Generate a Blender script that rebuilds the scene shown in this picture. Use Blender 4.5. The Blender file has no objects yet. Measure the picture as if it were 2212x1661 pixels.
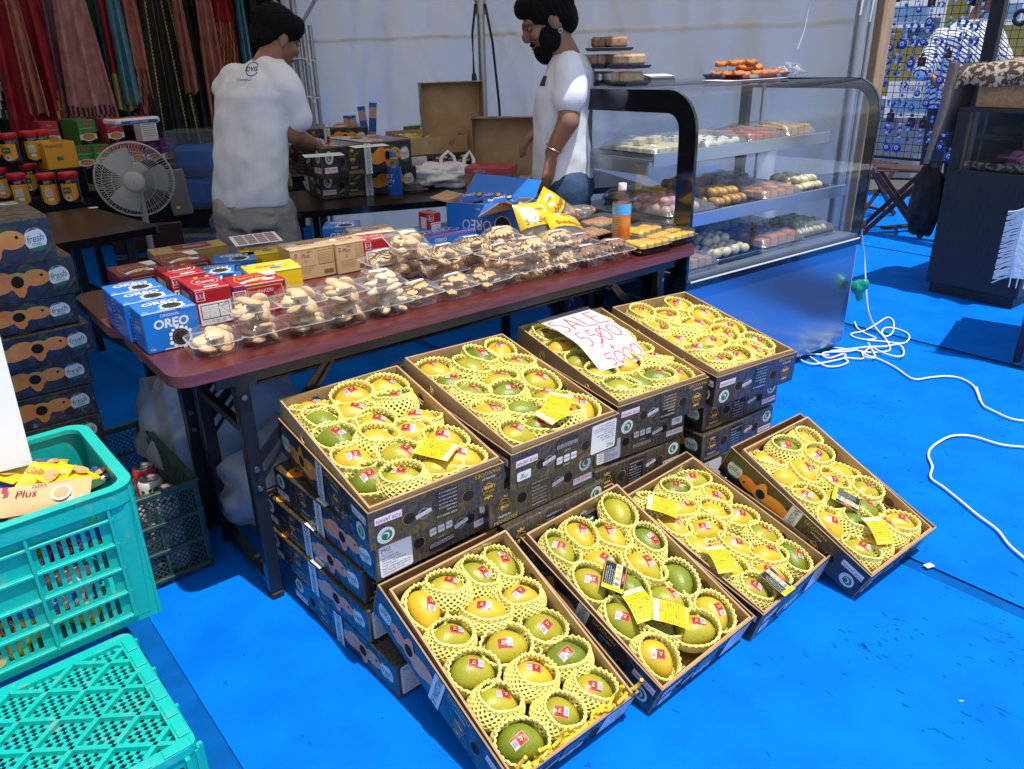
import bpy, math, random
from mathutils import Matrix, Vector, Euler, noise
from mathutils.geometry import tessellate_polygon
R = math.radians
scene = bpy.context.scene
rnd = random.Random(7)

# ------------------------------------------------------------------ camera, sky, sun
F_PX, PITCH, ROLL, CAM_H = 1665.3, 23.47, -1.356, 1.3544      # for a 2212 px wide picture
_p, _r = R(PITCH), R(ROLL)
FW = Vector((0, math.cos(_p), -math.sin(_p))); _up = Vector((0, math.sin(_p), math.cos(_p))); _rt = Vector((1, 0, 0))
RT = _rt*math.cos(_r)+_up*math.sin(_r); UP = _up*math.cos(_r)-_rt*math.sin(_r)
EYE = Vector((0, 0, CAM_H))
cd = bpy.data.cameras.new('camera'); cam = bpy.data.objects.new('camera', cd); scene.collection.objects.link(cam)
cam.matrix_world = Matrix(((RT.x, UP.x, -FW.x, EYE.x), (RT.y, UP.y, -FW.y, EYE.y), (RT.z, UP.z, -FW.z, EYE.z), (0, 0, 0, 1)))
cd.sensor_fit = 'HORIZONTAL'; cd.sensor_width = 36; cd.lens = 36*F_PX/2212; cd.clip_end = 300; cd.clip_start = .05
scene.camera = cam
SUN_DIR = Vector((.23, -.207, 1)).normalized()                # towards the sun
EL = math.asin(SUN_DIR.z); AZ = math.atan2(SUN_DIR.x, SUN_DIR.y)
w = bpy.data.worlds.new('World'); scene.world = w; w.use_nodes = True
nt = w.node_tree; sky = nt.nodes.new('ShaderNodeTexSky'); sky.sky_type = 'NISHITA'; sky.sun_disc = False
sky.sun_elevation = EL; sky.sun_rotation = AZ
hs = nt.nodes.new('ShaderNodeHueSaturation'); hs.inputs['Saturation'].default_value = .55; nt.links.new(sky.outputs[0], hs.inputs['Color']); nt.links.new(hs.outputs[0], nt.nodes['Background'].inputs[0]); nt.nodes['Background'].inputs[1].default_value = .15
sd = bpy.data.lights.new('sun', 'SUN'); sd.energy = 4.3; sd.angle = R(.53); sd.color = (1, .955, .89)
so = bpy.data.objects.new('sun', sd); scene.collection.objects.link(so)
so.rotation_euler = SUN_DIR.to_track_quat('Z', 'Y').to_euler(); so.location = (3, -3, 9)
scene.view_settings.view_transform = 'Standard'; scene.view_settings.look = 'None'
scene.view_settings.exposure = 0.18; scene.view_settings.gamma = 1; scene.view_settings.use_curve_mapping = False
scene.render.engine = 'CYCLES'
scene.cycles.max_bounces = 12; scene.cycles.transparent_max_bounces = 40
scene.cycles.diffuse_bounces = 3; scene.cycles.glossy_bounces = 4; scene.cycles.transmission_bounces = 6
scene.cycles.caustics_reflective = False; scene.cycles.caustics_refractive = False

def ray(px, py):
    return FW*F_PX + RT*(px-1106) - UP*(py-830.5)
def at(px, py, z=0.):
    d = ray(px, py); return EYE + d*((z-CAM_H)/d.z)
def aty(px, py, y):
    d = ray(px, py); return EYE + d*(y/d.y)
def on_plane(px, py, M, zoff=0.):
    Mi = M.inverted(); o = Mi@EYE; d = (Mi.to_3x3()@ray(px, py)); return o+d*((zoff-o.z)/d.z)
def TR(x=0, y=0, z=0): return Matrix.Translation((x, y, z))
def RZ(a): return Matrix.Rotation(R(a), 4, 'Z')
def RX(a): return Matrix.Rotation(R(a), 4, 'X')
def RY(a): return Matrix.Rotation(R(a), 4, 'Y')
def SC(x, y=None, z=None):
    y = x if y is None else y; z = x if z is None else z
    return Matrix.Diagonal((x, y, z, 1))

# ------------------------------------------------------------------ materials (all procedural)
MT = {}
def mat(name, col, rough=.5, metal=0., coat=0., bump=0., bscale=40., col2=None, nscale=8., nlo=.4, nhi=.6, spec=.5,
        stretch=None, alpha=None, trans=0., sss=0., coat_rough=.1, coat_bump=0., coat_scale=30., emit=None, detail=4, rnd_hue=0.):
    m = bpy.data.materials.new(name); m.use_nodes = True; n = m.node_tree.nodes; l = m.node_tree.links
    b = n['Principled BSDF']; b.inputs['Base Color'].default_value = (*col, 1); b.inputs['Roughness'].default_value = rough
    b.inputs['Metallic'].default_value = metal; b.inputs['Coat Weight'].default_value = coat; b.inputs['Coat Roughness'].default_value = coat_rough
    b.inputs['Specular IOR Level'].default_value = spec
    if sss: b.inputs['Subsurface Weight'].default_value = sss; b.inputs['Subsurface Scale'].default_value = .01
    tc = n.new('ShaderNodeTexCoord'); mp = n.new('ShaderNodeMapping'); l.new(tc.outputs['Object'], mp.inputs[0])
    if stretch: mp.inputs['Scale'].default_value = stretch
    if col2 is not None:
        t = n.new('ShaderNodeTexNoise'); t.inputs['Scale'].default_value = nscale; t.inputs['Detail'].default_value = detail
        if rnd_hue:
            oi = n.new('ShaderNodeObjectInfo'); ml = n.new('ShaderNodeMath'); ml.operation = 'MULTIPLY'; ml.inputs[1].default_value = 50
            t.noise_dimensions = '4D'; l.new(oi.outputs['Random'], ml.inputs[0]); l.new(ml.outputs[0], t.inputs['W'])
        cr = n.new('ShaderNodeValToRGB'); cr.color_ramp.elements[0].position = nlo; cr.color_ramp.elements[1].position = nhi
        cr.color_ramp.elements[0].color = (*col, 1); cr.color_ramp.elements[1].color = (*col2, 1)
        l.new(mp.outputs[0], t.inputs['Vector']); l.new(t.outputs['Fac'], cr.inputs[0]); l.new(cr.outputs[0], b.inputs['Base Color'])
    if bump:
        t = n.new('ShaderNodeTexNoise'); t.inputs['Scale'].default_value = bscale; t.inputs['Detail'].default_value = 5
        bp = n.new('ShaderNodeBump'); bp.inputs['Strength'].default_value = bump; bp.inputs['Distance'].default_value = .01
        l.new(mp.outputs[0], t.inputs['Vector']); l.new(t.outputs['Fac'], bp.inputs['Height']); l.new(bp.outputs[0], b.inputs['Normal'])
    if coat_bump:
        t = n.new('ShaderNodeTexVoronoi'); t.feature = 'DISTANCE_TO_EDGE'; t.inputs['Scale'].default_value = coat_scale
        t2 = n.new('ShaderNodeTexNoise'); t2.inputs['Scale'].default_value = coat_scale*.5; t2.inputs['Detail'].default_value = 3
        mx = n.new('ShaderNodeMix'); mx.data_type = 'VECTOR'; mx.inputs[0].default_value = .25
        l.new(tc.outputs['Object'], t2.inputs['Vector']); l.new(tc.outputs['Object'], mx.inputs[4]); l.new(t2.outputs['Color'], mx.inputs[5])
        l.new(mx.outputs[1], t.inputs['Vector'])
        bp = n.new('ShaderNodeBump'); bp.inputs['Strength'].default_value = coat_bump; bp.inputs['Distance'].default_value = .02
        l.new(t.outputs['Distance'], bp.inputs['Height']); l.new(bp.outputs[0], b.inputs['Coat Normal'])
    if emit: b.inputs['Emission Color'].default_value = (*col, 1); b.inputs['Emission Strength'].default_value = emit
    MT[name] = m; return m
def clear(name, tint=(1, 1, 1), gloss=.12, rough=.03, haze=0., bump=0., bscale=30., ior=1.45):
    """thin clear plastic or glass: light passes straight through, the surface shines by fresnel"""
    m = bpy.data.materials.new(name); m.use_nodes = True; n = m.node_tree.nodes; l = m.node_tree.links; n.clear()
    o = n.new('ShaderNodeOutputMaterial'); t = n.new('ShaderNodeBsdfTransparent'); t.inputs[0].default_value = (*tint, 1)
    g = n.new('ShaderNodeBsdfGlossy'); g.inputs['Roughness'].default_value = rough
    fr = n.new('ShaderNodeLayerWeight'); fr.inputs[0].default_value = .5
    pw = n.new('ShaderNodeMath'); pw.operation = 'POWER'; pw.inputs[1].default_value = 4.; ml = n.new('ShaderNodeMath'); ml.operation = 'MULTIPLY'; ml.inputs[1].default_value = .55
    l.new(fr.outputs['Facing'], pw.inputs[0]); l.new(pw.outputs[0], ml.inputs[0])
    ad = n.new('ShaderNodeMath'); ad.operation = 'ADD'; ad.inputs[1].default_value = gloss; ad.use_clamp = True
    mx = n.new('ShaderNodeMixShader'); l.new(ml.outputs[0], ad.inputs[0]); l.new(ad.outputs[0], mx.inputs[0]); l.new(t.outputs[0], mx.inputs[1]); l.new(g.outputs[0], mx.inputs[2])
    last = mx
    if haze:
        d = n.new('ShaderNodeBsdfDiffuse'); d.inputs[0].default_value = (.85, .88, .9, 1); m2 = n.new('ShaderNodeMixShader'); m2.inputs[0].default_value = haze
        l.new(mx.outputs[0], m2.inputs[1]); l.new(d.outputs[0], m2.inputs[2]); last = m2
    if bump:
        tc = n.new('ShaderNodeTexCoord'); tx = n.new('ShaderNodeTexNoise'); tx.inputs['Scale'].default_value = bscale; tx.inputs['Detail'].default_value = 4; tx.inputs['Distortion'].default_value = .6
        bp = n.new('ShaderNodeBump'); bp.inputs['Strength'].default_value = bump; bp.inputs['Distance'].default_value = .01
        l.new(tc.outputs['Object'], tx.inputs['Vector']); l.new(tx.outputs['Fac'], bp.inputs['Height']); l.new(bp.outputs[0], g.inputs['Normal']); l.new(bp.outputs[0], fr.inputs['Normal'])
    l.new(last.outputs[0], o.inputs[0]); MT[name] = m; return m

# ------------------------------------------------------------------ mesh builder
_gc = {}
def glyphs(s, bold=0.):
    key = (s, bold)
    if key not in _gc:
        c = bpy.data.curves.new('txt', 'FONT'); c.body = s; c.size = 1; c.align_x = 'CENTER'; c.align_y = 'CENTER'; c.resolution_u = 3 if len(s) < 12 else 1; c.offset = bold
        o = bpy.data.objects.new('txt', c); scene.collection.objects.link(o)
        me = o.to_mesh(); v = [p.co.copy() for p in me.vertices]; f = [tuple(p.vertices) for p in me.polygons]; o.to_mesh_clear()
        bpy.data.objects.remove(o); bpy.data.curves.remove(c)
        if v:
            x0 = min(p.x for p in v); x1 = max(p.x for p in v); y0 = min(p.y for p in v); y1 = max(p.y for p in v)
            v = [Vector((p.x-(x0+x1)/2, p.y-(y0+y1)/2, 0)) for p in v]; _gc[key] = (v, f, x1-x0, y1-y0)
        else: _gc[key] = ([], [], 1, 1)
    return _gc[key]
class MB:
    def __init__(s): s.v = []; s.f = []; s.m = []; s.sm = []; s.names = []
    def mi(s, m):
        if m not in s.names: s.names.append(m)
        return s.names.index(m)
    def add(s, vs, fs, m, M=None, smooth=False):
        k = len(s.v); s.v += [tuple(M@Vector(p)) if M is not None else tuple(p) for p in vs]
        i = s.mi(m); flip = M is not None and M.determinant() < 0
        for f in fs: s.f.append(tuple(k+a for a in (reversed(f) if flip else f))); s.m.append(i); s.sm.append(smooth)
        return s
    def box(s, x0, x1, y0, y1, z0, z1, m, M=None, bev=0.):
        if bev:
            b = bev; P = []
            for (ax, ay, az) in [(0, 0, 0), (1, 0, 0), (1, 1, 0), (0, 1, 0), (0, 0, 1), (1, 0, 1), (1, 1, 1), (0, 1, 1)]:
                X, Y, Z = (x0, x1)[ax], (y0, y1)[ay], (z0, z1)[az]; sx, sy, sz = (1, -1)[ax]*b, (1, -1)[ay]*b, (1, -1)[az]*b
                P += [(X, Y+sy, Z+sz), (X+sx, Y, Z+sz), (X+sx, Y+sy, Z)]
            F = []
            X = lambda i: 3*i; Y = lambda i: 3*i+1; Zz = lambda i: 3*i+2
            F += [(Zz(0), Zz(3), Zz(2), Zz(1)), (Zz(4), Zz(5), Zz(6), Zz(7)), (Y(0), Y(1), Y(5), Y(4)), (Y(3), Y(7), Y(6), Y(2)), (X(0), X(4), X(7), X(3)), (X(1), X(2), X(6), X(5))]
            F += [(Zz(0), Zz(1), Y(1), Y(0)), (Zz(2), Zz(3), Y(3), Y(2)), (Zz(1), Zz(2), X(2), X(1)), (Zz(3), Zz(0), X(0), X(3)),
                  (Y(4), Y(5), Zz(5), Zz(4)), (Y(6), Y(7), Zz(7), Zz(6)), (X(5), X(6), Zz(6), Zz(5)), (X(7), X(4), Zz(4), Zz(7)),
                  (X(0), Y(0), Y(4), X(4)), (Y(1), X(1), X(5), Y(5)), (X(2), Y(2), Y(6), X(6)), (Y(3), X(3), X(7), Y(7))]
            F += [(X(0), Zz(0), Y(0)), (X(1), Y(1), Zz(1)), (X(2), Zz(2), Y(2)), (X(3), Y(3), Zz(3)), (X(4), Y(4), Zz(4)), (X(5), Zz(5), Y(5)), (X(6), Y(6), Zz(6)), (X(7), Zz(7), Y(7))]
            return s.add(P, F, m, M)
        return s.add([(x0, y0, z0), (x1, y0, z0), (x1, y1, z0), (x0, y1, z0), (x0, y0, z1), (x1, y0, z1), (x1, y1, z1), (x0, y1, z1)],
                     [(0, 3, 2, 1), (4, 5, 6, 7), (0, 1, 5, 4), (1, 2, 6, 5), (2, 3, 7, 6), (3, 0, 4, 7)], m, M)
    def bar(s, a, b, w, h, m, M=None):
        a = Vector(a); b = Vector(b); d = b-a; L = d.length; q = d.to_track_quat('X', 'Z').to_matrix().to_4x4()
        T = TR(*a)@q; T = M@T if M is not None else T
        return s.box(0, L, -w/2, w/2, -h/2, h/2, m, T, bev=min(w, h)*.12)
    def cyl(s, a, b, r0, r1, n, m, M=None, caps=True, smooth=True):
        a = Vector(a); b = Vector(b); d = b-a; q = d.to_track_quat('Z', 'Y').to_matrix(); P = []
        for (c, r) in ((a, r0), (b, r1)):
            for i in range(n): P.append(c+q@Vector((r*math.cos(2*math.pi*i/n), r*math.sin(2*math.pi*i/n), 0)))
        s.add(P, [(i, (i+1) % n, n+(i+1) % n, n+i) for i in range(n)], m, M, smooth)
        if caps: s.add(P, [tuple(reversed(range(n))), tuple(range(n, 2*n))], m, M)
        return s
    def tube(s, pts, r, n, m, M=None, closed=False, smooth=True):
        pts = [Vector(p) for p in pts]; N = len(pts); P = []; up = Vector((0, 0, 1)); rr = r if hasattr(r, '__len__') else [r]*N
        for i, p in enumerate(pts):
            d = (pts[(i+1) % N]-pts[i-1]) if closed else (pts[min(i+1, N-1)]-pts[max(i-1, 0)])
            if d.length < 1e-9: d = Vector((1, 0, 0))
            d.normalize(); x = d.cross(up)
            if x.length < .05: x = d.cross(Vector((1, 0, 0)))
            x.normalize(); y = x.cross(d)
            for k in range(n): a = 2*math.pi*k/n; P.append(p+(x*math.cos(a)+y*math.sin(a))*rr[i])
        F = []
        for i in range(N if closed else N-1):
            j = (i+1) % N
            for k in range(n): F.append((i*n+k, i*n+(k+1) % n, j*n+(k+1) % n, j*n+k))
        s.add(P, F, m, M, smooth)
        if not closed: s.add(P, [tuple(reversed(range(n))), tuple(range((N-1)*n, N*n))], m, M)
        return s
    def lathe(s, prof, n, m, M=None, smooth=True, sx=1, sy=1):
        P = []; 
        for (r, z) in prof:
            for i in range(n): a = 2*math.pi*i/n; P.append((r*sx*math.cos(a), r*sy*math.sin(a), z))
        F = [(j*n+i, j*n+(i+1) % n, (j+1)*n+(i+1) % n, (j+1)*n+i) for j in range(len(prof)-1) for i in range(n)]
        return s.add(P, F, m, M, smooth)
    def ell(s, c, rx, ry, rz, m, M=None, n=14, k=9, smooth=True):
        T = TR(*c)@SC(rx, ry, rz); T = M@T if M is not None else T
        return s.lathe([(math.sin(math.pi*j/k)+1e-5, -math.cos(math.pi*j/k)) for j in range(k+1)], n, m, T, smooth)
    def disc(s, cx, cy, r, m, M=None, n=20, z=0., ry=None):
        ry = r if ry is None else ry
        return s.add([(cx+r*math.cos(2*math.pi*i/n), cy+ry*math.sin(2*math.pi*i/n), z) for i in range(n)], [tuple(range(n))], m, M)
    def rect(s, x0, x1, y0, y1, m, M=None, z=0.):
        return s.add([(x0, y0, z), (x1, y0, z), (x1, y1, z), (x0, y1, z)], [(0, 1, 2, 3)], m, M)
    def poly(s, pts, m, M=None, z=0.):
        return s.add([(p[0], p[1], z) for p in pts], [tuple(range(len(pts)))], m, M)
    def plate(s, outer, holes, th, m, M=None, m2=None):
        """flat sheet with real holes, outline in x,y, thickness along z"""
        loops = [outer]+holes; tri = tessellate_polygon([[Vector((p[0], p[1], 0)) for p in lp] for lp in loops]); pts = [p for lp in loops for p in lp]; N = len(pts)
        def area(t): a, b, c = [pts[i] for i in t]; return (b[0]-a[0])*(c[1]-a[1])-(c[0]-a[0])*(b[1]-a[1])
        tri = [t if area(t) > 0 else (t[0], t[2], t[1]) for t in tri]
        P = [(p[0], p[1], th/2) for p in pts]+[(p[0], p[1], -th/2) for p in pts]
        s.add(P, [tuple(t) for t in tri], m, M); s.add(P, [(t[0]+N, t[2]+N, t[1]+N) for t in tri], m2 or m, M)
        k = 0; F = []
        for li, lp in enumerate(loops):
            n = len(lp)
            ar = sum(lp[i][0]*lp[(i+1) % n][1]-lp[(i+1) % n][0]*lp[i][1] for i in range(n)); ccw = ar > 0
            for i in range(n):
                a, b = k+i, k+(i+1) % n
                q = (a, a+N, b+N, b)
                if (li == 0) != ccw: q = q[::-1]
                F.append(q)
            k += n
        return s.add(P, F, m2 or m, M)
    def text(s, t, h, m, M, x=0., y=0., maxw=None, rot=0., z=0.001, al='C', it=0., bold=0.):
        v, f, wd, ht = glyphs(t, bold); k = h
        if maxw and wd*k > maxw: kx = maxw/wd
        else: kx = k
        if al == 'L': x += wd*kx/2
        T = M@TR(x, y, z)@RZ(rot)@SC(kx, k, 1)
        return s.add([(p.x+p.y*it, p.y, 0) for p in v], f, m, T)
    def mesh(s, name):
        me = bpy.data.meshes.new(name); me.from_pydata(s.v, [], s.f)
        for nm in s.names: me.materials.append(MT[nm])
        me.polygons.foreach_set('material_index', s.m); me.polygons.foreach_set('use_smooth', s.sm); me.update(); return me
COL = scene.collection
def tag(o, label=None, cat=None, group=None, kind=None):
    if label: o['label'] = label
    if cat: o['category'] = cat
    if group: o['group'] = group
    if kind: o['kind'] = kind
    return o
def ob(name, me, parent=None, M=None):
    if isinstance(me, MB): me = me.mesh(name)
    o = bpy.data.objects.new(name, me); COL.objects.link(o)
    if M is not None: o.matrix_basis = M
    if parent is not None: o.parent = parent
    return o
def thing(name, label, cat, M=None, group=None):
    return tag(ob(name, None, None, M), label, cat, group)
def solo(name, me, label, cat, M=None, group=None):
    return tag(ob(name, me, None, M), label, cat, group)
def place(name, label, cat, M, parts, group=None):
    """parts: list of (name, mesh data, [sub parts]) shared by every repeat"""
    t = thing(name, label, cat, M, group)
    for p in parts:
        o = ob(p[0], p[1], t)
        for q in (p[2] if len(p) > 2 else ()): ob(q[0], q[1], o)
    return t
def FR(o, x, y):
    """frame of a face: origin o, x axis and y axis in world units"""
    x = Vector(x).normalized(); y = Vector(y).normalized(); z = x.cross(y)
    return Matrix(((x.x, y.x, z.x, o[0]), (x.y, y.y, z.y, o[1]), (x.z, y.z, z.z, o[2]), (0, 0, 0, 1)))
def circ(cx, cy, r, n=14): return [(cx+r*math.cos(2*math.pi*i/n), cy+r*math.sin(2*math.pi*i/n)) for i in range(n)]
def rrect(x0, x1, y0, y1, r, n=4):
    P = []
    for cx, cy, a in ((x1-r, y0+r, -90), (x1-r, y1-r, 0), (x0+r, y1-r, 90), (x0+r, y0+r, 180)):
        for i in range(n+1): t = R(a+90*i/n); P.append((cx+r*math.cos(t), cy+r*math.sin(t)))
    return P
def nz(p, s=1., o=0.): return noise.noise(Vector((p[0]*s+o, p[1]*s+o*1.7, (p[2] if len(p) > 2 else 0)*s)))
def remesh(mb, name, vox, smooth=3, disp=0., dscale=.1, mats=None, dec=None):
    """fuse the overlapping shapes of mb into one continuous skin"""
    me = mb.mesh(name); o = bpy.data.objects.new(name, me); COL.objects.link(o)
    r = o.modifiers.new('r', 'REMESH'); r.mode = 'VOXEL'; r.voxel_size = vox; r.use_smooth_shade = True
    if smooth: q = o.modifiers.new('s', 'SMOOTH'); q.iterations = smooth; q.factor = .6
    if disp:
        tx = bpy.data.textures.new(name, 'CLOUDS'); tx.noise_scale = dscale; tx.noise_depth = 1
        q = o.modifiers.new('d', 'DISPLACE'); q.texture = tx; q.strength = disp; q.mid_level = .5
    dg = bpy.context.evaluated_depsgraph_get(); out = bpy.data.meshes.new_from_object(o.evaluated_get(dg)); out.name = name
    bpy.data.objects.remove(o); out.materials.clear()
    for m in (mats or mb.names): out.materials.append(MT[m])
    for p in out.polygons: p.use_smooth = True; p.material_index = 0
    return out
# ------------------------------------------------------------------ palette
mat('floor_blue', (.0005, .168, .72), .7, spec=.05, col2=(.0003, .118, .57), nscale=5.5, nlo=.38, nhi=.78, detail=8, stretch=(1, 1, 1), bump=.25, bscale=260)
def floor_detail():
    n = MT['floor_blue'].node_tree.nodes; l = MT['floor_blue'].node_tree.links; bp = [x for x in n if x.type == 'BUMP'][0]; tc_ = [x for x in n if x.type == 'TEX_COORD'][0]
    mp = n.new('ShaderNodeMapping'); mp.inputs['Rotation'].default_value = (0, 0, .87); l.new(tc_.outputs['Object'], mp.inputs[0])
    wv = n.new('ShaderNodeTexWave'); wv.inputs['Scale'].default_value = 90; wv.inputs['Distortion'].default_value = 1.5; l.new(mp.outputs[0], wv.inputs[0])
    nz_ = n.new('ShaderNodeTexNoise'); nz_.inputs['Scale'].default_value = 3.5; nz_.inputs['Detail'].default_value = 3; l.new(mp.outputs[0], nz_.inputs['Vector'])
    a1 = n.new('ShaderNodeMath'); a1.operation = 'MULTIPLY_ADD'; a1.inputs[1].default_value = .12; l.new(wv.outputs['Fac'], a1.inputs[0]); old = bp.inputs['Height'].links[0].from_socket; l.new(old, a1.inputs[2])
    a2 = n.new('ShaderNodeMath'); a2.operation = 'MULTIPLY_ADD'; a2.inputs[1].default_value = 2.2; l.new(nz_.outputs['Fac'], a2.inputs[0]); l.new(a1.outputs[0], a2.inputs[2]); l.new(a2.outputs[0], bp.inputs['Height'])
floor_detail()
mat('seam_blue', (.001, .10, .40), .7, spec=.05, col2=(.001, .085, .33), nscale=12, bump=.2, bscale=200)
mat('asphalt', (.06, .06, .065), .9, col2=(.09, .09, .09), nscale=30, bump=.3, bscale=120)
mat('laminate', (.125, .024, .022), .28, col2=(.07, .012, .012), nscale=9, nlo=.35, nhi=.65, stretch=(1, 14, 1), coat=.15, bump=.08, bscale=60)
mat('laminate_edge', (.19, .06, .065), .35, col2=(.11, .026, .03), nscale=9, nlo=.3, nhi=.7, stretch=(1, 1, 18))
mat('laminate_dark', (.045, .02, .014), .3, col2=(.025, .010, .008), nscale=9, stretch=(1, 14, 1))
mat('black_metal', (.012, .013, .016), .35, metal=0, coat=.2, bump=.05, bscale=30)
mat('steel', (.55, .56, .58), .28, metal=1, bump=.05, bscale=20)
mat('bolt', (.35, .35, .36), .35, metal=1)
mat('rubber', (.02, .02, .02), .7)
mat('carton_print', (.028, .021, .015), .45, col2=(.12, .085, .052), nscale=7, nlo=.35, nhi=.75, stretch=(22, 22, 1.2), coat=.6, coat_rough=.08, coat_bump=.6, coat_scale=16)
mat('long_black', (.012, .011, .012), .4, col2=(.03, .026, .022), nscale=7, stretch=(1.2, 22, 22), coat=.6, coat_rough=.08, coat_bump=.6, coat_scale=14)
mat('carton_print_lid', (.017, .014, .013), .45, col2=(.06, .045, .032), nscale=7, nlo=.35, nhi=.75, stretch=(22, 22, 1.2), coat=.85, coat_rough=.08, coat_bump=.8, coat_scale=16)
mat('kraft', (.50, .33, .165), .8, col2=(.43, .275, .13), nscale=9, bump=.12, bscale=90)
mat('kraft_dark', (.36, .22, .11), .85, col2=(.30, .185, .09), nscale=14, bump=.12, bscale=90)
mat('hole_dark', (.008, .006, .005), .9)
mat('white_label', (.78, .78, .77), .4, coat=.4)
mat('off_white', (.72, .72, .70), .5)
mat('crimson_ink', (.42, .015, .07), .45)
mat('green_ink', (.01, .17, .07), .45)
mat('black_ink', (.012, .012, .014), .5)
mat('grey_ink', (.16, .16, .17), .5)
mat('gold_ink', (.62, .38, .05), .4)
mat('panel_black', (.012, .013, .02), .3, coat=.6)
mat('orange_print', (.85, .25, .015), .35, col2=(.78, .36, .04), nscale=18, coat=.5, coat_bump=.3, coat_scale=14)
mat('orange_print_pale', (.78, .25, .04), .35, col2=(.72, .34, .08), nscale=18, coat=.5)
mat('leaf_print', (.02, .10, .015), .4)
mat('tape_white', (.74, .77, .76), .25, coat=.5)
mat('clear_tape', (.55, .40, .22), .15, coat=.7, bump=.1, bscale=30)
mat('net_foam', (.90, .79, .23), .6, sss=0)
mat('foam_scrap', (.85, .55, .03), .6)
mat('sticker_red', (.62, .016, .02), .3, coat=.3)
mat('sticker_tan', (.62, .42, .24), .4)
mat('card_yellow', (.86, .60, .01), .25, coat=.3)
mat('card_black', (.012, .013, .016), .2, coat=.5)
mat('red_marker', (.68, .012, .06), .5)
mat('paper', (.83, .83, .84), .6)
mango_cols = {'G': ((.11, .18, .012), (.26, .29, .02)), 'g': ((.25, .28, .018), (.50, .40, .025)), 'm': ((.42, .37, .025), (.68, .44, .03)),
              'y': ((.52, .39, .025), (.76, .44, .025)), 'o': ((.72, .38, .02), (.80, .46, .03))}
for k, (a, b) in mango_cols.items():
    mat('mango_'+k, a, .38, col2=b, nscale=9, nlo=.35, nhi=.68, bump=.15, bscale=220, coat=.0, rnd_hue=1)

def speckle(m):
    n = m.node_tree.nodes; l = m.node_tree.links; b_ = n['Principled BSDF']; src = b_.inputs['Base Color'].links[0].from_socket; tc_ = [x for x in n if x.type == 'TEX_COORD'][0]
    v = n.new('ShaderNodeTexVoronoi'); v.inputs['Scale'].default_value = 260; l.new(tc_.outputs['Object'], v.inputs['Vector']); r_ = n.new('ShaderNodeValToRGB'); r_.color_ramp.elements[0].position = .10; r_.color_ramp.elements[1].position = .28; r_.color_ramp.elements[0].color = (.45, .45, .45, 1); r_.color_ramp.elements[1].color = (0, 0, 0, 1)
    mx = n.new('ShaderNodeMix'); mx.data_type = 'RGBA'; mx.inputs[7].default_value = (.62, .58, .22, 1); l.new(v.outputs['Distance'], r_.inputs[0]); l.new(r_.outputs[0], mx.inputs[0]); l.new(src, mx.inputs[6])
    w_ = n.new('ShaderNodeTexNoise'); w_.inputs['Scale'].default_value = 45; w_.inputs['Detail'].default_value = 2; l.new(tc_.outputs['Object'], w_.inputs['Vector']); r2 = n.new('ShaderNodeValToRGB'); r2.color_ramp.elements[0].position = .66; r2.color_ramp.elements[1].position = .74; r2.color_ramp.elements[1].color = (.55, .55, .55, 1)
    m2 = n.new('ShaderNodeMix'); m2.data_type = 'RGBA'; m2.inputs[7].default_value = (.16, .11, .02, 1); l.new(w_.outputs['Fac'], r2.inputs[0]); l.new(r2.outputs[0], m2.inputs[0]); l.new(mx.outputs[2], m2.inputs[6]); l.new(m2.outputs[2], b_.inputs['Base Color'])
for k in mango_cols: speckle(MT['mango_'+k])
# ------------------------------------------------------------------ ground
def sheet(name, pts, z, m, kind='structure'):
    b = MB(); b.poly(pts, m, z=z); o = ob(name, b); tag(o, kind=kind); return o
sheet('ground', [(-80, -60), (90, -60), (90, 120), (-80, 120)], -.012, 'asphalt')
# blue floor sheeting laid in wide strips; the joints run obliquely past the stall
sdv = Vector((.64, -.77, 0)).normalized(); snv = Vector((-sdv.y, sdv.x, 0))
def strip(c0, c1, z, m, name, l0=-12, l1=8):
    b = MB(); n = 60
    P = []
    for i in range(n+1):
        t = l0+(l1-l0)*i/n
        for c in (c0, c1): q = sdv*t*-1+snv*c; P.append((q.x, q.y, z))
    b.add(P, [(2*i, 2*i+1, 2*i+3, 2*i+2) for i in range(n)], m)
    # keep faces looking up
    me = b.mesh(name)
    if me.polygons[0].normal.z < 0: me.flip_normals()
    return tag(ob(name, me), kind='structure')
E0 = 0
for c0, c1 in ((-1.7, .20), (.295, 1.975), (2.025, 3.745), (3.80, 5.48)):
    strip(c0, c1, 0., 'floor_blue', 'floor_sheet', -7 if c0 > 3 else -12, 8)
strip(5.50, 7.6, 0., 'floor_blue', 'floor_sheet', -4.2, 8)
strip(-1.8, 5.49, -.006, 'seam_blue', 'floor_joint', -7, 8)

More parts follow.
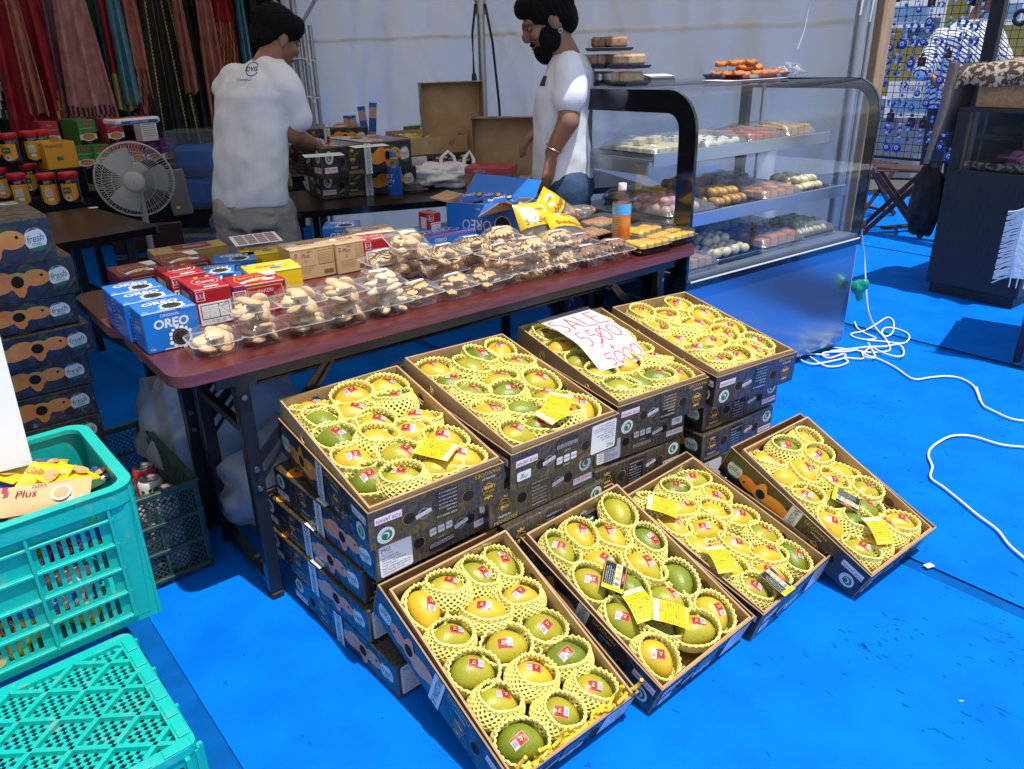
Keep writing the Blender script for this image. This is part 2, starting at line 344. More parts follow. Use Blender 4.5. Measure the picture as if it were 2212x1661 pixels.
# marks of wear on the blue floor: thin scuffs with a shape of their own, in one sheet just above it
mat('scuff', (.0008, .105, .46), .7, spec=.05); mat('scuff_pale', (.25, .48, .85), .6)
b = MB()
for i in range(1000):
    k = rnd.random(); cl_ = rnd.randrange(70); rc = random.Random(cl_*13+1); cx0 = rc.uniform(-.6, 2.0); cy0 = rc.uniform(.75, 3.0); sp_ = rc.uniform(.03, .16)
    x = cx0+rnd.gauss(0, sp_); y = cy0+rnd.gauss(0, sp_*.8)
    if k < .15: x = rnd.uniform(-.7, 2.4); y = rnd.uniform(.7, 3.8)
    a = rnd.gauss(-.87, .35); L = rnd.uniform(.0025, .013); W = rnd.uniform(.0010, .0045)
    if rnd.random() < .03: L *= 5; W *= .5
    m = 'scuff' if rnd.random() < .995 else 'scuff_pale'
    q = []
    for j in range(7):
        t = j/7*6.283; rr = rnd.uniform(.35, 1.2); q.append((x+math.cos(a)*L*rr*math.cos(t)-math.sin(a)*W*rr*math.sin(t), y+math.sin(a)*L*rr*math.cos(t)+math.cos(a)*W*rr*math.sin(t)))
    b.poly(q, m, z=.0012)
tag(ob('floor_scuffs', b), kind='structure')

# ------------------------------------------------------------------ folding tables
FL = at(371, 822, .70); FRt = at(1503, 533, .70)
TA = math.degrees(math.atan2(FRt.y-FL.y, FRt.x-FL.x)); TM = TR(FL.x, FL.y, 0)@RZ(TA)   # s along the front edge, t to the back, z up
TMI = TM.inverted()
def tc(px, py, z=.70): return TMI@at(px, py, z)
def folding_table(M, L, D, top, edge, label, rounded=.05):
    t = thing('folding_table', label, 'table', M)
    b = MB(); b.plate(rrect(0, L, 0, D, rounded, 6), [], .028, top, TR(0, 0, .686), edge); ob('tabletop', b, t)
    b = MB()
    b.box(.10, L-.10, .03, .045, .635, .671, 'black_metal'); b.box(.10, L-.10, D-.045, D-.03, .635, .671, 'black_metal'); ob('under_rail', b, t)
    for k, sx in ((.16, 1), (L-.16, -1)):
        for y in (.035, D-.065):
            b = MB(); b.box(k-.018, k+.018, y, y+.03, .02, .668, 'black_metal', bev=.003)
            ob('leg', b, t)
        b = MB(); b.box(k-.016, k+.016, .065, D-.065, .03, .055, 'black_metal', bev=.003); ob('cross_bar', b, t); b = MB(); b.bar((k, .06, .50), (k, D-.06, .50), .022, .022, 'black_metal'); ob('cross_bar', b, t)
        for y in (.05, D-.05):
            b = MB(); b.bar((k, y, .40), (k+sx*.27, y+.002, .66), .004, .026, 'black_metal'); b.bar((k+sx*.012, y-.006, .36), (k+sx*.24, y-.004, .62), .006, .010, 'black_metal'); ob('brace', b, t)
            if y < .1:
                for z in (.60, .40, .345): b = MB(); b.cyl((k, y-.016, z), (k, y-.022, z), .008, .007, 10, 'bolt'); ob('bolt', b, t)
        for y in (.033, D-.068): b = MB(); b.box(k-.018, k+.018, y, y+.035, 0, .02, 'rubber', bev=.004); ob('foot', b, t)
    b = MB()
    for y in (.10, .19, .28, .36): b.bar((.22, y, .60), (L-.22, y, .60), .008, .008, 'black_metal')
    ob('shelf_rods', b, t)
    return t
folding_table(TM, 1.83, .45, 'laminate', 'laminate_edge', 'long maroon folding table in front, with the clear cookie boxes along its edge')
folding_table(TM@TR(-.015, .455, 0)@RZ(.6), 1.80, .45, 'laminate', 'laminate_edge', 'second maroon folding table pushed against the back of the front one')

# ------------------------------------------------------------------ printed mango cartons
def for_japan(b, M, cx, cy, rot=0., k=1.):
    T = M@TR(cx, cy, 0)@RZ(rot)@SC(k, k, 1)
    b.rect(-.034, .034, -.0105, .0105, 'crimson_ink', T, .0006); b.rect(-.0325, .0325, -.009, .009, 'white_label', T, .0009)
    b.text('FOR JAPAN', .0125, 'crimson_ink', T, 0, 0, .058, z=.0013)
def pak_badge(b, M, cx, cy, r=.021):
    T = M@TR(cx, cy, 0); b.disc(0, 0, r, 'off_white', T, z=.0006); b.disc(-r*.12, 0, r*.62, 'green_ink', T, z=.0009)
    b.disc(r*.02, r*.02, r*.42, 'off_white', T, 16, z=.0012); b.disc(r*.15, r*.1, r*.36, 'green_ink', T, 16, z=.0015)
    for i, ch in enumerate('Produce of Pakistan'):
        a = 120-i*13.5; b.text(ch, r*.27, 'green_ink', T@RZ(a-90)@TR(0, r*.82, 0), 0, 0, z=.0012) if ch != ' ' else None
def hole(b, M, cx, cy, r=.0145): b.disc(cx, cy, r*1.07, 'kraft_dark', M, 18, .0007); b.disc(cx-.001, cy, r, 'hole_dark', M, 18, .0011)
def emblem(b, M, cx, cy, k=1.):
    T = M@TR(cx, cy, 0)@SC(k, k, 1); b.poly([(-.016, .006), (-.016, -.008), (0, -.018), (.016, -.008), (.016, .006), (0, .014)], 'gold_ink', T, .0006)
    b.poly([(-.0145, .0055), (-.0145, -.007), (0, -.016), (.0145, -.007), (.0145, .0055), (0, .0125)], 'panel_black', T, .0009)
    b.rect(-.019, .019, -.0005, .0065, 'panel_black', T, .0011); b.text('ROYALE', .0075, 'gold_ink', T, 0, .003, .034, z=.0014)
    for x in (-.006, .001, .007): b.disc(x, -.007, .0042, 'gold_ink', T, 10, .0014)
    b.poly([(-.009, .015), (.009, .015), (.011, .022), (.005, .018), (0, .024), (-.005, .018), (-.011, .022)], 'gold_ink', T, .0007)
def export_badge(b, M, cx, cy, r=.016):
    T = M@TR(cx, cy, 0); b.disc(0, 0, r*.98, 'grey_ink', T, 16, .0006); b.disc(0, 0, r*.66, 'panel_black', T, 16, .0009); b.rect(-r*1.25, r*1.25, -r*.32, r*.32, 'off_white', T@RZ(12), .0012)
    b.text('EXPORT QUALITY', r*.42, 'black_ink', T@RZ(12), 0, 0, r*2.3, z=.0015)
def fresh(b, M, cx, cy, r=.027):
    T = M@TR(cx, cy, 0); b.disc(0, 0, r, 'white_label', T, 22, .0006); b.poly([(-r*.7, -r*.72), (r*.8, -r*.55), (r*.5, -r*.98), (-r*.3, -r*1.02)], 'green_ink', T, .0009)
    b.poly([(-r*.8, r*.62), (-r*.1, r*1.02), (r*.45, r*.86), (-r*.1, r*.8)], 'green_ink', T, .0009)
    b.text('fresh', r*.95, 'green_ink', T, 0, r*.1, r*1.5, z=.0012, it=.3, rot=6); b.text('FOOD', r*.3, 'green_ink', T, r*.05, -r*.42, z=.0012)
def mango_print(b, M, cx, cy, k=1., flip=1, m='orange_print'):
    T = M@TR(cx, cy, 0)@SC(k*flip, k, 1)
    b.disc(-.052, .000, .040, 'orange_print_pale', T, 22, .0006, ry=.021); b.disc(-.030, .012, .036, m, T@RZ(8), 22, .0008, ry=.026)
    b.disc(.052, .012, .033, m, T@RZ(-3), 22, .0010, ry=.021); b.poly([(-.012, -.005), (.030, .004), (.022, -.024), (.012, -.035), (.002, -.032)], m, T, .0012)
    b.disc(.008, .006, .030, m, T, 22, .0013, ry=.023); b.disc(.008, .006, .0155, 'kraft_dark', T, 18, .0016); b.disc(.007, .005, .0148, 'hole_dark', T, 18, .0019)
    b.disc(.066, .014, .004, 'hole_dark', T, 8, .0016); b.poly([(.012, .030), (.030, .042), (.046, .036), (.030, .030)], 'leaf_print', T, .0007)
def info_block(b, M, cx, cy, k=1.):
    T = M@TR(cx, cy, 0)@SC(k, k, 1); b.rect(-.031, .031, -.040, .040, 'panel_black', T, .0006)
    b.text('WASHIN TRADING Co.,Ltd', .0085, 'off_white', T, 0, .029, .056, z=.001)
    for i, s_ in enumerate(('〒292-0005', '千葉県木更津市1350-28', '0438-97-5240  080-6720-1786', 'info@washintrading.com', 'www.washintrading.com', 'www.halalmart.co.jp')):
        b.text(s_, .0062, 'off_white', T, -.028, .017-i*.0105, .05, z=.001, al='L')
def mg_label(b, M, x0, x1, y0, y1):
    T = M; P = rrect(x0, x1, y0, y1, .006, 3); b.poly(P, 'white_label', T, .0006); h = y1-y0; xx = x0+.006
    b.text('MG', h*.2, 'grey_ink', T, xx, y1-h*.14, al='L'); b.text('Agri foods', h*.08, 'gold_ink', T, xx, y1-h*.29, al='L')
    for i, s_ in enumerate(('MG AGRIFOODS', 'Masood Nagar 4 km,', 'off Multan Rd, Kabirwala,', 'Punjab, Pakistan.', 'Email: info@mgagrifoods.com', 'Call/ Whatsapp: +92 308 5056111', 'www.mgagrifoods.com')):
        b.text(s_, h*.072, 'black_ink', T, xx, y1-h*.40-i*h*.085, (x1-x0)*.86, al='L')
def face_one(b, M):
    emblem(b, M, .045, .058, 1.15); b.text('PREMIUM', .009, 'off_white', M, .045, .024); b.text('MANGOES', .015, 'gold_ink', M, .048, .011, .07)
    hole(b, M, .103, .052); info_block(b, M, .158, .050, .95); export_badge(b, M, .218, .052); hole(b, M, .256, .050); pak_badge(b, M, .312, .070); for_japan(b, M, .304, .027)
def face_two(b, M):
    mg_label(b, M, .010, .095, .008, .092); hole(b, M, .116, .055); hole(b, M, .262, .055)
    b.rect(.140, .212, .012, .090, 'panel_black', M, .0006)
    b.text('VARIETY', .006, 'off_white', M, .176, .086, z=.001)
    for i, s_ in enumerate(('SINDHRI', 'SB CHAUNSA', 'WHITE CHAUNSA')):
        b.poly(rrect(.144+i*.023, .163+i*.023, .058, .078, .003, 2), 'off_white', M, .001); b.text(s_, .006, 'black_ink', M, .1535+i*.023, .068, .017, z=.0014)
    b.text('COUNT', .006, 'off_white', M, .176, .045, z=.001)
    for i, s_ in enumerate(('10', '12', '14', '16', '18', '20')):
        x = .143+i*.0115; b.rect(x, x+.009, .024, .034, 'off_white', M, .001); b.rect(x+.001, x+.008, .025, .033, 'panel_black', M, .0013); b.text(s_, .006, 'off_white', M, x+.0045, .029, z=.0016)
    export_badge(b, M, .234, .055); b.poly(rrect(.290, .332, .055, .080, .004, 2), 'white_label', M, .0006); b.text('mg', .018, 'green_ink', M, .311, .068, it=.3); for_japan(b, M, .304, .030)
def long_face(b, M, L, rev=False):
    b.rect(.003, L-.003, .003, .095, 'long_black', M, .0003)
    pak_badge(b, M, .040, .066); for_japan(b, M, .044, .027); hole(b, M, .108, .050); emblem(b, M, .160, .062, 1.1); b.text('PREMIUM', .009, 'off_white', M, .165, .027); b.text('MANGOES', .016, 'gold_ink', M, .176, .012, .08)
    b.rect(.225, .262, .0, .0995, 'tape_white', M, .0022); b.text('OF PAKISTAN', .026, 'green_ink', M@TR(.243, .050, 0)@RZ(-90), 0, 0, .098, z=.0028)
    mango_print(b, M, .345, .048, 1.0); fresh(b, M, .452, .052, .026)
def carton_mesh(name, W=.345, L=.495, H=.1, front=1, low=False):
    b = MB(); b.box(-W/2, W/2, -L/2, L/2, .001, H, 'carton_print', bev=.003)
    F = FR((-W/2, -L/2, 0), (1, 0, 0), (0, 0, 1)); Bk = FR((W/2, L/2, 0), (-1, 0, 0), (0, 0, 1)); Lf = FR((-W/2, L/2, 0), (0, -1, 0), (0, 0, 1)); Rt = FR((W/2, -L/2, 0), (0, 1, 0), (0, 0, 1))
    (face_one if front == 1 else face_two)(b, F); long_face(b, Lf, L)
    if not low: (face_two if front == 1 else face_one)(b, Bk)
    long_face(b, Rt, L)
    T = FR((-W/2, -L/2, H), (1, 0, 0), (0, 1, 0))
    mango_print(b, T, .21, .16, 2.1); mango_print(b, T, .13, .40, 1.5, -1); b.rect(0, W, .215, .262, 'tape_white', T, .0034); b.text('PRODUCT OF PAKISTAN', .030, 'green_ink', T@TR(W/2, .238, 0), 0, 0, .31, z=.0040)
    fresh(b, T, .29, .04, .03); b.text('MANGOES', .03, 'gold_ink', T, .15, .29)
    return b.mesh(name)
CART = [carton_mesh('carton', front=1), carton_mesh('carton', front=2)]

# open lids (upside down, so their print is inverted) and inner trays
def wall(b, F, w, h, th, holes, m_out, m_in):
    b.plate([(0, 0), (w, 0), (w, h), (0, h)], [circ(x, y, r, 16) for x, y, r in holes], th, m_out, F@TR(0, 0, -th/2), m_in)
def faces(W, L): return (FR((-W/2, -L/2, 0), (1, 0, 0), (0, 0, 1)), FR((W/2, L/2, 0), (-1, 0, 0), (0, 0, 1)), FR((-W/2, L/2, 0), (0, -1, 0), (0, 0, 1)), FR((W/2, -L/2, 0), (0, 1, 0), (0, 0, 1)))
def lid_mesh(name, front=1, W=.350, L=.498, H=.098):
    b = MB(); b.box(-W/2+.004, W/2-.004, -L/2+.004, L/2-.004, 0, .004, 'kraft'); FF = faces(W, L); th = .004; sh = TR(0, 0, 0)
    ws = (W, W, L-.008, L-.008)
    for i, F in enumerate(FF):
        G = F@TR(.004, 0, 0) if i > 1 else F
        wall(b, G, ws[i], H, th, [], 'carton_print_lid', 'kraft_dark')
    inv = lambda F, w_: F@TR(w_, H, .0002)@RZ(180)
    (face_one if front == 1 else face_two)(b, inv(FF[0], W)); (face_two if front == 1 else face_one)(b, inv(FF[1], W)); long_face(b, inv(FF[2], L), L); long_face(b, inv(FF[3], L), L)
    return b.mesh(name)
def tray_meshes(W=.334, L=.482, H=.092):
    out = []; FF = faces(W, L); hs = lambda w_: [(w_*.27, H*.62, .0165), (w_*.73, H*.62, .0165)]
    b = MB(); b.box(-W/2+.005, W/2-.005, -L/2+.005, L/2-.005, 0, .004, 'kraft'); out.append(('tray_bottom', b.mesh('tray_bottom')))
    for i, F in enumerate(FF):
        w_ = W if i < 2 else L-.010; b = MB(); G = F if i < 2 else F@TR(.005, 0, 0)
        wall(b, G, w_, H, .005, hs(w_), 'kraft', 'kraft')
        if i < 2:   # strips of packing tape on the inside of the end walls
            Gi = G@TR(w_, 0, -.0062)@RY(180); x = .02 if i else .05
            b.rect(w_*.60, w_*.86, H*.35, H*.98, 'clear_tape', Gi, .0004); b.disc(w_*.73, H*.62, .0160, 'clear_tape', Gi@TR(0, 0, -.004), 16)
        out.append(('tray_wall', b.mesh('tray_wall')))
    return out
LID = [lid_mesh('carton_lid', 1), lid_mesh('carton_lid', 2)]; TRAY = tray_meshes()

# ------------------------------------------------------------------ mangoes in foam nets
A_, B_, C_ = .0500, .0375, .0385; NA, NB = .0615, .0490      # fruit radii, and the radii of the foam net round it
def mango_shape():
    b = MB(); b.ell((0, 0, 0), A_, B_, C_, 'net_foam', n=26, k=16)
    for i, p in enumerate(b.v):
        x, y, z = p; t = x/A_; y2 = y*(1-.10*t)+.004*math.cos(t*2.4)-.002; z2 = z*(1-.07*t); b.v[i] = (x, y2, z2)
    b.cyl((-A_*1.0, 0, .004), (-A_*1.07, 0, .008), .003, .002, 8, 'kraft_dark'); return b
def mango_mesh(k):
    b = mango_shape(); b.names[0] = 'mango_'+k; return b.mesh('mango')
MANGO = {k: mango_mesh(k) for k in mango_cols}
def net_mesh(seed):
    """diamond mesh sleeve: two families of strands slanting round the fruit, a looped thick rim"""
    r = random.Random(seed); b = MB(); N = 25; V = 10; top = r.choice((.45, .55, .62, .7, .8, .88)); bot = -.85; tw = 5.2/N
    ph = r.random()*6.28; tiltx = r.uniform(-.22, .22); tilty = r.uniform(-.22, .10)
    def P(u, v):
        a = 2*math.pi*u; t0 = top+tiltx*math.cos(a)+tilty*math.sin(a); z = t0*(1-v)+bot*v; z += .02*math.sin(5*a+ph)*(1-v)
        q = math.sqrt(max(.05, 1-z*z)) if z < 0 else 1-.30*z*z-.18*max(0, z-.55); k = 1+.02*math.sin(3*a+ph)
        return Vector((NA*q*k*math.cos(a), NB*q*k*math.sin(a), .043*z))
    for i in range(N):
        for sg in (1, -1):
            pts = [P(i/N+sg*tw*v/V, v/V) for v in range(V+1)]
            b.tube(pts, [.0032 if v == 0 else .0028 for v in range(V+1)], 4, 'net_foam', smooth=False)
    for e in (0, .0038):
        rim = []
        for i in range(2*N):
            p = P((i+(.5 if e else 0))/(2*N), 0); o = Vector((p.x, p.y, 0)).normalized()*(.0030 if i % 2 else -.0008); rim.append(p+Vector((o.x, o.y, e+(.0020 if i % 2 else -.0012))))
        b.tube(rim, .0029, 5, 'net_foam', closed=True)
    return b.mesh('foam_net')
NETS = [net_mesh(i) for i in range(8)]
def sticker_mesh(seed):
    r = random.Random(seed); b = MB(); nx, ny = 6, 4; w_, h_ = .034, .023; ox = r.uniform(-.012, .012); oy = r.uniform(-.008, .008); an = R(r.choice((0, 12, -10, 172, 190, 35, 150)))
    def S(x, y, e):
        X = ox+x*math.cos(an)-y*math.sin(an); Y = oy+x*math.sin(an)+y*math.cos(an); t = X/A_
        Yc = (Y+.002-.004*math.cos(t*2.4))/(1-.10*t); z = C_*math.sqrt(max(0, 1-t*t-(Yc/B_)**2))*(1-.07*t); return (X, Y, z+e)
    def patch(x0, x1, y0, y1, m, e, nx=6, ny=4):
        b.add([S(x0+(x1-x0)*i/nx, y0+(y1-y0)*j/ny, e) for j in range(ny+1) for i in range(nx+1)],
              [(j*(nx+1)+i, j*(nx+1)+i+1, (j+1)*(nx+1)+i+1, (j+1)*(nx+1)+i) for j in range(ny) for i in range(nx)], m, smooth=True)
    patch(-w_/2, w_/2, -h_/2, h_/2, 'sticker_tan', .0008); patch(-w_/2+.001, w_/2-.001, -h_/2+.001, h_/2-.001, 'sticker_red', .0011)
    patch(-w_/2+.001, -w_/2+.0125, -h_/2+.001, h_/2-.005, 'white_label', .0014, 4, 4)
    for i in range(6): x = -w_/2+.002+i*.0017; patch(x, x+.0008, -h_/2+.004, h_/2-.0065, 'black_ink', .0017, 1, 3)
    hexa = [(.0055+.0068*math.cos(R(60*i+30)), .0075*math.sin(R(60*i+30))) for i in range(6)]
    b.add([S(x, y, .0016) for x, y in hexa]+[S(.0055, 0, .0017)], [(i, (i+1) % 6, 6) for i in range(6)], 'black_ink')
    for x, y in ((.003, -.002), (.007, -.001), (.0055, -.004)):
        b.add([S(x+.0018*math.cos(R(60*i)), y+.0018*math.sin(R(60*i)), .0021) for i in range(6)], [(0, 1, 2, 3, 4, 5)], 'gold_ink')
    patch(.0015, .0095, .0015, .0038, 'sticker_tan', .0021, 2, 1)
    return b.mesh('sticker')
STICK = [sticker_mesh(i) for i in range(8)]
COLNAME = {'G': 'deep green', 'g': 'green', 'm': 'green and yellow', 'y': 'yellow', 'o': 'orange yellow'}

def pose(x, y, z, yaw, pt, ro): return TR(x, y, z)@RZ(yaw)@RX(pt)@RY(ro)
TRAYS = {
 'A': ((-.308, 1.662, .529, 35.9, 9.6, -1.3), 'box by the table leg'),
 'B': ((-.014, 1.867, .547, 37.2, 9.8, 1.6), 'box left of the sale sign'),
 'C': ((.294, 2.168, .521, 33.4, 9.9, .6), 'sale sign box'),
 'D': ((.609, 2.344, .521, 32.5, 8.8, 1.3), 'box before the glass case'),
 'E': ((-.017, 1.302, .188, 39.2, 25.3, -2.1), 'nearest box'),
 'F': ((.293, 1.527, .181, 40.4, 22.3, -1.8), 'front row second box'),
 'G': ((.567, 1.755, .158, 42.5, 17.4, .6), 'front row third box'),
 'H': ((.918, 1.888, .189, 37.7, 24.7, -.7), 'front row rightmost box')}
Ze = lambda x, y: (810+.34993*x, 1080+.34993*y)
Zf = lambda x, y: (1134+.35765*x, 945+.35765*y)
Zh = lambda x, y: (1512+.34141*x, 837+.34141*y)
Za = lambda x, y: (540+.29264*x, 756+.29264*y)
Zc = lambda x, y: (1080.1+.29297*x, 594+.29297*y)
Zi = lambda x, y: (x, y)
LAY = {
 'A': (Za, [(1000,265,'o',0),(750,385,'o',0),(480,475,'m',0),(1080,410,'G',0),(860,510,'m',0),(1200,525,'o',0),(590,605,'G',-20),(960,665,'m',0),(1310,635,'m',0),(720,720,'G',-20),(1060,745,'m',0),(800,870,'y',-10),(1210,880,'g',-10),(1560,865,'m',0),(910,985,'G',0),(1290,975,'m',0),(970,1090,'g',0),(1500,760,'m',0)]),
 'B': (Zi, [(1087,779,'m',-60),(1040,790,'G',-30),(947,818,'y',-10),(1000,806,'g',-20),(1131,818,'g',0),(1085,836,'g',0),(1023,850,'G',0),(983,868,'g',0),(1128,866,'g',0),(1066,880,'G',0),(1178,872,'g',0),(1037,905,'y',-40),(1087,897,'G',0),(1102,945,'g',0),(1145,924,'G',0),(1195,905,'g',-10),(1262,892,'y',-40)]),
 'C': (Zc, [(740,360,'y',-50),(330,500,'g',0),(850,470,'g',0),(560,430,'g',0),(450,595,'y',0),(970,540,'g',0),(700,560,'y',0),(570,695,'g',0),(1050,640,'y',0),(820,640,'g',0),(900,740,'o',-10),(1290,740,'m',0),(1130,790,'G',-10),(740,790,'g',0),(990,850,'G',-10),(860,885,'g',-10)]),
 'D': (Zc, [(1340,260,'y',-40),(1250,300,'y',-50),(1130,355,'m',-40),(1010,370,'y',-40),(1500,370,'m',-10),(1390,410,'o',-10),(1310,480,'y',-10),(1180,480,'y',0),(1700,470,'y',-30),(1590,520,'o',-20),(1510,590,'g',-10),(1400,600,'y',0),(1870,570,'g',-20),(1770,625,'o',-20),(1680,690,'g',-10),(1560,690,'m',0)]),
 'E': (Ze, [(310,740,'y',-60),(410,590,'g',-10),(625,540,'g',-40),(815,455,'g',-60),(920,650,'m',0),(650,800,'o',-5),(515,920,'g',10),(770,985,'m',10),(1000,815,'g',10),(1175,1030,'G',0),(620,1185,'g',0),(1010,1195,'y',0),(770,1330,'g',0),(1350,1215,'g',0),(1130,1390,'g',0),(880,1590,'G',0)]),
 'F': (Zf, [(195,730,'g',-50),(290,650,'m',-50),(430,555,'m',-40),(575,490,'g',-60),(720,680,'G',-45),(370,945,'g',-40),(640,790,'m',-30),(430,800,'m',-30),(900,890,'G',-60),(610,1045,'G',-60),(770,960,'g',-30),(1090,1085,'m',-50),(1010,1160,'g',0),(560,1180,'g',-45),(880,1240,'G',-30),(760,1360,'m',-35)]),
 'G': (Zf, [(965,275,'g',0),(860,350,'G',0),(1115,390,'y',0),(700,400,'g',0),(1010,485,'y',-20),(1215,455,'m',0),(860,555,'m',0),(1095,570,'m',0),(1350,555,'g',0),(1010,680,'y',-40),(1210,680,'m',-30),(1470,680,'y',0),(1390,790,'y',-20),(1660,790,'G',-50),(1140,790,'y',-30),(1265,885,'m',-10),(1410,990,'g',-20)]),
 'H': (Zh, [(645,350,'m',0),(515,420,'G',0),(385,440,'o',-30),(735,450,'m',0),(530,570,'y',-20),(670,520,'y',-50),(885,575,'y',0),(655,690,'m',-20),(770,625,'y',-30),(1000,665,'g',0),(860,770,'g',-10),(1120,790,'G',0),(780,810,'y',-40),(960,880,'G',0),(1290,905,'o',-20),(920,960,'g',-30),(1110,970,'y',-20),(1050,1090,'o',-10)])}
ordn = ['first', 'second', 'third', 'fourth', 'fifth', 'sixth', 'seventh', 'eighth', 'ninth', 'tenth', 'eleventh', 'twelfth', 'thirteenth', 'fourteenth', 'fifteenth', 'sixteenth', 'seventeenth', 'eighteenth']
TRM = {}
for key, (q, desc) in TRAYS.items():
    M = pose(*q)@SC({'E': .972, 'F': .977, 'G': .955, 'H': .964}.get(key, 1.)); TRM[key] = M
    t = thing('open_tray', 'brown card inner tray of netted mangoes, the '+desc, 'tray', M@TR(0, 0, -.092), 'open trays of mangoes')
    for nm, me in TRAY: ob(nm, me, t)
    # the fruit, laid where each one shows, then pushed apart so that they touch without overlapping
    Zk, ls = LAY[key]; its = []
    for (x, y, c, an) in ls:
        px, py = Zk(x, y); a = on_plane(px, py, M, -.010); dpx = 12*math.cos(R(an)); dpy = -12*math.sin(R(an)); e = on_plane(px+dpx, py+dpy, M, -.010)
        its.append([a.x, a.y, math.atan2(e.y-a.y, e.x-a.x), c])
    for it in range(60):
        for i in range(len(its)):
            for j in range(i):
                dx, dy = its[i][0]-its[j][0], its[i][1]-its[j][1]; d = math.hypot(dx, dy)+1e-6; an = math.atan2(dy, dx)
                rad = lambda th, yw: 1/math.sqrt((math.cos(th-yw)/NA)**2+(math.sin(th-yw)/NB)**2)
                need = (rad(an, its[i][2])+rad(an, its[j][2]))*.95
                if d < need:
                    k = (need-d)*.25/d; its[i][0] += dx*k; its[i][1] += dy*k; its[j][0] -= dx*k; its[j][1] -= dy*k
        for f in its:
            ex_ = math.hypot(NA*math.cos(f[2]), NB*math.sin(f[2])); ey_ = math.hypot(NA*math.sin(f[2]), NB*math.cos(f[2]))
            f[0] = max(-.160+ex_, min(.160-ex_, f[0])); f[1] = max(-.234+ey_, min(.234-ey_, f[1]))
    rows = sorted(range(len(its)), key=lambda i: -its[i][1]); rr = random.Random(ord(key))
    for n_, i in enumerate(rows):
        x, y, yw, c = its[i]; z = -.038+rr.uniform(-.006, .010)
        Mm = M@TR(x, y, z)@Matrix.Rotation(yw, 4, 'Z')@RX(rr.uniform(-14, 10)-(6 if key in 'EFGH' else 0))@RY(rr.uniform(-12, 12))
        side = 'left' if x < -.055 else 'right' if x > .055 else 'middle'
        m = solo('mango', MANGO[c], '%s netted mango, %s from back, %s, %s' % (COLNAME[c], ordn[n_], side, desc), 'mango', Mm, 'mangoes in foam nets')
        ob('foam_net', NETS[rr.randrange(8)], m, RZ(rr.choice((0, 180))))
        if rr.random() < .94: ob('sticker', STICK[rr.randrange(8)], m)

# the lids the trays lean in, and the stacks of closed cartons under them
def lidthing(key, M, front, label): return solo('carton_lid', LID[front-1], label, 'box lid', M, 'printed lids under the trays')
def bottomed(key, drop_f, tilt):
    q = TRAYS[key][0]; M = TRM[key]; return M
LD = {'A': (4.0, 1, 3.0), 'B': (4.0, 2, 3.0), 'C': (3.8, 1, 3.0), 'D': (3.8, 1, 3.0), 'E': (22.5, 2, 0), 'F': (19.5, 2, 0), 'G': (15, 2, 0), 'H': (22.5, 1, 0)}
LIDM = {}
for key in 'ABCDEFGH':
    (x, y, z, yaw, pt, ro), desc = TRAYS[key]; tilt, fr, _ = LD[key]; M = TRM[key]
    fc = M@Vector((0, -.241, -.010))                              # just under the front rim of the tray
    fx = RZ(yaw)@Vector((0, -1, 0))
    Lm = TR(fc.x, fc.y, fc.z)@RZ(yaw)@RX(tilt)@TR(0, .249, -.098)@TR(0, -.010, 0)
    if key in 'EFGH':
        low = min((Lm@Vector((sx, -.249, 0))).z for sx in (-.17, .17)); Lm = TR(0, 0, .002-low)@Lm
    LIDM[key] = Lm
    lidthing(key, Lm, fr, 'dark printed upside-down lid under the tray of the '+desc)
# ------------------------------------------------------------------ stacks of closed cartons
def carton(M, k, label, group='closed mango cartons'): return solo('mango_carton', CART[k], label, 'carton', M, group)
def from_corners(bl, fl, W=.345, L=.495):
    """a carton lying flat from the plan positions of its back left and front left corners"""
    d = (fl-bl); yaw = math.degrees(math.atan2(d.x, -d.y)); c = (bl+fl)/2; M = TR(c.x, c.y, 0)@RZ(yaw)@TR(W/2, 0, 0); return M
sideword = ['top closed', 'second closed', 'third closed', 'bottom']
rs = random.Random(3)
lowA = min((LIDM['A']@Vector((x, y, 0))).z for x in (-.17, .17) for y in (-.245, .245))
for key, who in (('A', 'stack by the table leg'), ('B', 'stack left of the sale sign'), ('C', 'stack under the sale sign'), ('D', 'stack before the glass case')):
    lo = min((LIDM[key]@Vector((x, y, 0))).z for x in (-.175, .175) for y in (-.249, .249))-.002
    (x, y, z, yaw, pt, ro) = TRAYS[key][0]; h = lo/4
    for i in range(4):
        top = lo-i*h
        if key == 'A':
            bl, fl = (((587, 1003), (818, 1262)), ((565, 1056), (790, 1309)), ((584, 1137), (793, 1384)), ((628, 1228), (863.6, 1512)))[i]
            p = at(*bl, top); q = at(*fl, top-h); M = from_corners(p, q)
        else:
            off = {'B': ((-.055, .035, 1), (-.03, .02, 3), (-.02, .0, -2), (0, .02, 0)), 'C': ((-.045, .04, -1), (-.065, .035, 2), (-.03, .02, 0), (-.01, .02, 1)), 'D': ((-.012, .045, 2), (-.035, .035, 4), (-.02, .03, 1), (0, .03, 0))}[key][i]
            M = TR(x, y, 0)@RZ(yaw+off[2])@TR(off[0], off[1], 0)
        kk = {'A': (1, 0, 1, 1), 'B': (0, 0, 1, 0), 'C': (1, 0, 0, 1), 'D': (0, 0, 1, 0)}[key][i]
        if key == 'A': M = M@RZ(0)
        carton(TR(0, 0, top-h+.0005)@M@SC(1, 1, (h-.001)/.1), kk, '%s mango carton of the %s' % (sideword[i], who))
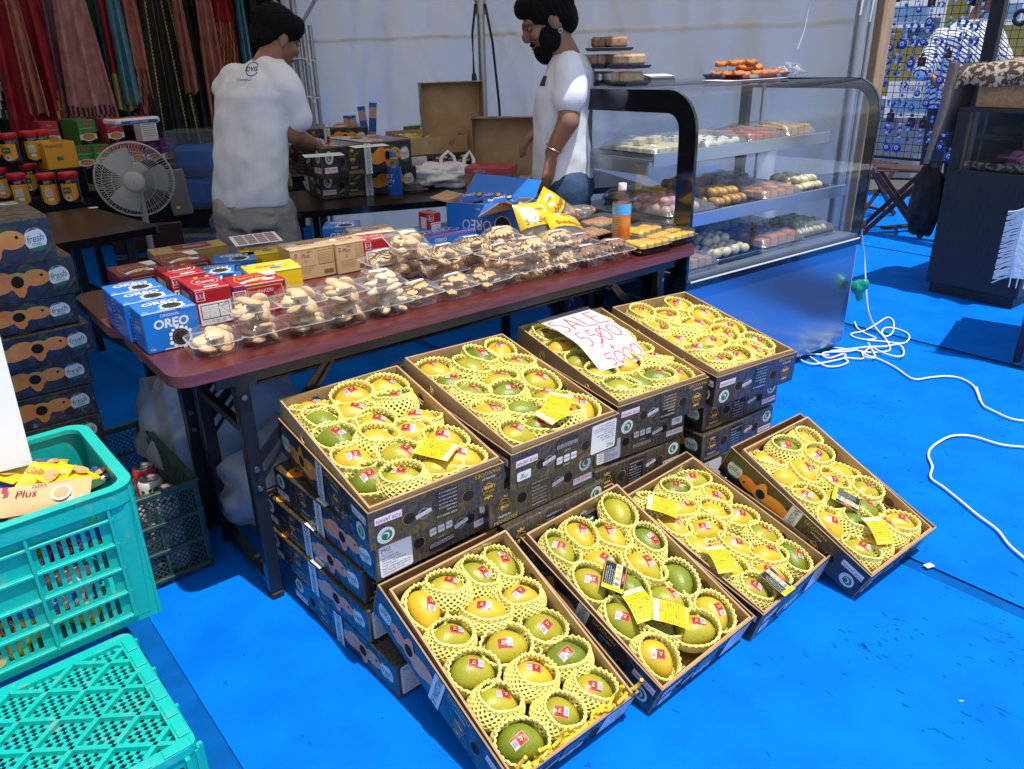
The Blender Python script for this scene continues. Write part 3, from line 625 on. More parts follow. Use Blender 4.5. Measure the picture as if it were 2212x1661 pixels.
# tall stack at the left, long printed sides to the front
stk = [((94, 464), (117, 516)), ((153, 551), (172, 621)), ((157, 634), (174, 696)), ((191, 697), (209, 757)), ((190, 764), (203, 822)), ((205, 828), (215, 890))]
prev = None; hz = []
for i, (a, b_) in enumerate(stk):
    p = aty(a[0], a[1], 2.04 if i == 0 else 2.1); q = aty(b_[0], b_[1], 2.04 if i == 0 else 2.1); hz.append((p, q))
z = None
for i, (p, q) in enumerate(hz):
    z1_ = p.z if i == 0 else z
    z0_ = hz[i+1][0].z+.004 if i+1 < len(hz) else q.z
    M = TR(q.x, q.y, 0)@RZ(TA-90+(0, 3, 1, 2, -1, 0)[i])@TR(-.1725, -.2475, 0)@TR(0, 0, 0)
    M = TR(q.x, q.y, 0)@RZ(TA+(2, 3, 1, 2, 0, 1)[i])@RZ(90)@TR(.1725, .2475, 0)
    carton(TR(0, 0, z0_)@M@SC(1, 1, (z1_-z0_-.0015)/.1), i % 2, '%s carton of the tall stack at the left' % ordn[i], 'cartons of the tall stack at the left'); z = z0_
n_ = 4; h = z/n_
for i in range(n_):
    M = TR(q.x, q.y, 0)@RZ(TA+(1, -1, 1, 0)[i])@RZ(90)@TR(.1725, .2475, 0)
    carton(TR(0, 0, z-h*(i+1)+.0005)@M@SC(1, 1, (h-.001)/.1), i % 2, '%s carton of the tall stack at the left' % ordn[6+i], 'cartons of the tall stack at the left')

# ------------------------------------------------------------------ cards and the sale sign lying on the fruit
JP = ('〈マンゴーの食べ方〉', '〈マンゴーの食べ頃とは〉', '・青みのある状態では、マンゴーが', '熟しておりません。・全体が黄色に', '発色したら食べ頃となり、糖度が', '増し美味しく召し上がって頂けます。', '・また、冷蔵庫保存ではなく、常温', '保存で、黄色く熟するのをお待ち', 'ください。・熟したら冷やして', 'お召し上がりくださいませ。')
def bent(b, w_, h_, m, bend, n=8, z=0., x0=0., y0=0., x1=1., y1=1.):
    f = lambda x, y: (x*w_-w_/2, y*h_-h_/2, bend*math.sin(math.pi*y)+z)
    P = [f(x0+(x1-x0)*i, y0+(y1-y0)*j/n) for j in range(n+1) for i in (0, 1)]
    b.add(P, [(2*j, 2*j+1, 2*j+3, 2*j+2) for j in range(n)], m, smooth=True)
def bend_text(b, k0, w_, h_, bend):
    for i in range(k0, len(b.v)):
        x, y, z = b.v[i]; t = min(1, max(0, y/h_+.5)); b.v[i] = (x, y, z+bend*math.sin(math.pi*t))
def card_yellow(bend=.004):
    b = MB(); W, H = .062, .090; bent(b, W, H, 'card_yellow', bend); bent(b, W, H, 'off_white', bend, z=.0004, y0=.84, y1=.965)
    k = len(b.v); b.text('ノート', .0075, 'black_ink', TR(0, .0365, 0), z=.0009)
    for i, s_ in enumerate(JP): b.text(s_, .0050, 'black_ink', TR(-.028, .0275-i*.0066, 0), 0, 0, .056, z=.0007, al='L')
    b.rect(-.029, .029, -.0405, -.0397, 'off_white', None, .0007)
    bend_text(b, k, W, H, bend); b.rect(-W/2, W/2, -H/2, H/2, 'card_yellow', TR(0, 0, -.0008)@RX(180)) if not bend else None
    return b.mesh('card')
def card_dark():
    b = MB(); W, H = .085, .060; b.box(-W/2, W/2, -H/2, H/2, -.0004, 0, 'card_black'); b.rect(-W/2+.002, W/2-.002, -H/2+.002, H/2-.002, 'card_yellow', None, .0002); b.rect(-W/2+.014, W/2-.003, -H/2+.003, H/2-.003, 'card_black', None, .0004)
    b.text('NOTE', .006, 'black_ink', TR(-W/2+.008, 0, 0)@RZ(90), z=.0006)
    for i, s_ in enumerate(('Follow the instructions below:', 'Keep the Green Mangoes at the', 'Room Temperature until they turn', 'yellow for the perfect color.', 'Enjoy your delicious mangoes.')): b.text(s_, .0042, 'off_white', TR(-.027, .022-i*.0052, 0), 0, 0, .055, z=.0006, al='L')
    b.rect(-.028, .039, -.017, -.001, 'off_white', None, .0006)
    for i, c in enumerate('Ggmo'): b.disc(-.020+i*.0165, -.008, .0062, 'mango_'+c, None, 12, .0009, ry=.0068); b.text(('Unripe', 'Barely Ripe', 'Almost Ripe', 'Ripe')[i], .0022, 'black_ink', TR(-.020+i*.0165, -.015, 0), 0, 0, .014, z=.0009)
    b.rect(-.012, .018, -.0255, -.019, 'sticker_red', None, .0006); b.text('Visit us', .005, 'off_white', TR(.003, -.0222, 0), z=.0009)
    return b.mesh('card')
CY = [card_yellow(.004), card_yellow(.009), card_yellow(0.0)]; CB = card_dark()
def card(key, Zk, x, y, ang, kind, dz, label, tilt=(0, 0)):
    M = TRM[key]; px, py = Zk(x, y); a = on_plane(px, py, M, dz); e = on_plane(px+15*math.cos(R(ang)), py-15*math.sin(R(ang)), M, dz)
    yw = math.degrees(math.atan2(e.y-a.y, e.x-a.x)); solo('info_card', CB if kind < 0 else CY[kind], label, 'card', M@TR(a.x, a.y, dz)@RZ(yw)@RX(tilt[0])@RY(tilt[1]), 'paper cards on the mangoes')
# ang = direction of the card's writing in the picture, anticlockwise from the right
card('A', Za, 1370, 730, 230, 2, .018, 'yellow card lying at the right of the box by the table leg', (4, 3))
card('B', Zc, 400, 1030, 150, 1, .012, 'yellow card underneath another in the box left of the sale sign', (5, 0))
card('B', Zc, 430, 945, -12, 0, .022, 'yellow card lying on top of another one, left of the sale sign', (3, 0))
card('F', Zf, 690, 1010, 15, 1, .012, 'creased yellow card half hidden under another in the front row second box', (-4, -4))
card('F', Zf, 880, 1065, 90, 0, .022, 'sideways yellow card near the right of the front row second box', (2, 3))
card('F', Zf, 540, 840, 80, -1, .018, 'black note card standing out in the front row second box', (3, 0))
card('G', Zf, 830, 415, 85, 0, .018, 'yellow card turned sideways at the back of the front row third box', (2, 0))
card('G', Zf, 1180, 735, 6, 1, .016, 'yellow card written side up in the middle of the front row third box', (0, 0))
card('G', Zf, 1525, 870, 140, -1, .024, 'white and black note card at the front of the front row third box', (4, 0))
card('H', Zh, 925, 705, -28, -1, .014, 'small black note card in the middle of the front row rightmost box', (0, 0))
card('H', Zh, 1125, 905, 3, 1, .020, 'yellow card near the front of the front row rightmost box', (0, 0))
solo('info_card', CY[2], 'yellow card fallen behind the front row third box', 'card', TR(*at(*Zc(1000, 1545), .17))@RZ(30)@RX(50), 'paper cards on the mangoes')
# sale sign: curled sheet of paper in a clear sleeve
M = TRM['C']; cs = [on_plane(*Zc(*p), M, .012) for p in ((270, 370), (640, 262), (1110, 590), (740, 690))]     # top left, top right, bottom right, bottom left
b = MB(); n = 14
def SG(u, v, e=0.):
    p = (cs[0]*(1-u)+cs[1]*u)*v+(cs[3]*(1-u)+cs[2]*u)*(1-v); z = .012+.026*math.sin(math.pi*min(1, v*1.05))+.03*max(0, v-.55)-.018*max(0, .35-v)*2+e
    return (p.x, p.y, z)
def patchs(m, e, u0=0., u1=1., v0=0., v1=1.): b.add([SG(u0+(u1-u0)*i/n, v0+(v1-v0)*j/n, e) for j in range(n+1) for i in range(n+1)], [(j*(n+1)+i, j*(n+1)+i+1, (j+1)*(n+1)+i+1, (j+1)*(n+1)+i) for j in range(n) for i in range(n)], m, smooth=True)
patchs('paper', 0, .02, .985, .01, .95)
def stroke(pts, r=.0019):
    P = []
    for i in range(len(pts)-1):
        (x0, y0), (x1, y1) = pts[i], pts[i+1]; k = max(1, int(math.hypot(x1-x0, y1-y0)/.05))
        for q_ in range(k): P.append((x0+(x1-x0)*q_/k, y0+(y1-y0)*q_/k))
    P.append(pts[-1]); V = []; F = []
    for i, (x, y) in enumerate(P):
        d = Vector((P[min(i+1, len(P)-1)][0]-P[max(i-1, 0)][0], P[min(i+1, len(P)-1)][1]-P[max(i-1, 0)][1])); d.normalize(); w_ = r*5.2
        V += [SG(x-d.y*w_, y+d.x*w_*.75, .0012), SG(x+d.y*w_, y-d.x*w_*.75, .0012)]
    for i in range(len(P)-1): F.append((2*i, 2*i+1, 2*i+3, 2*i+2))
    b.add(V, F, 'red_marker')
def arc(cx, cy, rx, ry, a0, a1, n=12): return [(cx+rx*math.cos(R(a0+(a1-a0)*i/n)), cy+ry*math.sin(R(a0+(a1-a0)*i/n))) for i in range(n+1)]
stroke(arc(.14, .85, .07, .055, 40, 250)+[(.20, .74)]+arc(.13, .67, .085, .065, 50, -130)); stroke([(.28, .60), (.38, .90), (.46, .60)]); stroke([(.30, .70), (.45, .70)]); stroke([(.55, .90), (.53, .61), (.70, .60)])
stroke([(.92, .89), (.76, .89), (.74, .61), (.95, .60)]); stroke([(.76, .76), (.90, .76)])
def five(x, y, w_, h_): stroke([(x+w_, y+h_), (x+.01, y+h_), (x, y+h_*.55)]); stroke([(x, y+h_*.55)]+arc(x+w_*.45, y+h_*.30, w_*.5, h_*.3, 100, -120))
five(.16, .30, .12, .24); five(.36, .30, .12, .24); stroke(arc(.60, .42, .085, .115, 0, 360)); stroke(arc(.82, .44, .085, .105, 0, 360)); stroke([(.34, .24), (.70, .58)], .0016); stroke([(.52, .27), (.52, .21)]); stroke([(.49, .235), (.52, .20), (.55, .235)])
five(.28, .03, .12, .14); stroke(arc(.52, .10, .075, .07, 0, 360)); stroke(arc(.70, .11, .075, .07, 0, 360)); stroke(arc(.88, .13, .075, .07, 0, 360))
clear('sleeve', gloss=.05, haze=.05)
patchs('sleeve', .0022)
solo('sale_sign', b, 'curled white paper sign reading SALE 5500 crossed out and 5000 in red', 'sign', M)

# ------------------------------------------------------------------ yellow foam off-cuts in the front of the nearest lid
b = MB(); Lm = LIDM['E']; rr = random.Random(5)
for i in range(26):
    x = -.155+.31*i/25+rr.uniform(-.01, .01); p = Vector((x, -.236+rr.uniform(-.004, .006), .082+.012*(x > .05)+rr.uniform(-.004, .012)+(.018 if x > .11 else 0)))
    pts = [p]; d = Vector((rr.uniform(-1, 1), rr.uniform(-.3, .3), rr.uniform(-.4, .6)))
    for k in range(5): d = (d+Vector((rr.uniform(-1, 1), rr.uniform(-.5, .5), rr.uniform(-.6, .6)))).normalized(); p = p+d*.010; pts.append(Vector((p.x, max(-.243, min(-.228, p.y)), p.z)))
    b.tube(pts, .0042, 5, 'foam_scrap')
b.box(-.16, .16, -.242, -.232, .01, .083, 'foam_scrap', bev=.003)
solo('foam_padding', b, 'torn golden foam netting stuffed in the front of the nearest box', 'padding', Lm)

# ------------------------------------------------------------------ turquoise crates
mat('turquoise', (.003, .44, .385), .42, col2=(.012, .38, .33), nscale=4, nlo=.45, nhi=.75, bump=.06, bscale=80)
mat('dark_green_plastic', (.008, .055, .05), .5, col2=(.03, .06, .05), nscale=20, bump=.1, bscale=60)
mat('dirt', (.25, .2, .13), .9)
def grime(m, dirt):
    n = m.node_tree.nodes; l = m.node_tree.links; b_ = n['Principled BSDF']; src = b_.inputs['Base Color'].links[0].from_socket; tc_ = [x for x in n if x.type == 'TEX_COORD'][0]
    w_ = n.new('ShaderNodeTexNoise'); w_.inputs['Scale'].default_value = 28; w_.inputs['Detail'].default_value = 8; w_.inputs['Distortion'].default_value = 1.2; l.new(tc_.outputs['Object'], w_.inputs['Vector']); r2 = n.new('ShaderNodeValToRGB'); r2.color_ramp.elements[0].position = .58; r2.color_ramp.elements[1].position = .72; r2.color_ramp.elements[1].color = (.6, .6, .6, 1)
    m2 = n.new('ShaderNodeMix'); m2.data_type = 'RGBA'; m2.inputs[7].default_value = (*dirt, 1); l.new(w_.outputs['Fac'], r2.inputs[0]); l.new(r2.outputs[0], m2.inputs[0]); l.new(src, m2.inputs[6]); l.new(m2.outputs[2], b_.inputs['Base Color'])
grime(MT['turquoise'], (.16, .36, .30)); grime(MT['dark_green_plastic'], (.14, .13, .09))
def clip_line(x0, x1, y0, y1, c, sg):
    """segment of x*sg + y = c inside the rectangle"""
    P = []
    for x in (x0, x1):
        y = c-sg*x
        if y0 <= y <= y1: P.append((x, y))
    for y in (y0, y1):
        x = (c-y)/sg
        if x0 < x < x1: P.append((x, y))
    return P[:2] if len(P) >= 2 else None
def lattice(b, x0, x1, y0, y1, step, w_, h_, m, T, z=0., k=1.0):
    for sg in (k, -k):
        lo = min(sg*x+y for x in (x0, x1) for y in (y0, y1)); hi = max(sg*x+y for x in (x0, x1) for y in (y0, y1)); c = lo+step*.5
        while c < hi:
            s_ = clip_line(x0, x1, y0, y1, c, sg)
            if s_ and math.hypot(s_[0][0]-s_[1][0], s_[0][1]-s_[1][1]) > .004: b.bar((*s_[0], z), (*s_[1], z), w_, h_, m, T)
            c += step
CW, CD, CH = .54, .37, .30
cy_ = math.degrees(math.atan2(.654, .756))
# lower crate lies upside down, its lattice bottom up
lc = at(*(.26014*1650, 1229+.26014*1440), .3); M0 = TR(lc.x, lc.y, 0)@RZ(cy_)@TR(-CW/2-.0, CD/2+.0, 0)
t = thing('plastic_crate', 'turquoise crate turned upside down with its lattice base up, at lower left', 'crate', M0)
b = MB(); x0, x1, y0, y1 = -CW/2+.026, CW/2-.026, -CD/2+.026, CD/2-.026
lattice(b, x0, x1, y0, y1, .0215, .0075, .004, 'turquoise', None, z=.290, k=.8); lattice(b, x0, x1, y0, y1, .0860, .009, .014, 'turquoise', None, z=.295, k=.8)
b.plate(rrect(-CW/2, CW/2, -CD/2, CD/2, .02), [rrect(x0, x1, y0, y1, .01)[::-1]], .016, 'turquoise', TR(0, 0, .292)); ob('base', b, t)
for k, F in enumerate(faces(CW, CD)):
    w_ = CW if k < 2 else CD; b = MB(); H = []
    n = int(w_/.03)-1
    for r_ in range(3):
        for i in range(n):
            x = .035+i*(w_-.07)/(n-1)-.005; H.append(rrect(x, x+.010, .035+r_*.085, .095+r_*.085, .004, 2))
    b.plate([(0, .0), (w_, .0), (w_, .286), (0, .286)], H, .005, 'turquoise', F@TR(0, 0, -.006))
    for z in (.0, .112, .197): b.box(.008, w_-.008, z, z+.01, -.003, .006, 'turquoise', F)
    for x in [w_*q_ for q_ in (.03, .33, .66, .95)]: b.box(x, x+.008, .0, .284, -.003, .008, 'turquoise', F)
    ob('wall', b, t)
b = MB()
for i in range(6):
    y = -CD/2+.03+i*.055; b.box(CW/2-.022, CW/2-.002, y, y+.04, .3005, .3035, 'turquoise', bev=.001)
for i in range(8):
    x = -CW/2+.03+i*.065; b.box(x, x+.045, -CD/2+.002, -CD/2+.022, .3005, .3035, 'turquoise', bev=.001)
ob('rib', b, t)
# upper crate stands on it, full of snack packets
tr = at(296.6, 1043.5, .61); M1 = TR(tr.x, tr.y, .304)@RZ(cy_)@TR(-CW/2, CD/2, 0)
t = thing('plastic_crate', 'turquoise slotted crate filled with snack packets, standing on the upturned one', 'crate', M1)
def wallX(b, F, w_, m, rows, flare=.0):
    H = []
    npan = 3 if w_ > .45 else 2; pw = (w_-.10)/npan
    for p_ in range(npan):
        for r_ in range(rows):
            n = int(pw/.0165)-1
            for i in range(n):
                x = .05+p_*pw+.012+i*.0165
                if w_ < .45 or not (p_ == 1 and r_ >= 2): H.append(rrect(x, x+.0085, .030+r_*.056, .072+r_*.056, .004, 2))
        H.append(rrect(.05+p_*pw+pw*.68, .05+p_*pw+pw*.86, .252, .268, .003, 2)) if p_ != 1 else None
    b.plate([(0, 0), (w_, 0), (w_, .30), (0, .30)], H, .004, m, F@TR(0, 0, -.004))
    for z in [.020+r_*.056 for r_ in range(rows+1)]: b.box(.045, w_-.045, z, z+.006, -.003, .007, m, F, bev=.001)
    for p_ in range(npan+1): b.box(.05+p_*pw-.003, .05+p_*pw+.003, .02, .285, -.003, .009, m, F, bev=.001)
for k, F in enumerate(faces(CW-.02, CD-.02)):
    b = MB(); wallX(b, F, (CW if k < 2 else CD)-.02, 'turquoise', 4); ob('wall', b, t)
b = MB(); b.plate(rrect(-CW/2, CW/2, -CD/2, CD/2, .045, 6), [rrect(-CW/2+.022, CW/2-.022, -CD/2+.022, CD/2-.022, .03, 6)[::-1]], .010, 'turquoise', TR(0, 0, .302))
P = rrect(-CW/2, CW/2, -CD/2, CD/2, .045, 6); Q = [(x*.996, y*.996) for x, y in P]; n = len(P)
b.add([(x, y, .306) for x, y in P]+[(x, y, .272) for x, y in P], [(i, (i+1) % n, n+(i+1) % n, n+i) for i in range(n)], 'turquoise', None, True); ob('rim', b, t)
for sx in (-1, 1):
    for sy in (-1, 1):
        b = MB(); pts = [(sx*(CW/2-.005), sy*(CD/2-.055)), (sx*(CW/2-.005), sy*(CD/2-.022)), (sx*(CW/2-.022), sy*(CD/2-.005)), (sx*(CW/2-.055), sy*(CD/2-.005))]
        V = [(x, y, .27) for x, y in pts]+[(x*.965, y*.965, .012) for x, y in pts]+[(x*.90, y*.90, .0) for x, y in pts]
        F = [(i, i+1, i+5, i+4) for i in range(3)]+[(i+4, i+5, i+9, i+8) for i in range(3)]
        b.add(V, F if sx*sy < 0 else [f[::-1] for f in F], 'turquoise'); ob('corner', b, t)
b = MB(); b.box(-CW/2+.02, CW/2-.02, -CD/2+.02, CD/2-.02, .004, .012, 'turquoise'); ob('base', b, t)

# snack packets
for nm, c in (('pk_yellow', (.85, .55, .01)), ('pk_beige', (.62, .40, .20)), ('pk_blue', (.01, .10, .45)), ('pk_green', (.02, .10, .04)), ('pk_dark', (.03, .02, .03)), ('pk_maroon', (.22, .01, .04)), ('pk_silver', (.45, .47, .5))):
    mat(nm, c, .22, coat=.4, metal=.0 if nm != 'pk_silver' else .8, bump=.5, bscale=28)
def packet_mesh(m, w_, h_, txt, tcol, pic=None, t2=None):
    b = MB(); nx, ny = 14, 8; P = []
    for s_ in (1, -1):
        for j in range(ny+1):
            for i in range(nx+1):
                u, v = i/nx, j/ny; e = min(u, 1-u)*7; e = min(1, max(0, e-.6)); c_ = math.sin(math.pi*v)**.6
                z = s_*(.011*e*c_*(1+.25*nz((u*4, v*4, s_), 1, w_*90))+.0008); P.append((w_*(u-.5), h_*(v-.5)+(0.0015*(i % 2) if u < .05 or u > .95 else 0), z+.0012*math.sin(i*2.3)*(1-e)))
    k = (nx+1)*(ny+1)
    b.add(P, [(j*(nx+1)+i, j*(nx+1)+i+1, (j+1)*(nx+1)+i+1, (j+1)*(nx+1)+i) for j in range(ny) for i in range(nx)]+[(k+(j+1)*(nx+1)+i, k+(j+1)*(nx+1)+i+1, k+j*(nx+1)+i+1, k+j*(nx+1)+i) for j in range(ny) for i in range(nx)], m, None, True)
    zz = .0138
    if pic: b.disc(w_*.22, -h_*.05, h_*.26, pic, None, 18, zz); b.disc(w_*.22, -h_*.05, h_*.20, 'kraft', None, 18, zz+.0004)
    b.text(txt, h_*.34, tcol, TR(-w_*.14 if pic else 0, h_*.06, 0), 0, 0, w_*.5, z=zz+.0005, it=.1)
    if t2: b.text(t2, h_*.13, 'black_ink', TR(-w_*.02, h_*.26, 0), z=zz+.0006); b.rect(-w_*.40, -w_*.34, h_*.15, h_*.36, 'crimson_ink', None, zz+.0004)
    return b.mesh('snack_packet')
PK = [(packet_mesh('pk_yellow', .10, .065, 'Gala', 'sticker_red', 'mango_m'), 'yellow'), (packet_mesh('pk_beige', .12, .055, 'Zeera Plus', 'crimson_ink', 'off_white'), 'beige'), (packet_mesh('pk_blue', .11, .05, 'OREO', 'off_white', 'black_ink'), 'blue'),
      (packet_mesh('pk_green', .10, .055, 'Wheat', 'off_white', 'leaf_print'), 'dark green'), (packet_mesh('pk_dark', .10, .05, 'Cafe', 'gold_ink', 'orange_print'), 'black'), (packet_mesh('pk_maroon', .10, .05, 'Bistiks', 'gold_ink'), 'maroon'), (packet_mesh('pk_silver', .09, .05, 'Candi', 'pk_blue', 'gold_ink'), 'silver')]
BIG = packet_mesh('pk_beige', .165, .068, 'Plus', 'pk_maroon', 'off_white', 'ZEERA')
rr = random.Random(11); locw = ['back left', 'back middle', 'back right', 'middle left', 'centre', 'middle right', 'front left', 'front middle', 'front right']
seen = {}
for i in range(126):
    lay = min(6, i//14); x = rr.uniform(-CW/2+.075, CW/2-.075); y = rr.uniform(-CD/2+.065, CD/2-.065); z = .035+lay*.037+rr.uniform(0, .025)
    k = rr.choice((0, 1, 2, 3, 4, 5, 6, 0, 1, 1, 6, 0)); hug = rr.random() < .5 and lay < 5
    M = TR(x, y, z)@RZ(rr.uniform(0, 360))@RX(rr.uniform(-35, 35))@RY(rr.uniform(-35, 35))@SC(rr.uniform(.62, .95))
    if hug: y = -CD/2+.030+rr.uniform(0, .01); M = TR(x, y, z)@RZ(rr.uniform(-15, 15))@RX(80)@RZ(rr.uniform(-30, 30))
    loc = locw[(0 if y > .05 else 6 if y < -.05 else 3)+(0 if x < -.08 else 2 if x > .08 else 1)]; lv = ('bottom layer', 'second layer', 'third layer', 'fourth layer', 'fifth layer', 'sixth layer', 'top layer')[lay]
    solo('snack_packet', PK[k][0], '%s snack packet in the %s of the turquoise crate, %s' % (PK[k][1], loc, lv), 'packet', M1@M, '%s packets %s %s' % (PK[k][1], loc, lv))
def pk_at(me, px, py, z, ang, tx, ty, label):
    p = at(px, py, z); q = at(px+10*math.cos(R(ang)), py-10*math.sin(R(ang)), z); solo('snack_packet', me, label, 'packet', TR(*p)@RZ(math.degrees(math.atan2(q.y-p.y, q.x-p.x)))@RX(tx)@RY(ty), 'packets on top of the crate')
pk_at(BIG, 92, 1075, .605, 8, 25, 0, 'large beige cumin biscuit packet on top of the turquoise crate heap')
pk_at(PK[0][0], 97, 1030, .600, -5, 25, 0, 'yellow packet at the back of the crate heap beside the white board')
pk_at(PK[0][0], 148, 1032, .590, 30, 15, 15, 'yellow packet partly hidden right of the beige one')
pk_at(PK[3][0], 190, 1050, .56, -50, 10, -15, 'dark green packet at the right of the crate heap')
pk_at(PK[6][0], 215, 1025, .555, -20, 15, -10, 'silver packet near the right rim of the turquoise crate')
pk_at(PK[2][0], 30, 1050, .565, 5, 20, 5, 'blue packet at the left of the crate heap')
# white board standing in the crate
p = at(71.5, 1002, .60); b = MB(); b.box(-.42, 0, -.004, .004, 0, .34, 'paper', bev=.001)
solo('white_board', b, 'blank white board standing in the turquoise crate at the left edge', 'board', TR(*p)@RZ(TA-4)@RX(-6)@RY(2))

# dark green crate with drink cans under the table
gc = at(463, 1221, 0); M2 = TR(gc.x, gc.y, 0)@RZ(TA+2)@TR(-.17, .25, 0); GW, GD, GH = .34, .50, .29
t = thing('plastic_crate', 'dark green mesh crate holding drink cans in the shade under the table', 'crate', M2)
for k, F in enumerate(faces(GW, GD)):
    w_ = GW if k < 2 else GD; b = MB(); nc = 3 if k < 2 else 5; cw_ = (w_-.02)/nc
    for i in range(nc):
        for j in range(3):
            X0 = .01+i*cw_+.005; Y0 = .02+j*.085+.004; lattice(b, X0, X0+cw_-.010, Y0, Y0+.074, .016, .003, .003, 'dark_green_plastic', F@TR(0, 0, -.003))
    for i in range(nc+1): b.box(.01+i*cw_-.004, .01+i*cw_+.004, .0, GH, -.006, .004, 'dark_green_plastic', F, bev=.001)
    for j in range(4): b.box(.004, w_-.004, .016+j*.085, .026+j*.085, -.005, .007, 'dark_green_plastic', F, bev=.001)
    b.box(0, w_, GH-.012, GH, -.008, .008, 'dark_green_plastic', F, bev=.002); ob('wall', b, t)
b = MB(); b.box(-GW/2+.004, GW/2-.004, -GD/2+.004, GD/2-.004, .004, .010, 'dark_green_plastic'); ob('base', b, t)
mat('can_white', (.6, .6, .58), .35); mat('can_metal', (.55, .55, .57), .3, metal=1); mat('can_red', (.5, .02, .03), .35)
cn = []
for c in ('can_white', 'can_red'):
    b = MB(); b.lathe([(.0, 0), (.026, 0), (.033, .008), (.033, .112), (.028, .122), (.027, .123)], 20, c)
    for i in range(10): a = 2*math.pi*i/10; b.disc(0, 0, .006, 'leaf_print', FR((.0335*math.cos(a), .0335*math.sin(a), .098+.004*(i % 2)), (-math.sin(a), math.cos(a), 0), (0, 0, 1)), 6)
    b2 = MB(); b2.lathe([(.027, .1225), (.027, .125), (.0255, .1255), (.024, .119), (.0, .119)], 20, 'can_metal'); b2.box(-.003, .012, -.007, .007, .1195, .121, 'can_metal', bev=.0005)
    cn.append((b.mesh('can_body'), b2.mesh('can_top')))
k = 0
for j in range(5):
    for i in range(3):
        k += 1; c = 1 if (i == 2 and j == 2) or (i == 0 and j == 3) else 0
        place('drink_can', '%s drink can, %s in row %s of the dark green crate' % (('red' if c else 'white'), ('left', 'middle', 'right')[i], ordn[j]), 'can', M2@TR(-.095+i*.09+(.0 if j % 2 else .01), -.19+j*.085, .012), [('can_body', cn[c][0]), ('can_top', cn[c][1])], 'drink cans in the dark crate')
        if i < 3 and j < 3: place('drink_can', '%s drink can, %s in row %s, standing on the lower cans' % (('red' if not c and i == j else 'white'), ('left', 'middle', 'right')[i], ordn[j]), 'can', M2@TR(-.095+i*.09+(.0 if j % 2 else .01), -.19+j*.085, .1375), [('can_body', cn[1 if i == j else 0][0]), ('can_top', cn[0][1])], 'drink cans in the dark crate')
# crumpled clear bags under the table
clear('poly_bag', (.85, .90, .94), gloss=.06, rough=.25, haze=.30, bump=1.0, bscale=14)
def bag(name, M, sx, sy, sz, label, seed, m='poly_bag', cat='bag', n=3, rough_=.3):
    import bmesh
    bm = bmesh.new(); bmesh.ops.create_icosphere(bm, subdivisions=n+1, radius=1)
    for v in bm.verts:
        k = 1+rough_*(nz(v.co, 2.1, seed)+.5*nz(v.co, 5.3, seed)+.3*abs(nz(v.co, 11, seed))); v.co = Vector((v.co.x*sx*k, v.co.y*sy*k, max(-.92*sz, v.co.z*sz*k)+.92*sz))
    me = bpy.data.meshes.new(name); bm.to_mesh(me); bm.free(); me.materials.append(MT[m]); me.polygons.foreach_set('use_smooth', [True]*len(me.polygons))
    return solo(name, me, label, cat, M)
p = TM@Vector((.42, .33, 0)); bag('plastic_bag', TR(p.x, p.y, .002)@RZ(TA), .26, .18, .17, 'big crumpled clear plastic bag on the floor under the front table', 3)
p = TM@Vector((.30, .75, 0)); bag('plastic_bag', TR(p.x, p.y, .002)@RZ(TA), .25, .18, .26, 'tall cloudy plastic bag behind, under the second table', 8)
p = TM@Vector((.95, .45, 0)); bag('plastic_bag', TR(p.x, p.y, .002)@RZ(TA), .32, .2, .18, 'cloudy plastic bag under the middle of the tables', 12)
# ------------------------------------------------------------------ goods on the two maroon tables
Z5 = lambda x, y: (.29264*x, 405+.29264*y)
Z6 = lambda x, y: (540+.29264*x, 378+.29264*y)
Z7 = lambda x, y: (1026+.29264*x, 324+.29264*y)
for nm, c, c2 in (('cookie_pale', (.78, .55, .30), (.66, .41, .19)), ('cookie_white', (.80, .66, .44), (.70, .50, .28)), ('cookie_gold', (.76, .52, .25), (.64, .39, .16)), ('cookie_choc', (.34, .16, .09), (.24, .10, .05)), ('cookie_brown', (.16, .06, .025), (.10, .035, .015))):
    mat(nm, c, .75, col2=c2, nscale=25, bump=.25, bscale=90)
mat('jam', (.65, .05, .01), .2, coat=.6)
clear('clam', gloss=.045, rough=.06, haze=.035, bump=.2, bscale=25)
clear('clam_rim', gloss=.10, rough=.08, haze=.22)
clear('clam_flat', gloss=.10, rough=.02)
def ring(w_, d_, z, r=.02): return [(x, y, z) for x, y in rrect(-w_/2, w_/2, -d_/2, d_/2, r, 4)]
def loft(b, rings, m, M=None, cap0=False, cap1=False):
    n = len(rings[0]); V = [p for r_ in rings for p in r_]
    b.add(V, [(j*n+i, j*n+(i+1) % n, (j+1)*n+(i+1) % n, (j+1)*n+i) for j in range(len(rings)-1) for i in range(n)], m, M, True)
    if cap0: b.add(rings[0], [tuple(reversed(range(n)))], m, M)
    if cap1: b.add(rings[-1], [tuple(range(n))], m, M)
W_ = .098
b = MB(); loft(b, [ring(.078, .078, .001), ring(.086, .086, .010), ring(.094, .094, .031), ring(.110, .110, .0315), ring(.110, .110, .0335)], 'clam', cap0=True); loft(b, [ring(.108, .108, .0338), ring(.116, .116, .0338), ring(.117, .117, .0325), ring(.110, .110, .032)], 'clam_rim')
b.box(-.048, .048, .052, .060, .030, .034, 'clam'); CL_BASE = b.mesh('box_base')
b = MB(); loft(b, [ring(.112, .112, .034), ring(.112, .112, .036), ring(.100, .100, .0365), ring(.092, .088, .050), ring(.066, .066, .060), ring(.060, .060, .0615)], 'clam', cap1=True); CL_LID = b.mesh('box_lid')
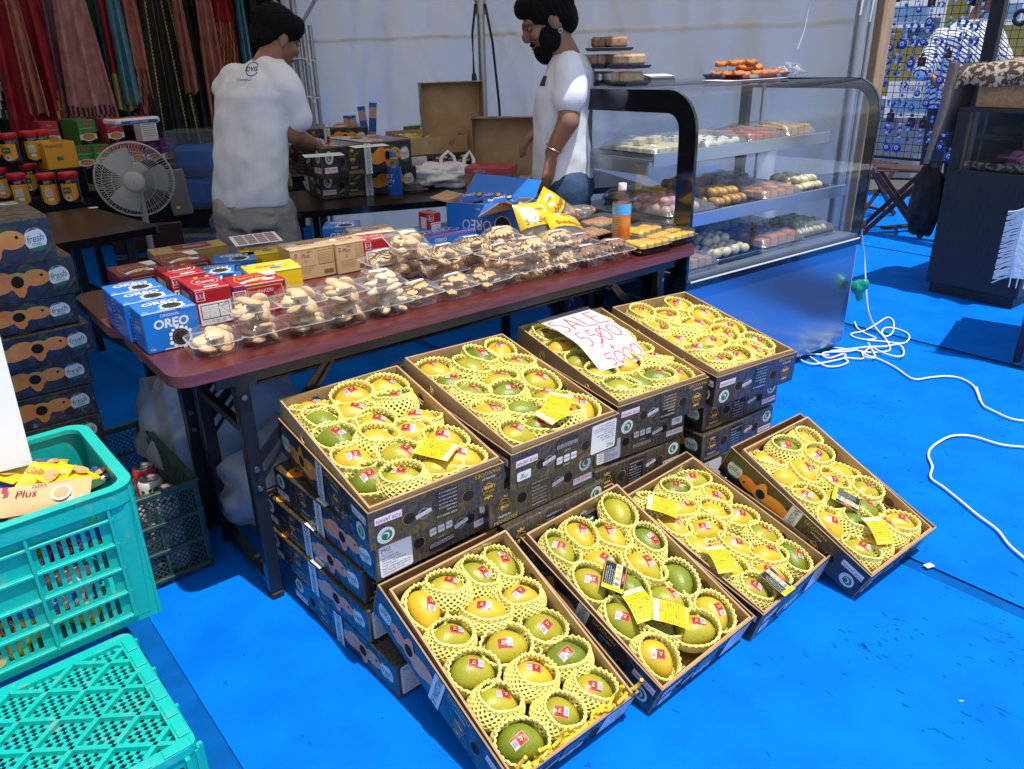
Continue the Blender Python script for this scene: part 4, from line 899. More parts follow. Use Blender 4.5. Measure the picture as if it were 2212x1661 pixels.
def cookie(kind, seed):
    b = MB(); r = random.Random(seed)
    if kind == 'round': b.ell((0, 0, 0), .021, .021, .0085, 'cookie_pale', n=16, k=8); b.tube([(.0175*math.cos(a*.45), .0175*math.sin(a*.45), .0045) for a in range(14)], .0012, 4, 'cookie_pale', closed=True)
    elif kind == 'white': b.ell((0, 0, 0), .030, .016, .010, 'cookie_white', n=14, k=7)
    elif kind == 'brown':
        b.ell((0, 0, 0), .024, .021, .011, 'cookie_pale', n=14, k=8)
        for x in (-.012, -.002, .008, .016):
            q = lambda y: .011*math.sqrt(max(.02, 1-(x/.024)**2-(y/.021)**2)); b.tube([(x+.003*math.sin(y*200), y, q(y)+.0002) for y in [k*.0045-.0157 for k in range(8)]], .0017, 5, 'cookie_brown')
    elif kind in ('ridge', 'finger'):
        L = .030 if kind == 'ridge' else .034
        for k in range(5): y = (k-2)*.0052; b.tube([(L*(t-.5)*1.9*.5*2*.5, y+.002*math.sin(t*9+k), .004+.003*math.cos(y*120)+.0012*math.sin(t*14)) for t in [i/8 for i in range(9)]], [.0032*(.55 if i in (0, 8) else 1) for i in range(9)], 6, 'cookie_gold' if kind == 'ridge' else 'cookie_pale')
    elif kind in ('flower', 'choc'):
        m = 'cookie_pale' if kind == 'flower' else 'cookie_choc'
        for k in range(8):
            a = k*math.pi/4; b.tube([(.021*t*math.cos(a+t*.8), .021*t*math.sin(a+t*.8), .010*(1-t*t)*.9+.002) for t in (.12, .35, .6, .85, 1.)], [.0052, .0056, .0058, .0052, .003], 6, m)
        b.ell((0, 0, .0095), .0048, .0048, .003, 'jam', n=8, k=5)
    return b.mesh('cookie')
CK = {k: cookie(k, 1) for k in ('round', 'white', 'brown', 'ridge', 'finger', 'flower', 'choc')}
CLAB = {}
def clabel(s_):
    if s_ not in CLAB:
        b = MB(); b.rect(-.024, .024, -.006, .006, 'paper', None, .0620); b.text(s_, .0072, 'black_ink', TR(0, 0, 0), 0, 0, .042, z=.0624); CLAB[s_] = b.mesh('box_label')
    return CLAB[s_]
def clam(px, py, z, kind, name, where, lab=None, yaw=0, tilt=(0, 0)):
    p = at(px, py, z); M = TR(p.x, p.y, z+.0005)@RZ(TA+yaw)@RX(tilt[0])@RY(tilt[1])@SC(1.06, 1.06, 1.0); rr = random.Random(int(px*7+py))
    t = thing('cookie_box', 'clear box of %s, %s' % (name, where), 'cookie box', M, 'clear plastic boxes of cookies')
    ob('box_base', CL_BASE, t); ob('box_lid', CL_LID, t)
    for i in range(12):
        x, y = ((-.020, -.020), (.020, -.018), (-.020, .020), (.020, .020), (-.022, -.008), (.018, -.012), (-.010, .020), (.020, .016), (.0, .0), (.022, .004), (-.004, -.024), (.004, .024))[i]; zz = .013 if i < 4 else .028 if i < 8 else .041
        if i >= 4: x += rr.uniform(-.006, .006); y += rr.uniform(-.006, .006)
        yy = rr.uniform(0, 180); tx = rr.uniform(-20, 20); 
        if kind == 'round' and i % 4 == 1: tx = 62
        ob('cookie', CK[kind], t, TR(x, y, zz+rr.uniform(0, .006))@RZ(yy)@RX(tx)@RY(rr.uniform(-20, 20)))
    if lab: ob('box_label', clabel(lab), t, TR(0, .006, 0)@RZ(rr.uniform(-10, 10)))
H1 = .7005; H2 = .7625; rowA = 'bottom layer of the front row'
clam(466, 757, H1, 'round', 'plain round cookies', 'standing alone nearest the blue boxes', yaw=-4)
clam(566, 734, H1, 'round', 'round cookies', 'under the first stacked box from the left', yaw=3)
clam(664, 713, H1, 'round', 'round cookies', 'under the second stacked box from the left', yaw=-3)
clam(752, 692, H1, 'round', 'round cookies', 'under the third stacked box from the left', yaw=4)
clam(838, 672, H1, 'white', 'white cookies', 'under the white cookies with a label', yaw=0)
clam(546, 690, H2, 'round', 'pale round cookies', 'first from the left in the upper layer', yaw=2)
clam(648, 672, H2, 'round', 'pale round cookies with one on edge', 'second of the upper layer', yaw=-5)
clam(738, 652, H2, 'round', 'tan round cookies', 'third of the upper layer', yaw=6)
clam(823, 633, H2, 'white', 'white cookies', 'labelled, at the end of the upper front layer', 'Walnut Cookies', yaw=-4)
clam(905, 653, H1, 'ridge', 'ridged cookies', 'labelled, right of the white cookies', 'Walnut Cookies', yaw=4)
clam(980, 637, H1, 'ridge', 'golden ridged cookies', 'labelled, in the middle of the front edge', 'Walnut Cookies', yaw=0)
clam(1052, 622, H1, 'ridge', 'golden ridged cookies', 'unlabelled, right of the two labelled ones', yaw=5)
clam(1110, 603, H1, 'finger', 'pale ridged cookies', 'under the labelled brown striped ones', yaw=-4)
clam(1160, 592, H1, 'flower', 'jam flower cookies', 'lower one of the left pile', yaw=2)
clam(1212, 581, H1, 'flower', 'jam flower cookies', 'lower one of the right pile', yaw=-2)
clam(1267, 570, H1, 'choc', 'chocolate swirl cookies', 'labelled, left of the pair at the edge', 'Choco Cookies', yaw=2)
clam(1324, 557, H1, 'choc', 'chocolate swirl cookies', 'labelled, nearest the tea bottle', 'Choco Cookies', yaw=-3)
clam(1253, 543, H1, 'choc', 'chocolate swirl cookies', 'labelled, behind the front pair', 'Choco Cookies', yaw=-3)
clam(835, 608, H1, 'round', 'plain cookies', 'underneath the cumin cookies box', yaw=0)
clam(828, 585, H2, 'brown', 'cumin cookies', 'labelled, left of the tilted one', 'Cumin Cookies', yaw=-6)
clam(895, 598, H1, 'round', 'cumin cookies', 'below the tilted box, lower layer', yaw=5)
clam(900, 573, H2, 'round', 'cumin cookies', 'directly under the tilted box', yaw=-5)
clam(878, 546, .822, 'round', 'cumin cookies', 'tilted on top of the pile', 'Cumin Cookies', yaw=-12, tilt=(9, 5))
clam(965, 602, H1, 'brown', 'brown striped cookies', 'under the walnut cookies', yaw=0)
clam(962, 572, H2, 'brown', 'brown striped walnut cookies', 'labelled, right of the tilted one', 'Walnut Cookies', yaw=6)
clam(1030, 580, H1, 'brown', 'striped cookies', 'under the left fennel cookies box', yaw=0)
clam(1020, 553, H2, 'brown', 'fennel cookies', 'labelled, behind the striped front one', 'Fennel Cookies', yaw=-8)
clam(1080, 571, H2, 'brown', 'fennel cookies', 'labelled, on the front edge pile', 'Fennel Cookies', yaw=3)
clam(1090, 556, H1, 'flower', 'jam cookies', 'under the rearmost jam cookies', yaw=0)
clam(1082, 532, H2, 'flower', 'jam cookies', 'rearmost, beside the open blue box', 'Heart Cookies', yaw=2)
clam(1146, 556, H2, 'flower', 'jam flower cookies', 'labelled, upper one of the left pile', 'Heart Cookies', yaw=-4)
clam(1204, 540, H2, 'flower', 'jam flower cookies', 'labelled, upper one of the right pile', 'Heart Cookies', yaw=5)

# printed biscuit cartons
for nm, c in (('bx_blue', (.003, .165, .60)), ('bx_red', (.42, .008, .018)), ('bx_maroon', (.20, .018, .030)), ('bx_yellow', (.85, .58, .01)), ('bx_beige', (.56, .38, .20)), ('bx_tan', (.50, .33, .10)), ('bx_purple', (.15, .01, .12))): mat(nm, c, .32, coat=.25, bump=.05, bscale=14)
mat('cookie_black', (.015, .012, .011), .6, bump=.5, bscale=200); mat('milk', (.80, .85, .90), .4)
def oreo_art(b, T, w_, h_, big=True):
    """white letters over a dark sandwich cookie with milk splashing"""
    b.text('ORIGINAL', h_*.10, 'off_white', T, w_*.5, h_*.88, z=.0006); b.text('OREO', h_*.30, 'off_white', T, w_*.50, h_*.68, w_*.66, z=.0006, it=.12, bold=.035)
    cx, cy, r = w_*.62, h_*.28, h_*.21
    for i in range(14): a = i*math.pi/7; q_ = 1.08+.22*((i*5) % 7)/7; b.disc(cx+r*q_*math.cos(a), cy+r*q_*math.sin(a), r*(.18+.10*((i*3) % 5)/5), 'milk', T, 8, .0005)
    b.disc(cx+r*.12, cy-r*.05, r*1.08, 'milk', T, 18, .0007); b.disc(cx, cy, r, 'cookie_black', T, 18, .0010); b.disc(cx, cy, r*.82, 'grey_ink', T, 18, .0012); b.disc(cx, cy, r*.77, 'cookie_black', T, 18, .0014)
    b.text('10x', h_*.09, 'off_white', T, w_*.10, h_*.10, z=.0006); b.rect(w_*.3, w_*.95, h_*.03, h_*.055, 'off_white', T, .0005)
def lu(b, T, x, y, k): b.rect(x-k*.5, x+k*.5, y-k*.6, y+k*.6, 'off_white', T, .0006); b.rect(x-k*.42, x+k*.42, y-k*.52, y+k*.52, 'crimson_ink', T, .0008); b.text('LU', k*.75, 'off_white', T, x, y, z=.0011)
def nut_label(b, T, x0, x1, y0, y1):
    b.rect(x0, x1, y0, y1, 'paper', T, .0012); h = y1-y0; w_ = x1-x0; b.rect(x0+w_*.05, x1-w_*.05, y0+h*.25, y1-h*.08, 'leaf_print', T, .0015); b.rect(x0+w_*.08, x0+w_*.60, y0+h*.29, y1-h*.12, 'paper', T, .0018); b.rect(x0+w_*.63, x1-w_*.08, y0+h*.29, y1-h*.12, 'paper', T, .0018)
    for i in range(6): b.rect(x0+w_*.10, x0+w_*.58, y0+h*(.33+i*.085), y0+h*(.337+i*.085), 'black_ink', T, .0020); b.rect(x0+w_*.65, x0+w_*.90, y0+h*(.40+i*.07), y0+h*(.406+i*.07), 'black_ink', T, .0020)
    b.rect(x0+w_*.30, x0+w_*.305, y0+h*.3, y1-h*.13, 'black_ink', T, .0020)
    b.text('ビスケット 名称 原材料名 小麦粉、砂糖', h*.07, 'black_ink', T, (x0+x1)/2, y0+h*.16, w_*.85, z=.0015); b.text('パーム油、食塩、膨張剤', h*.07, 'black_ink', T, (x0+x1)/2, y0+h*.08, w_*.6, z=.0015)
def carton_box(style, w_, d_, h_):
    b = MB(); T = lambda: FR((0, 0, h_), (1, 0, 0), (0, 1, 0)); F = FR((0, 0, 0), (1, 0, 0), (0, 0, 1)); L = FR((0, d_, 0), (0, -1, 0), (0, 0, 1)); Rr = FR((w_, 0, 0), (0, 1, 0), (0, 0, 1)); T = T()
    col = {'oreo': 'bx_blue', 'candi': 'bx_red', 'bist': 'bx_red', 'bist_shade': 'bx_maroon', 'gala': 'bx_yellow', 'zeera': 'bx_beige', 'tan': 'bx_tan', 'oreoflat': 'bx_blue'}[style]  # dim bistiks cartons: shade put into the red, giving maroon
    b.box(0, w_, 0, d_, 0, h_, col, bev=.002)
    b.box(.001, w_-.001, -.0006, .001, h_-.006, h_-.0052, 'grey_ink') if style != 'oreoflat' else None
    if style == 'oreo':
        oreo_art(b, F, w_, h_); oreo_art(b, T, w_, d_)
        b.text('OREO', h_*.2, 'off_white', L, d_*.55, h_*.55, d_*.6, z=.0008, it=.1); b.text('ORIGINAL', h_*.06, 'off_white', L, d_*.55, h_*.72, z=.0008)
        for i in range(9): b.rect(d_*.02, d_*.13, h_*(.08+i*.095), h_*(.12+i*.095), 'black_ink', L, .0006); b.rect(d_*.02, d_*.13, h_*(.12+i*.095), h_*(.145+i*.095), 'off_white', L, .0006)
    elif style == 'oreoflat':
        b.text('OREO', d_*.34, 'off_white', T, w_*.62, d_*.4, w_*.55, z=.0008, it=.12); b.poly(rrect(w_*.05, w_*.42, d_*.70, d_*.93, .004, 2), 'off_white', T, .0006); b.rect(0, w_, 0, d_*.10, 'bx_red', T, .0006); b.text('OREO', h_*.6, 'off_white', F, w_*.5, h_*.5, z=.0008)
        b.disc(w_*.30, d_*.38, d_*.16, 'milk', T, 16, .0006); b.disc(w_*.30, d_*.38, d_*.13, 'cookie_black', T, 16, .0010)
    elif style == 'candi':
        b.disc(w_*.55, d_*.5, w_*.36, 'off_white', T, 24, .0006, ry=d_*.26); b.disc(w_*.55, d_*.5, w_*.345, 'bx_red', T, 24, .0009, ry=d_*.245); b.text('Candi', d_*.24, 'off_white', T, w_*.55, d_*.48, w_*.5, z=.0012, it=.25)
        for i in range(3): b.box(w_*.40+i*.010, w_*.40+i*.010+.020, d_*.80, d_*.86, h_+.0005, h_+.0012, 'cookie_gold', bev=.0002)
        b.rect(w_*.35, w_*.75, d_*.08, d_*.15, 'off_white', T, .0006); lu(b, F, w_*.16, h_*.82, h_*.22); nut_label(b, F, w_*.06, w_*.95, h_*.03, h_*.62); lu(b, L, d_*.85, h_*.8, h_*.2); b.rect(d_*.2, d_*.7, h_*.2, h_*.8, 'off_white', L, .0006)
    elif style in ('bist', 'bist_shade'):
        P = [(w_*.2, d_*.15), (w_*.85, d_*.15), (w_*.92, d_*.5), (w_*.85, d_*.85), (w_*.2, d_*.85), (w_*.13, d_*.5)]; b.poly(P, 'gold_ink', T, .0006); b.poly([(w_*.52+(x-w_*.52)*.95, d_*.5+(y-d_*.5)*.93) for x, y in P], col, T, .0009)
        b.text('BISTIKS', d_*.22, 'gold_ink', T, w_*.52, d_*.62, w_*.6, z=.0012); b.poly([(w_*.2, d_*.1), (w_*.5, d_*.3), (w_*.8, d_*.12), (w_*.85, d_*.28), (w_*.5, d_*.45), (w_*.18, d_*.25)], 'milk', T, .0013)
        for i in range(3): b.bar((w_*(.3+.08*i), d_*.16, h_+.003), (w_*(.55+.08*i), d_*.36, h_+.003), .007, .003, 'cookie_gold')
        b.rect(w_*.0, w_*.22, 0, h_, 'bx_purple', F, .0005); lu(b, F, w_*.10, h_*.6, h_*.42); b.poly([(w_*.25, h_*.1), (w_*.93, h_*.1), (w_*.97, h_*.5), (w_*.93, h_*.9), (w_*.25, h_*.9)], 'gold_ink', F, .0007); b.poly([(w_*.27, h_*.13), (w_*.91, h_*.13), (w_*.95, h_*.5), (w_*.91, h_*.87), (w_*.27, h_*.87)], col, F, .0010)
        b.text('BAKERI', h_*.16, 'off_white', F, w_*.6, h_*.74, z=.0014); b.text('BISTIKS', h_*.36, 'gold_ink', F, w_*.6, h_*.42, w_*.6, z=.0014); b.rect(0, d_*.35, 0, h_, 'bx_purple', Rr, .0006); b.poly([(w_*.8, d_*.6), (w_*.99, d_*.6), (w_*.99, d_*.98), (w_*.7, d_*.98)], 'milk', T, .0010)
    elif style == 'gala':
        b.text('Gala', d_*.30, 'bx_red', T, w_*.40, d_*.55, w_*.38, z=.0010, it=.25); b.disc(w_*.72, d_*.62, w_*.14, 'cookie_gold', T, 18, .0008, ry=d_*.13); b.disc(w_*.55, d_*.30, w_*.12, 'bx_blue', T, 18, .0009, ry=d_*.08); lu(b, T, w_*.08, d_*.88, d_*.12)
        b.disc(w_*.55, h_*.4, h_*.30, 'cookie_gold', F, 20, .0006); b.disc(w_*.55, h_*.4, h_*.2, 'orange_print', F, 20, .0009); b.text('Gala', h_*.3, 'bx_red', F, w_*.25, h_*.75, z=.001, it=.25)
        b.disc(d_*.45, h_*.40, h_*.34, 'cookie_gold', Rr, 20, .0006); b.disc(d_*.45, h_*.40, h_*.22, 'orange_print', Rr, 20, .0009); b.disc(d_*.35, h_*.93, h_*.22, 'milk', Rr, 14, .0005, ry=h_*.12); lu(b, F, w_*.08, h_*.75, h_*.25)
    elif style == 'zeera':
        b.text('Plus', d_*.34, 'bx_maroon', T@TR(w_*.5, d_*.5, 0)@RZ(180), 0, 0, w_*.55, z=.0010, it=.2); b.text('ZEERA', d_*.10, 'black_ink', T@TR(w_*.5, d_*.5, 0)@RZ(180), w_*.1, d_*.22, z=.0010); b.disc(w_*.2, d_*.55, w_*.12, 'off_white', T, 16, .0006, ry=d_*.12)
        lu(b, T, w_*.92, d_*.12, d_*.1); lu(b, F, w_*.12, h_*.80, h_*.13); b.text('Plus', h_*.17, 'bx_maroon', F, w_*.34, h_*.76, z=.001, it=.2); b.text('ZEERA', h_*.06, 'black_ink', F, w_*.42, h_*.87, z=.001); b.text('C', h_*.10, 'bx_maroon', F, w_*.33, h_*.58, z=.001)
        for i in range(4): b.text(('ZEERA PLUS BISCUITS INGREDIENTS', 'Wheat flour, sugar, vegetable fat', 'cumin seed, salt, raising agents', 'Store in a cool and dry place')[i], h_*.04, 'black_ink', F, w_*.12, h_*(.42-.07*i), w_*.46, z=.001, al='L')
        b.rect(w_*.62, w_*.95, h_*.42, h_*.86, 'black_ink', F, .0006); b.rect(w_*.625, w_*.945, h_*.43, h_*.85, 'bx_beige', F, .0008)
        for i in range(7): b.rect(w_*.64, w_*.93, h_*(.46+.053*i), h_*(.466+.053*i), 'black_ink', F, .0010)
        for i in range(14): b.rect(w_*(.72+.016*i), w_*(.728+.016*i), h_*.08, h_*.24, 'black_ink', F, .0008)
        b.rect(w_*.70, w_*.95, h_*.06, h_*.08, 'off_white', F, .0005)
    elif style == 'tan': b.text('LU Bakeri', h_*.4, 'bx_red', F, w_*.5, h_*.5, w_*.5); b.rect(w_*.30, w_*.80, d_*.1, d_*.9, 'bx_maroon', T, .0006); b.text('Bistiks', d_*.3, 'off_white', T, w_*.6, d_*.5, w_*.3); lu(b, T, w_*.1, d_*.7, d_*.25)
    return b.mesh('biscuit_carton')
_cb = {}
def carton_at(style, w_, d_, h_, px, py, ztop, yaw, label, group='biscuit cartons on the tables'):
    """px, py: the front left upper corner in the photograph"""
    k = (style, w_, d_, h_)
    if k not in _cb: _cb[k] = carton_box(*k)
    p = at(px, py, ztop); return solo('biscuit_carton', _cb[k], label, 'carton', TR(p.x, p.y, ztop-h_+.0005)@RZ(TA+yaw), group)
T1 = .7005
carton_at('oreo', .130, .108, .100, *Z5(1035, 945), T1+.1, 0, 'blue cookie carton at the front left table corner, nearest the edge')
carton_at('oreo', .130, .108, .100, *Z5(905, 868), T1+.1, 1, 'blue cookie carton in the middle of three at the table corner')
carton_at('oreo', .130, .108, .100, *Z5(815, 797), T1+.1, -1, 'blue cookie carton at the back of three at the table corner')
carton_at('candi', .094, .150, .100, *Z5(1425, 765), T1+.1, -2, 'red biscuit carton with green nutrition label facing the front')
carton_at('candi', .100, .150, .100, *Z5(1250, 668), T1+.1, 0, 'red biscuit carton behind the one with the nutrition label')
carton_at('bist_shade', .130, .155, .085, *Z5(880, 670), T1+.085, 0, 'shade-toned maroon biscuit carton at the back left corner of the tables')
carton_at('bist_shade', .135, .155, .085, *Z5(1210, 585), T1+.085, 0, 'shade-toned maroon biscuit carton right of the corner one')
carton_at('tan', .240, .10, .06, *Z5(1130, 500), T1+.06, -4, 'long tan biscuit carton at the back edge of the tables')
carton_at('oreo', .105, .11, .08, *Z5(1450, 650), T1+.08, -20, 'blue cookie carton lying between the red and yellow cartons')
carton_at('oreo', .125, .11, .08, *Z5(1570, 560), T1+.08, -20, 'shaded blue cookie carton behind another flat blue one')
carton_at('oreo', .10, .08, .07, *Z5(1515, 690), T1+.07, -20, 'blue cookie carton just behind the lit bistiks carton')
carton_at('bist', .140, .120, .085, *Z5(1720, 740), T1+.085, -6, 'bright red carton reading BISTIKS behind the first cookie boxes')
carton_at('gala', .150, .110, .085, *Z5(1840, 640), T1+.085, -8, 'bright yellow carton with coconut cookie picture, in the sun')
carton_at('gala', .150, .110, .080, *Z5(1790, 505), T1+.080, -12, 'shaded yellow carton behind the sunlit yellow one')
carton_at('zeera', .146, .110, .100, *Z6(290, 560), T1+.1, -3, 'beige cumin biscuit carton, left one of the front pair')
carton_at('zeera', .110, .110, .100, *Z6(627, 512), T1+.1, -2, 'beige cumin biscuit carton, right one of the front pair')
carton_at('zeera', .150, .110, .100, *Z6(745, 440), T1+.1, -18, 'beige cumin biscuit carton lying behind the front pair')
carton_at('candi', .001+.10, .10, .095, *Z6(835, 490), T1+.095, -2, 'small carton with label between beige cartons and tilted cookie box')
carton_at('oreo', .125, .12, .09, *Z6(530, 395), T1+.10, -32, 'opened blue carton in the shade at the back of the tables')
carton_at('oreoflat', .30, .21, .03, *Z6(1130, 490), T1+.03, -8, 'flat blue carton lying in front of the big open one')
carton_at('candi', .05, .08, .09, *Z6(1325, 290), T1+.09, 0, 'small red carton left of the big open blue box')
b = MB(); b.box(0, .15, 0, .12, 0, .001, 'paper')
for i in range(4):
    for j in range(5): b.rect(.012+i*.033, .040+i*.033, .010+j*.021, .026+j*.021, 'bx_maroon', None, .0014); b.rect(.014+i*.033, .036+i*.033, .016+j*.021, .018+j*.021, 'off_white', None, .0018)
p = at(*Z5(1740, 430), .80); solo('label_sheet', b, 'pale sheet of maroon stickers lying over the yellow cartons', 'sheet', TR(p.x, p.y, .797)@RZ(TA-10)@RX(4))

# big open blue carton with packets
pA = at(*Z6(1460, 440), T1); pB = at(*Z6(2000, 478), T1); d = pB-pA; yw = math.degrees(math.atan2(d.y, d.x)); wL = d.length*.98
M = TR(pA.x, pA.y, T1)@RZ(yw); t = thing('open_carton', 'big open blue cookie carton with raised flaps and blue packets inside', 'carton', M); hB = .125; dB = .165
mat('corrugated', (.55, .34, .18), .85, col2=(.45, .27, .13), nscale=60, stretch=(1, 12, 1), bump=.15, bscale=80)
FFb = (FR((0, 0, 0), (1, 0, 0), (0, 0, 1)), FR((wL, dB, 0), (-1, 0, 0), (0, 0, 1)), FR((0, dB, 0), (0, -1, 0), (0, 0, 1)), FR((wL, 0, 0), (0, 1, 0), (0, 0, 1)))
for k, F in enumerate(FFb):
    b = MB(); w_ = wL if k < 2 else dB; b.plate([(0, 0), (w_, 0), (w_, hB), (0, hB)], [], .004, 'bx_blue', F@TR(0, 0, -.002), 'corrugated')
    if k == 0:
        b.text('OREO', .055, 'off_white', F@TR(wL*.42, .045, 0)@RZ(180), 0, 0, .12, z=.0016, it=.1); b.disc(wL*.78, .050, .034, 'milk', F, 20, .0012); b.disc(wL*.78, .052, .030, 'cookie_black', F, 20, .0016); b.text('24x', .012, 'off_white', F@TR(wL*.45, .105, 0)@RZ(180), 0, 0, z=.0014)
    if k == 2:
        for i in range(8): b.rect(.01, dB-.03, .010+i*.014, .017+i*.014, 'black_ink', F, .0012); b.rect(.01, dB-.03, .017+i*.014, .020+i*.014, 'off_white', F, .0012)
    ob('side_panel', b, t)
def flap(pts, m, ins):
    b = MB(); P = [Vector(p) for p in pts]; n_ = (P[1]-P[0]).cross(P[2]-P[0]).normalized()*.0035; k = len(P)
    b.add([p+n_ for p in P], [tuple(range(k))], ins); b.add([p-n_*.1 for p in P], [tuple(reversed(range(k)))], m); b.add([p+n_ for p in P]+[p-n_*.1 for p in P], [(i, k+i, k+(i+1) % k, (i+1) % k) for i in range(k)], 'corrugated'); ob('flap', b, t)
flap([(wL*.55, -.002, hB), (wL, -.002, hB), (wL*.98, -.105, hB+.035), (wL*.82, -.060, hB+.02), (wL*.60, -.100, hB-.025)], 'bx_blue', 'corrugated')
flap([(0, dB, hB), (wL, dB, hB), (wL*1.02, dB+.06, hB+.06), (.02, dB+.07, hB+.075)][::-1], 'bx_blue', 'kraft_dark')
flap([(0, 0, hB), (0, dB, hB), (-.08, dB, hB+.012), (-.08, .02, hB+.008)], 'bx_blue', 'corrugated')
b = MB(); b.box(.003, wL-.003, .003, dB-.003, 0, .004, 'corrugated'); ob('base', b, t)
rr = random.Random(4)
for i in range(7): solo('snack_packet', PK[2][0], 'blue cookie packet, number %s from the left in the big open carton' % ordn[i], 'packet', M@TR(.05+i*(wL-.1)/6, dB*.5+rr.uniform(-.03, .02), hB-.018+.018*(i % 2)+rr.uniform(0, .01))@RZ(rr.uniform(-50, 50))@RX(rr.uniform(0, 40))@RY(rr.uniform(-15, 15)), 'blue packets in the open carton')

# yellow bags of snacks
mat('bag_yellow', (.80, .52, .01), .25, coat=.5, bump=.6, bscale=22); clear('bag_clear', (.97, .95, .9), gloss=.10, rough=.08, haze=.10, bump=.6, bscale=20)
mat('crisp', (.55, .30, .09), .7, col2=(.40, .20, .05), nscale=30, bump=.3, bscale=60)
def snack_bag(M, label, full=True, seed=1):
    t = thing('snack_bag', label, 'snack bag', M, 'yellow snack bags'); nx, ny = 16, 16; P = []; w_, h_ = .15, .17; r = random.Random(seed)
    def S(u, v, s_, k=1.):
        e = math.sin(math.pi*min(1, max(0, u)))**.5*math.sin(math.pi*min(1, max(0, v)))**.6; return (w_*(u-.5), h_*(v-.5), s_*(.034*e*k*(1+.3*nz((u*3, v*3, s_), 1, seed*9))+.0006))
    def half(b, m, u0, u1, v0, v1, s_, k=1.):
        b.add([S(u0+(u1-u0)*i/nx, v0+(v1-v0)*j/ny, s_, k) for j in range(ny+1) for i in range(nx+1)], [((j*(nx+1)+i, j*(nx+1)+i+1, (j+1)*(nx+1)+i+1, (j+1)*(nx+1)+i) if s_ > 0 else ((j+1)*(nx+1)+i, (j+1)*(nx+1)+i+1, j*(nx+1)+i+1, j*(nx+1)+i)) for j in range(ny) for i in range(nx)], m, smooth=True)
    b = MB(); half(b, 'bag_clear', 0, 1, 0, .42, 1); half(b, 'bag_yellow', 0, 1, .42, 1, 1); half(b, 'bag_yellow', 0, 1, 0, 1, -1)
    k = len(b.v); b.text('Siddique', .034, 'bx_maroon', TR(-.0, .005, 0), 0, 0, .13, z=0, it=.1); b.text('http://www.siddique.co.jp', .012, 'black_ink', TR(0, -.018, 0), 0, 0, .12, z=0)
    b.poly(rrect(-.035, .035, .034, .066, .01, 3), 'paper', None, -.0008); b.text('Siddique', .016, 'bx_maroon', TR(0, .050, 0), 0, 0, .055, z=0, it=.2)
    for i in range(k, len(b.v)):
        x, y, z = b.v[i]; q = S(x/w_+.5, y/h_+.5, 1); b.v[i] = (x, y, q[2]+.0022+z)
    ob('bag_film', b, t)
    b = MB()
    for i in range(26): b.ell((r.uniform(-.055, .055), r.uniform(-.072, -.02), r.uniform(-.012, .016)), .014, .006, .005, 'crisp', RZ(0), n=7, k=5)
    ob('snack', b, t); tag(t.children[-1], kind='stuff'); return t
p = at(1160, 492, .765); snack_bag(TR(p.x, p.y, .775)@RZ(TA-8)@RX(58), 'upright yellow snack bag right of the big open blue carton', seed=1)
p = at(1225, 492, .765); snack_bag(TR(p.x, p.y, .755)@RZ(TA+12)@RX(35)@RZ(-25), 'yellow snack bag leaning left, behind the tea bottle trays', seed=2)
p = at(1195, 505, .74); snack_bag(TR(p.x, p.y, .735)@RZ(TA-12)@RX(15)@RZ(15), 'yellow snack bag lying flat in front of the two leaning ones', seed=3)
p = at(1200, 465, .76); snack_bag(TR(p.x, p.y, .775)@RZ(TA)@RX(50)@RZ(40), 'yellow snack bag at the back of the group of four', seed=4)

# black trays with clear lids
mat('tray_black', (.012, .014, .02), .3, coat=.3)
for nm, c in (('sw_yellow', (.85, .50, .03)), ('sw_roll', (.48, .25, .10)), ('sw_mix', (.62, .42, .16)), ('sw_pink', (.75, .35, .30)), ('sw_red', (.55, .09, .03)), ('sw_cream', (.80, .68, .42)), ('sw_white', (.80, .76, .66)), ('sw_choc', (.12, .05, .03)), ('sw_orange', (.70, .22, .02)), ('sw_gold', (.62, .32, .05))): mat(nm, c, .45, col2=tuple(x*.75 for x in c), nscale=20, bump=.2, bscale=70, coat=.2)
def sweet_tray(M, label, kind, w_=.17, d_=.125, seed=0):
    t = thing('sweet_tray', label, 'food tray', M, 'black trays of sweets with clear lids')
    b = MB(); loft(b, [ring(w_*.84, d_*.84, .001), ring(w_*.9, d_*.9, .022), ring(w_, d_, .023), ring(w_, d_, .026)], 'tray_black', cap0=True); ob('tray_base', b, t)
    b = MB(); b.poly(rrect(-w_*.44, w_*.44, -d_*.44, d_*.44, .02), 'tray_black', None, .004); ob('tray_floor', b, t)
    b = MB(); loft(b, [ring(w_, d_, .0265), ring(w_*.88, d_*.88, .028), ring(w_*.84, d_*.82, .045), ring(w_*.80, d_*.78, .047)], 'clam', cap1=True); ob('tray_lid', b, t); r = random.Random(seed)
    if kind == 'roll':
        for j in range(2):
            for i in range(7): b = MB(); x = (i-3)*.019; b.tube([(x, y-.024+(.052 if j else 0), .022+.002*math.sin(y*60)) for y in [k*.008-.024+.0 for k in range(7)]], .0085, 8, 'sw_roll'); ob('pastry', b, t)
    else:
        for j in range(2):
            for i in range(4): b = MB(); x = (i-1.5)*.036; y = -.024+.048*j; b.box(x-.016, x+.016, y-.020, y+.020, .006, .034+r.uniform(0, .006), 'sw_yellow', RZ(0), bev=.004); b.box(x-.014, x+.014, y-.021, y+.021, .006, .024, 'sw_mix', bev=.003); ob('pastry', b, t)
def put(px, py, z, yaw=0, tx=0, ty=0): p = at(px, py, z); return TR(p.x, p.y, z+.0005)@RZ(TA+yaw)@RX(tx)@RY(ty)
sweet_tray(put(1275, 517, .7005, 2), 'lidded black tray of brown rolls left of the tea bottle', 'roll')
sweet_tray(put(1300, 493, .7005, 4), 'lidded black tray of pastries behind the tray of brown rolls', 'roll', seed=2)
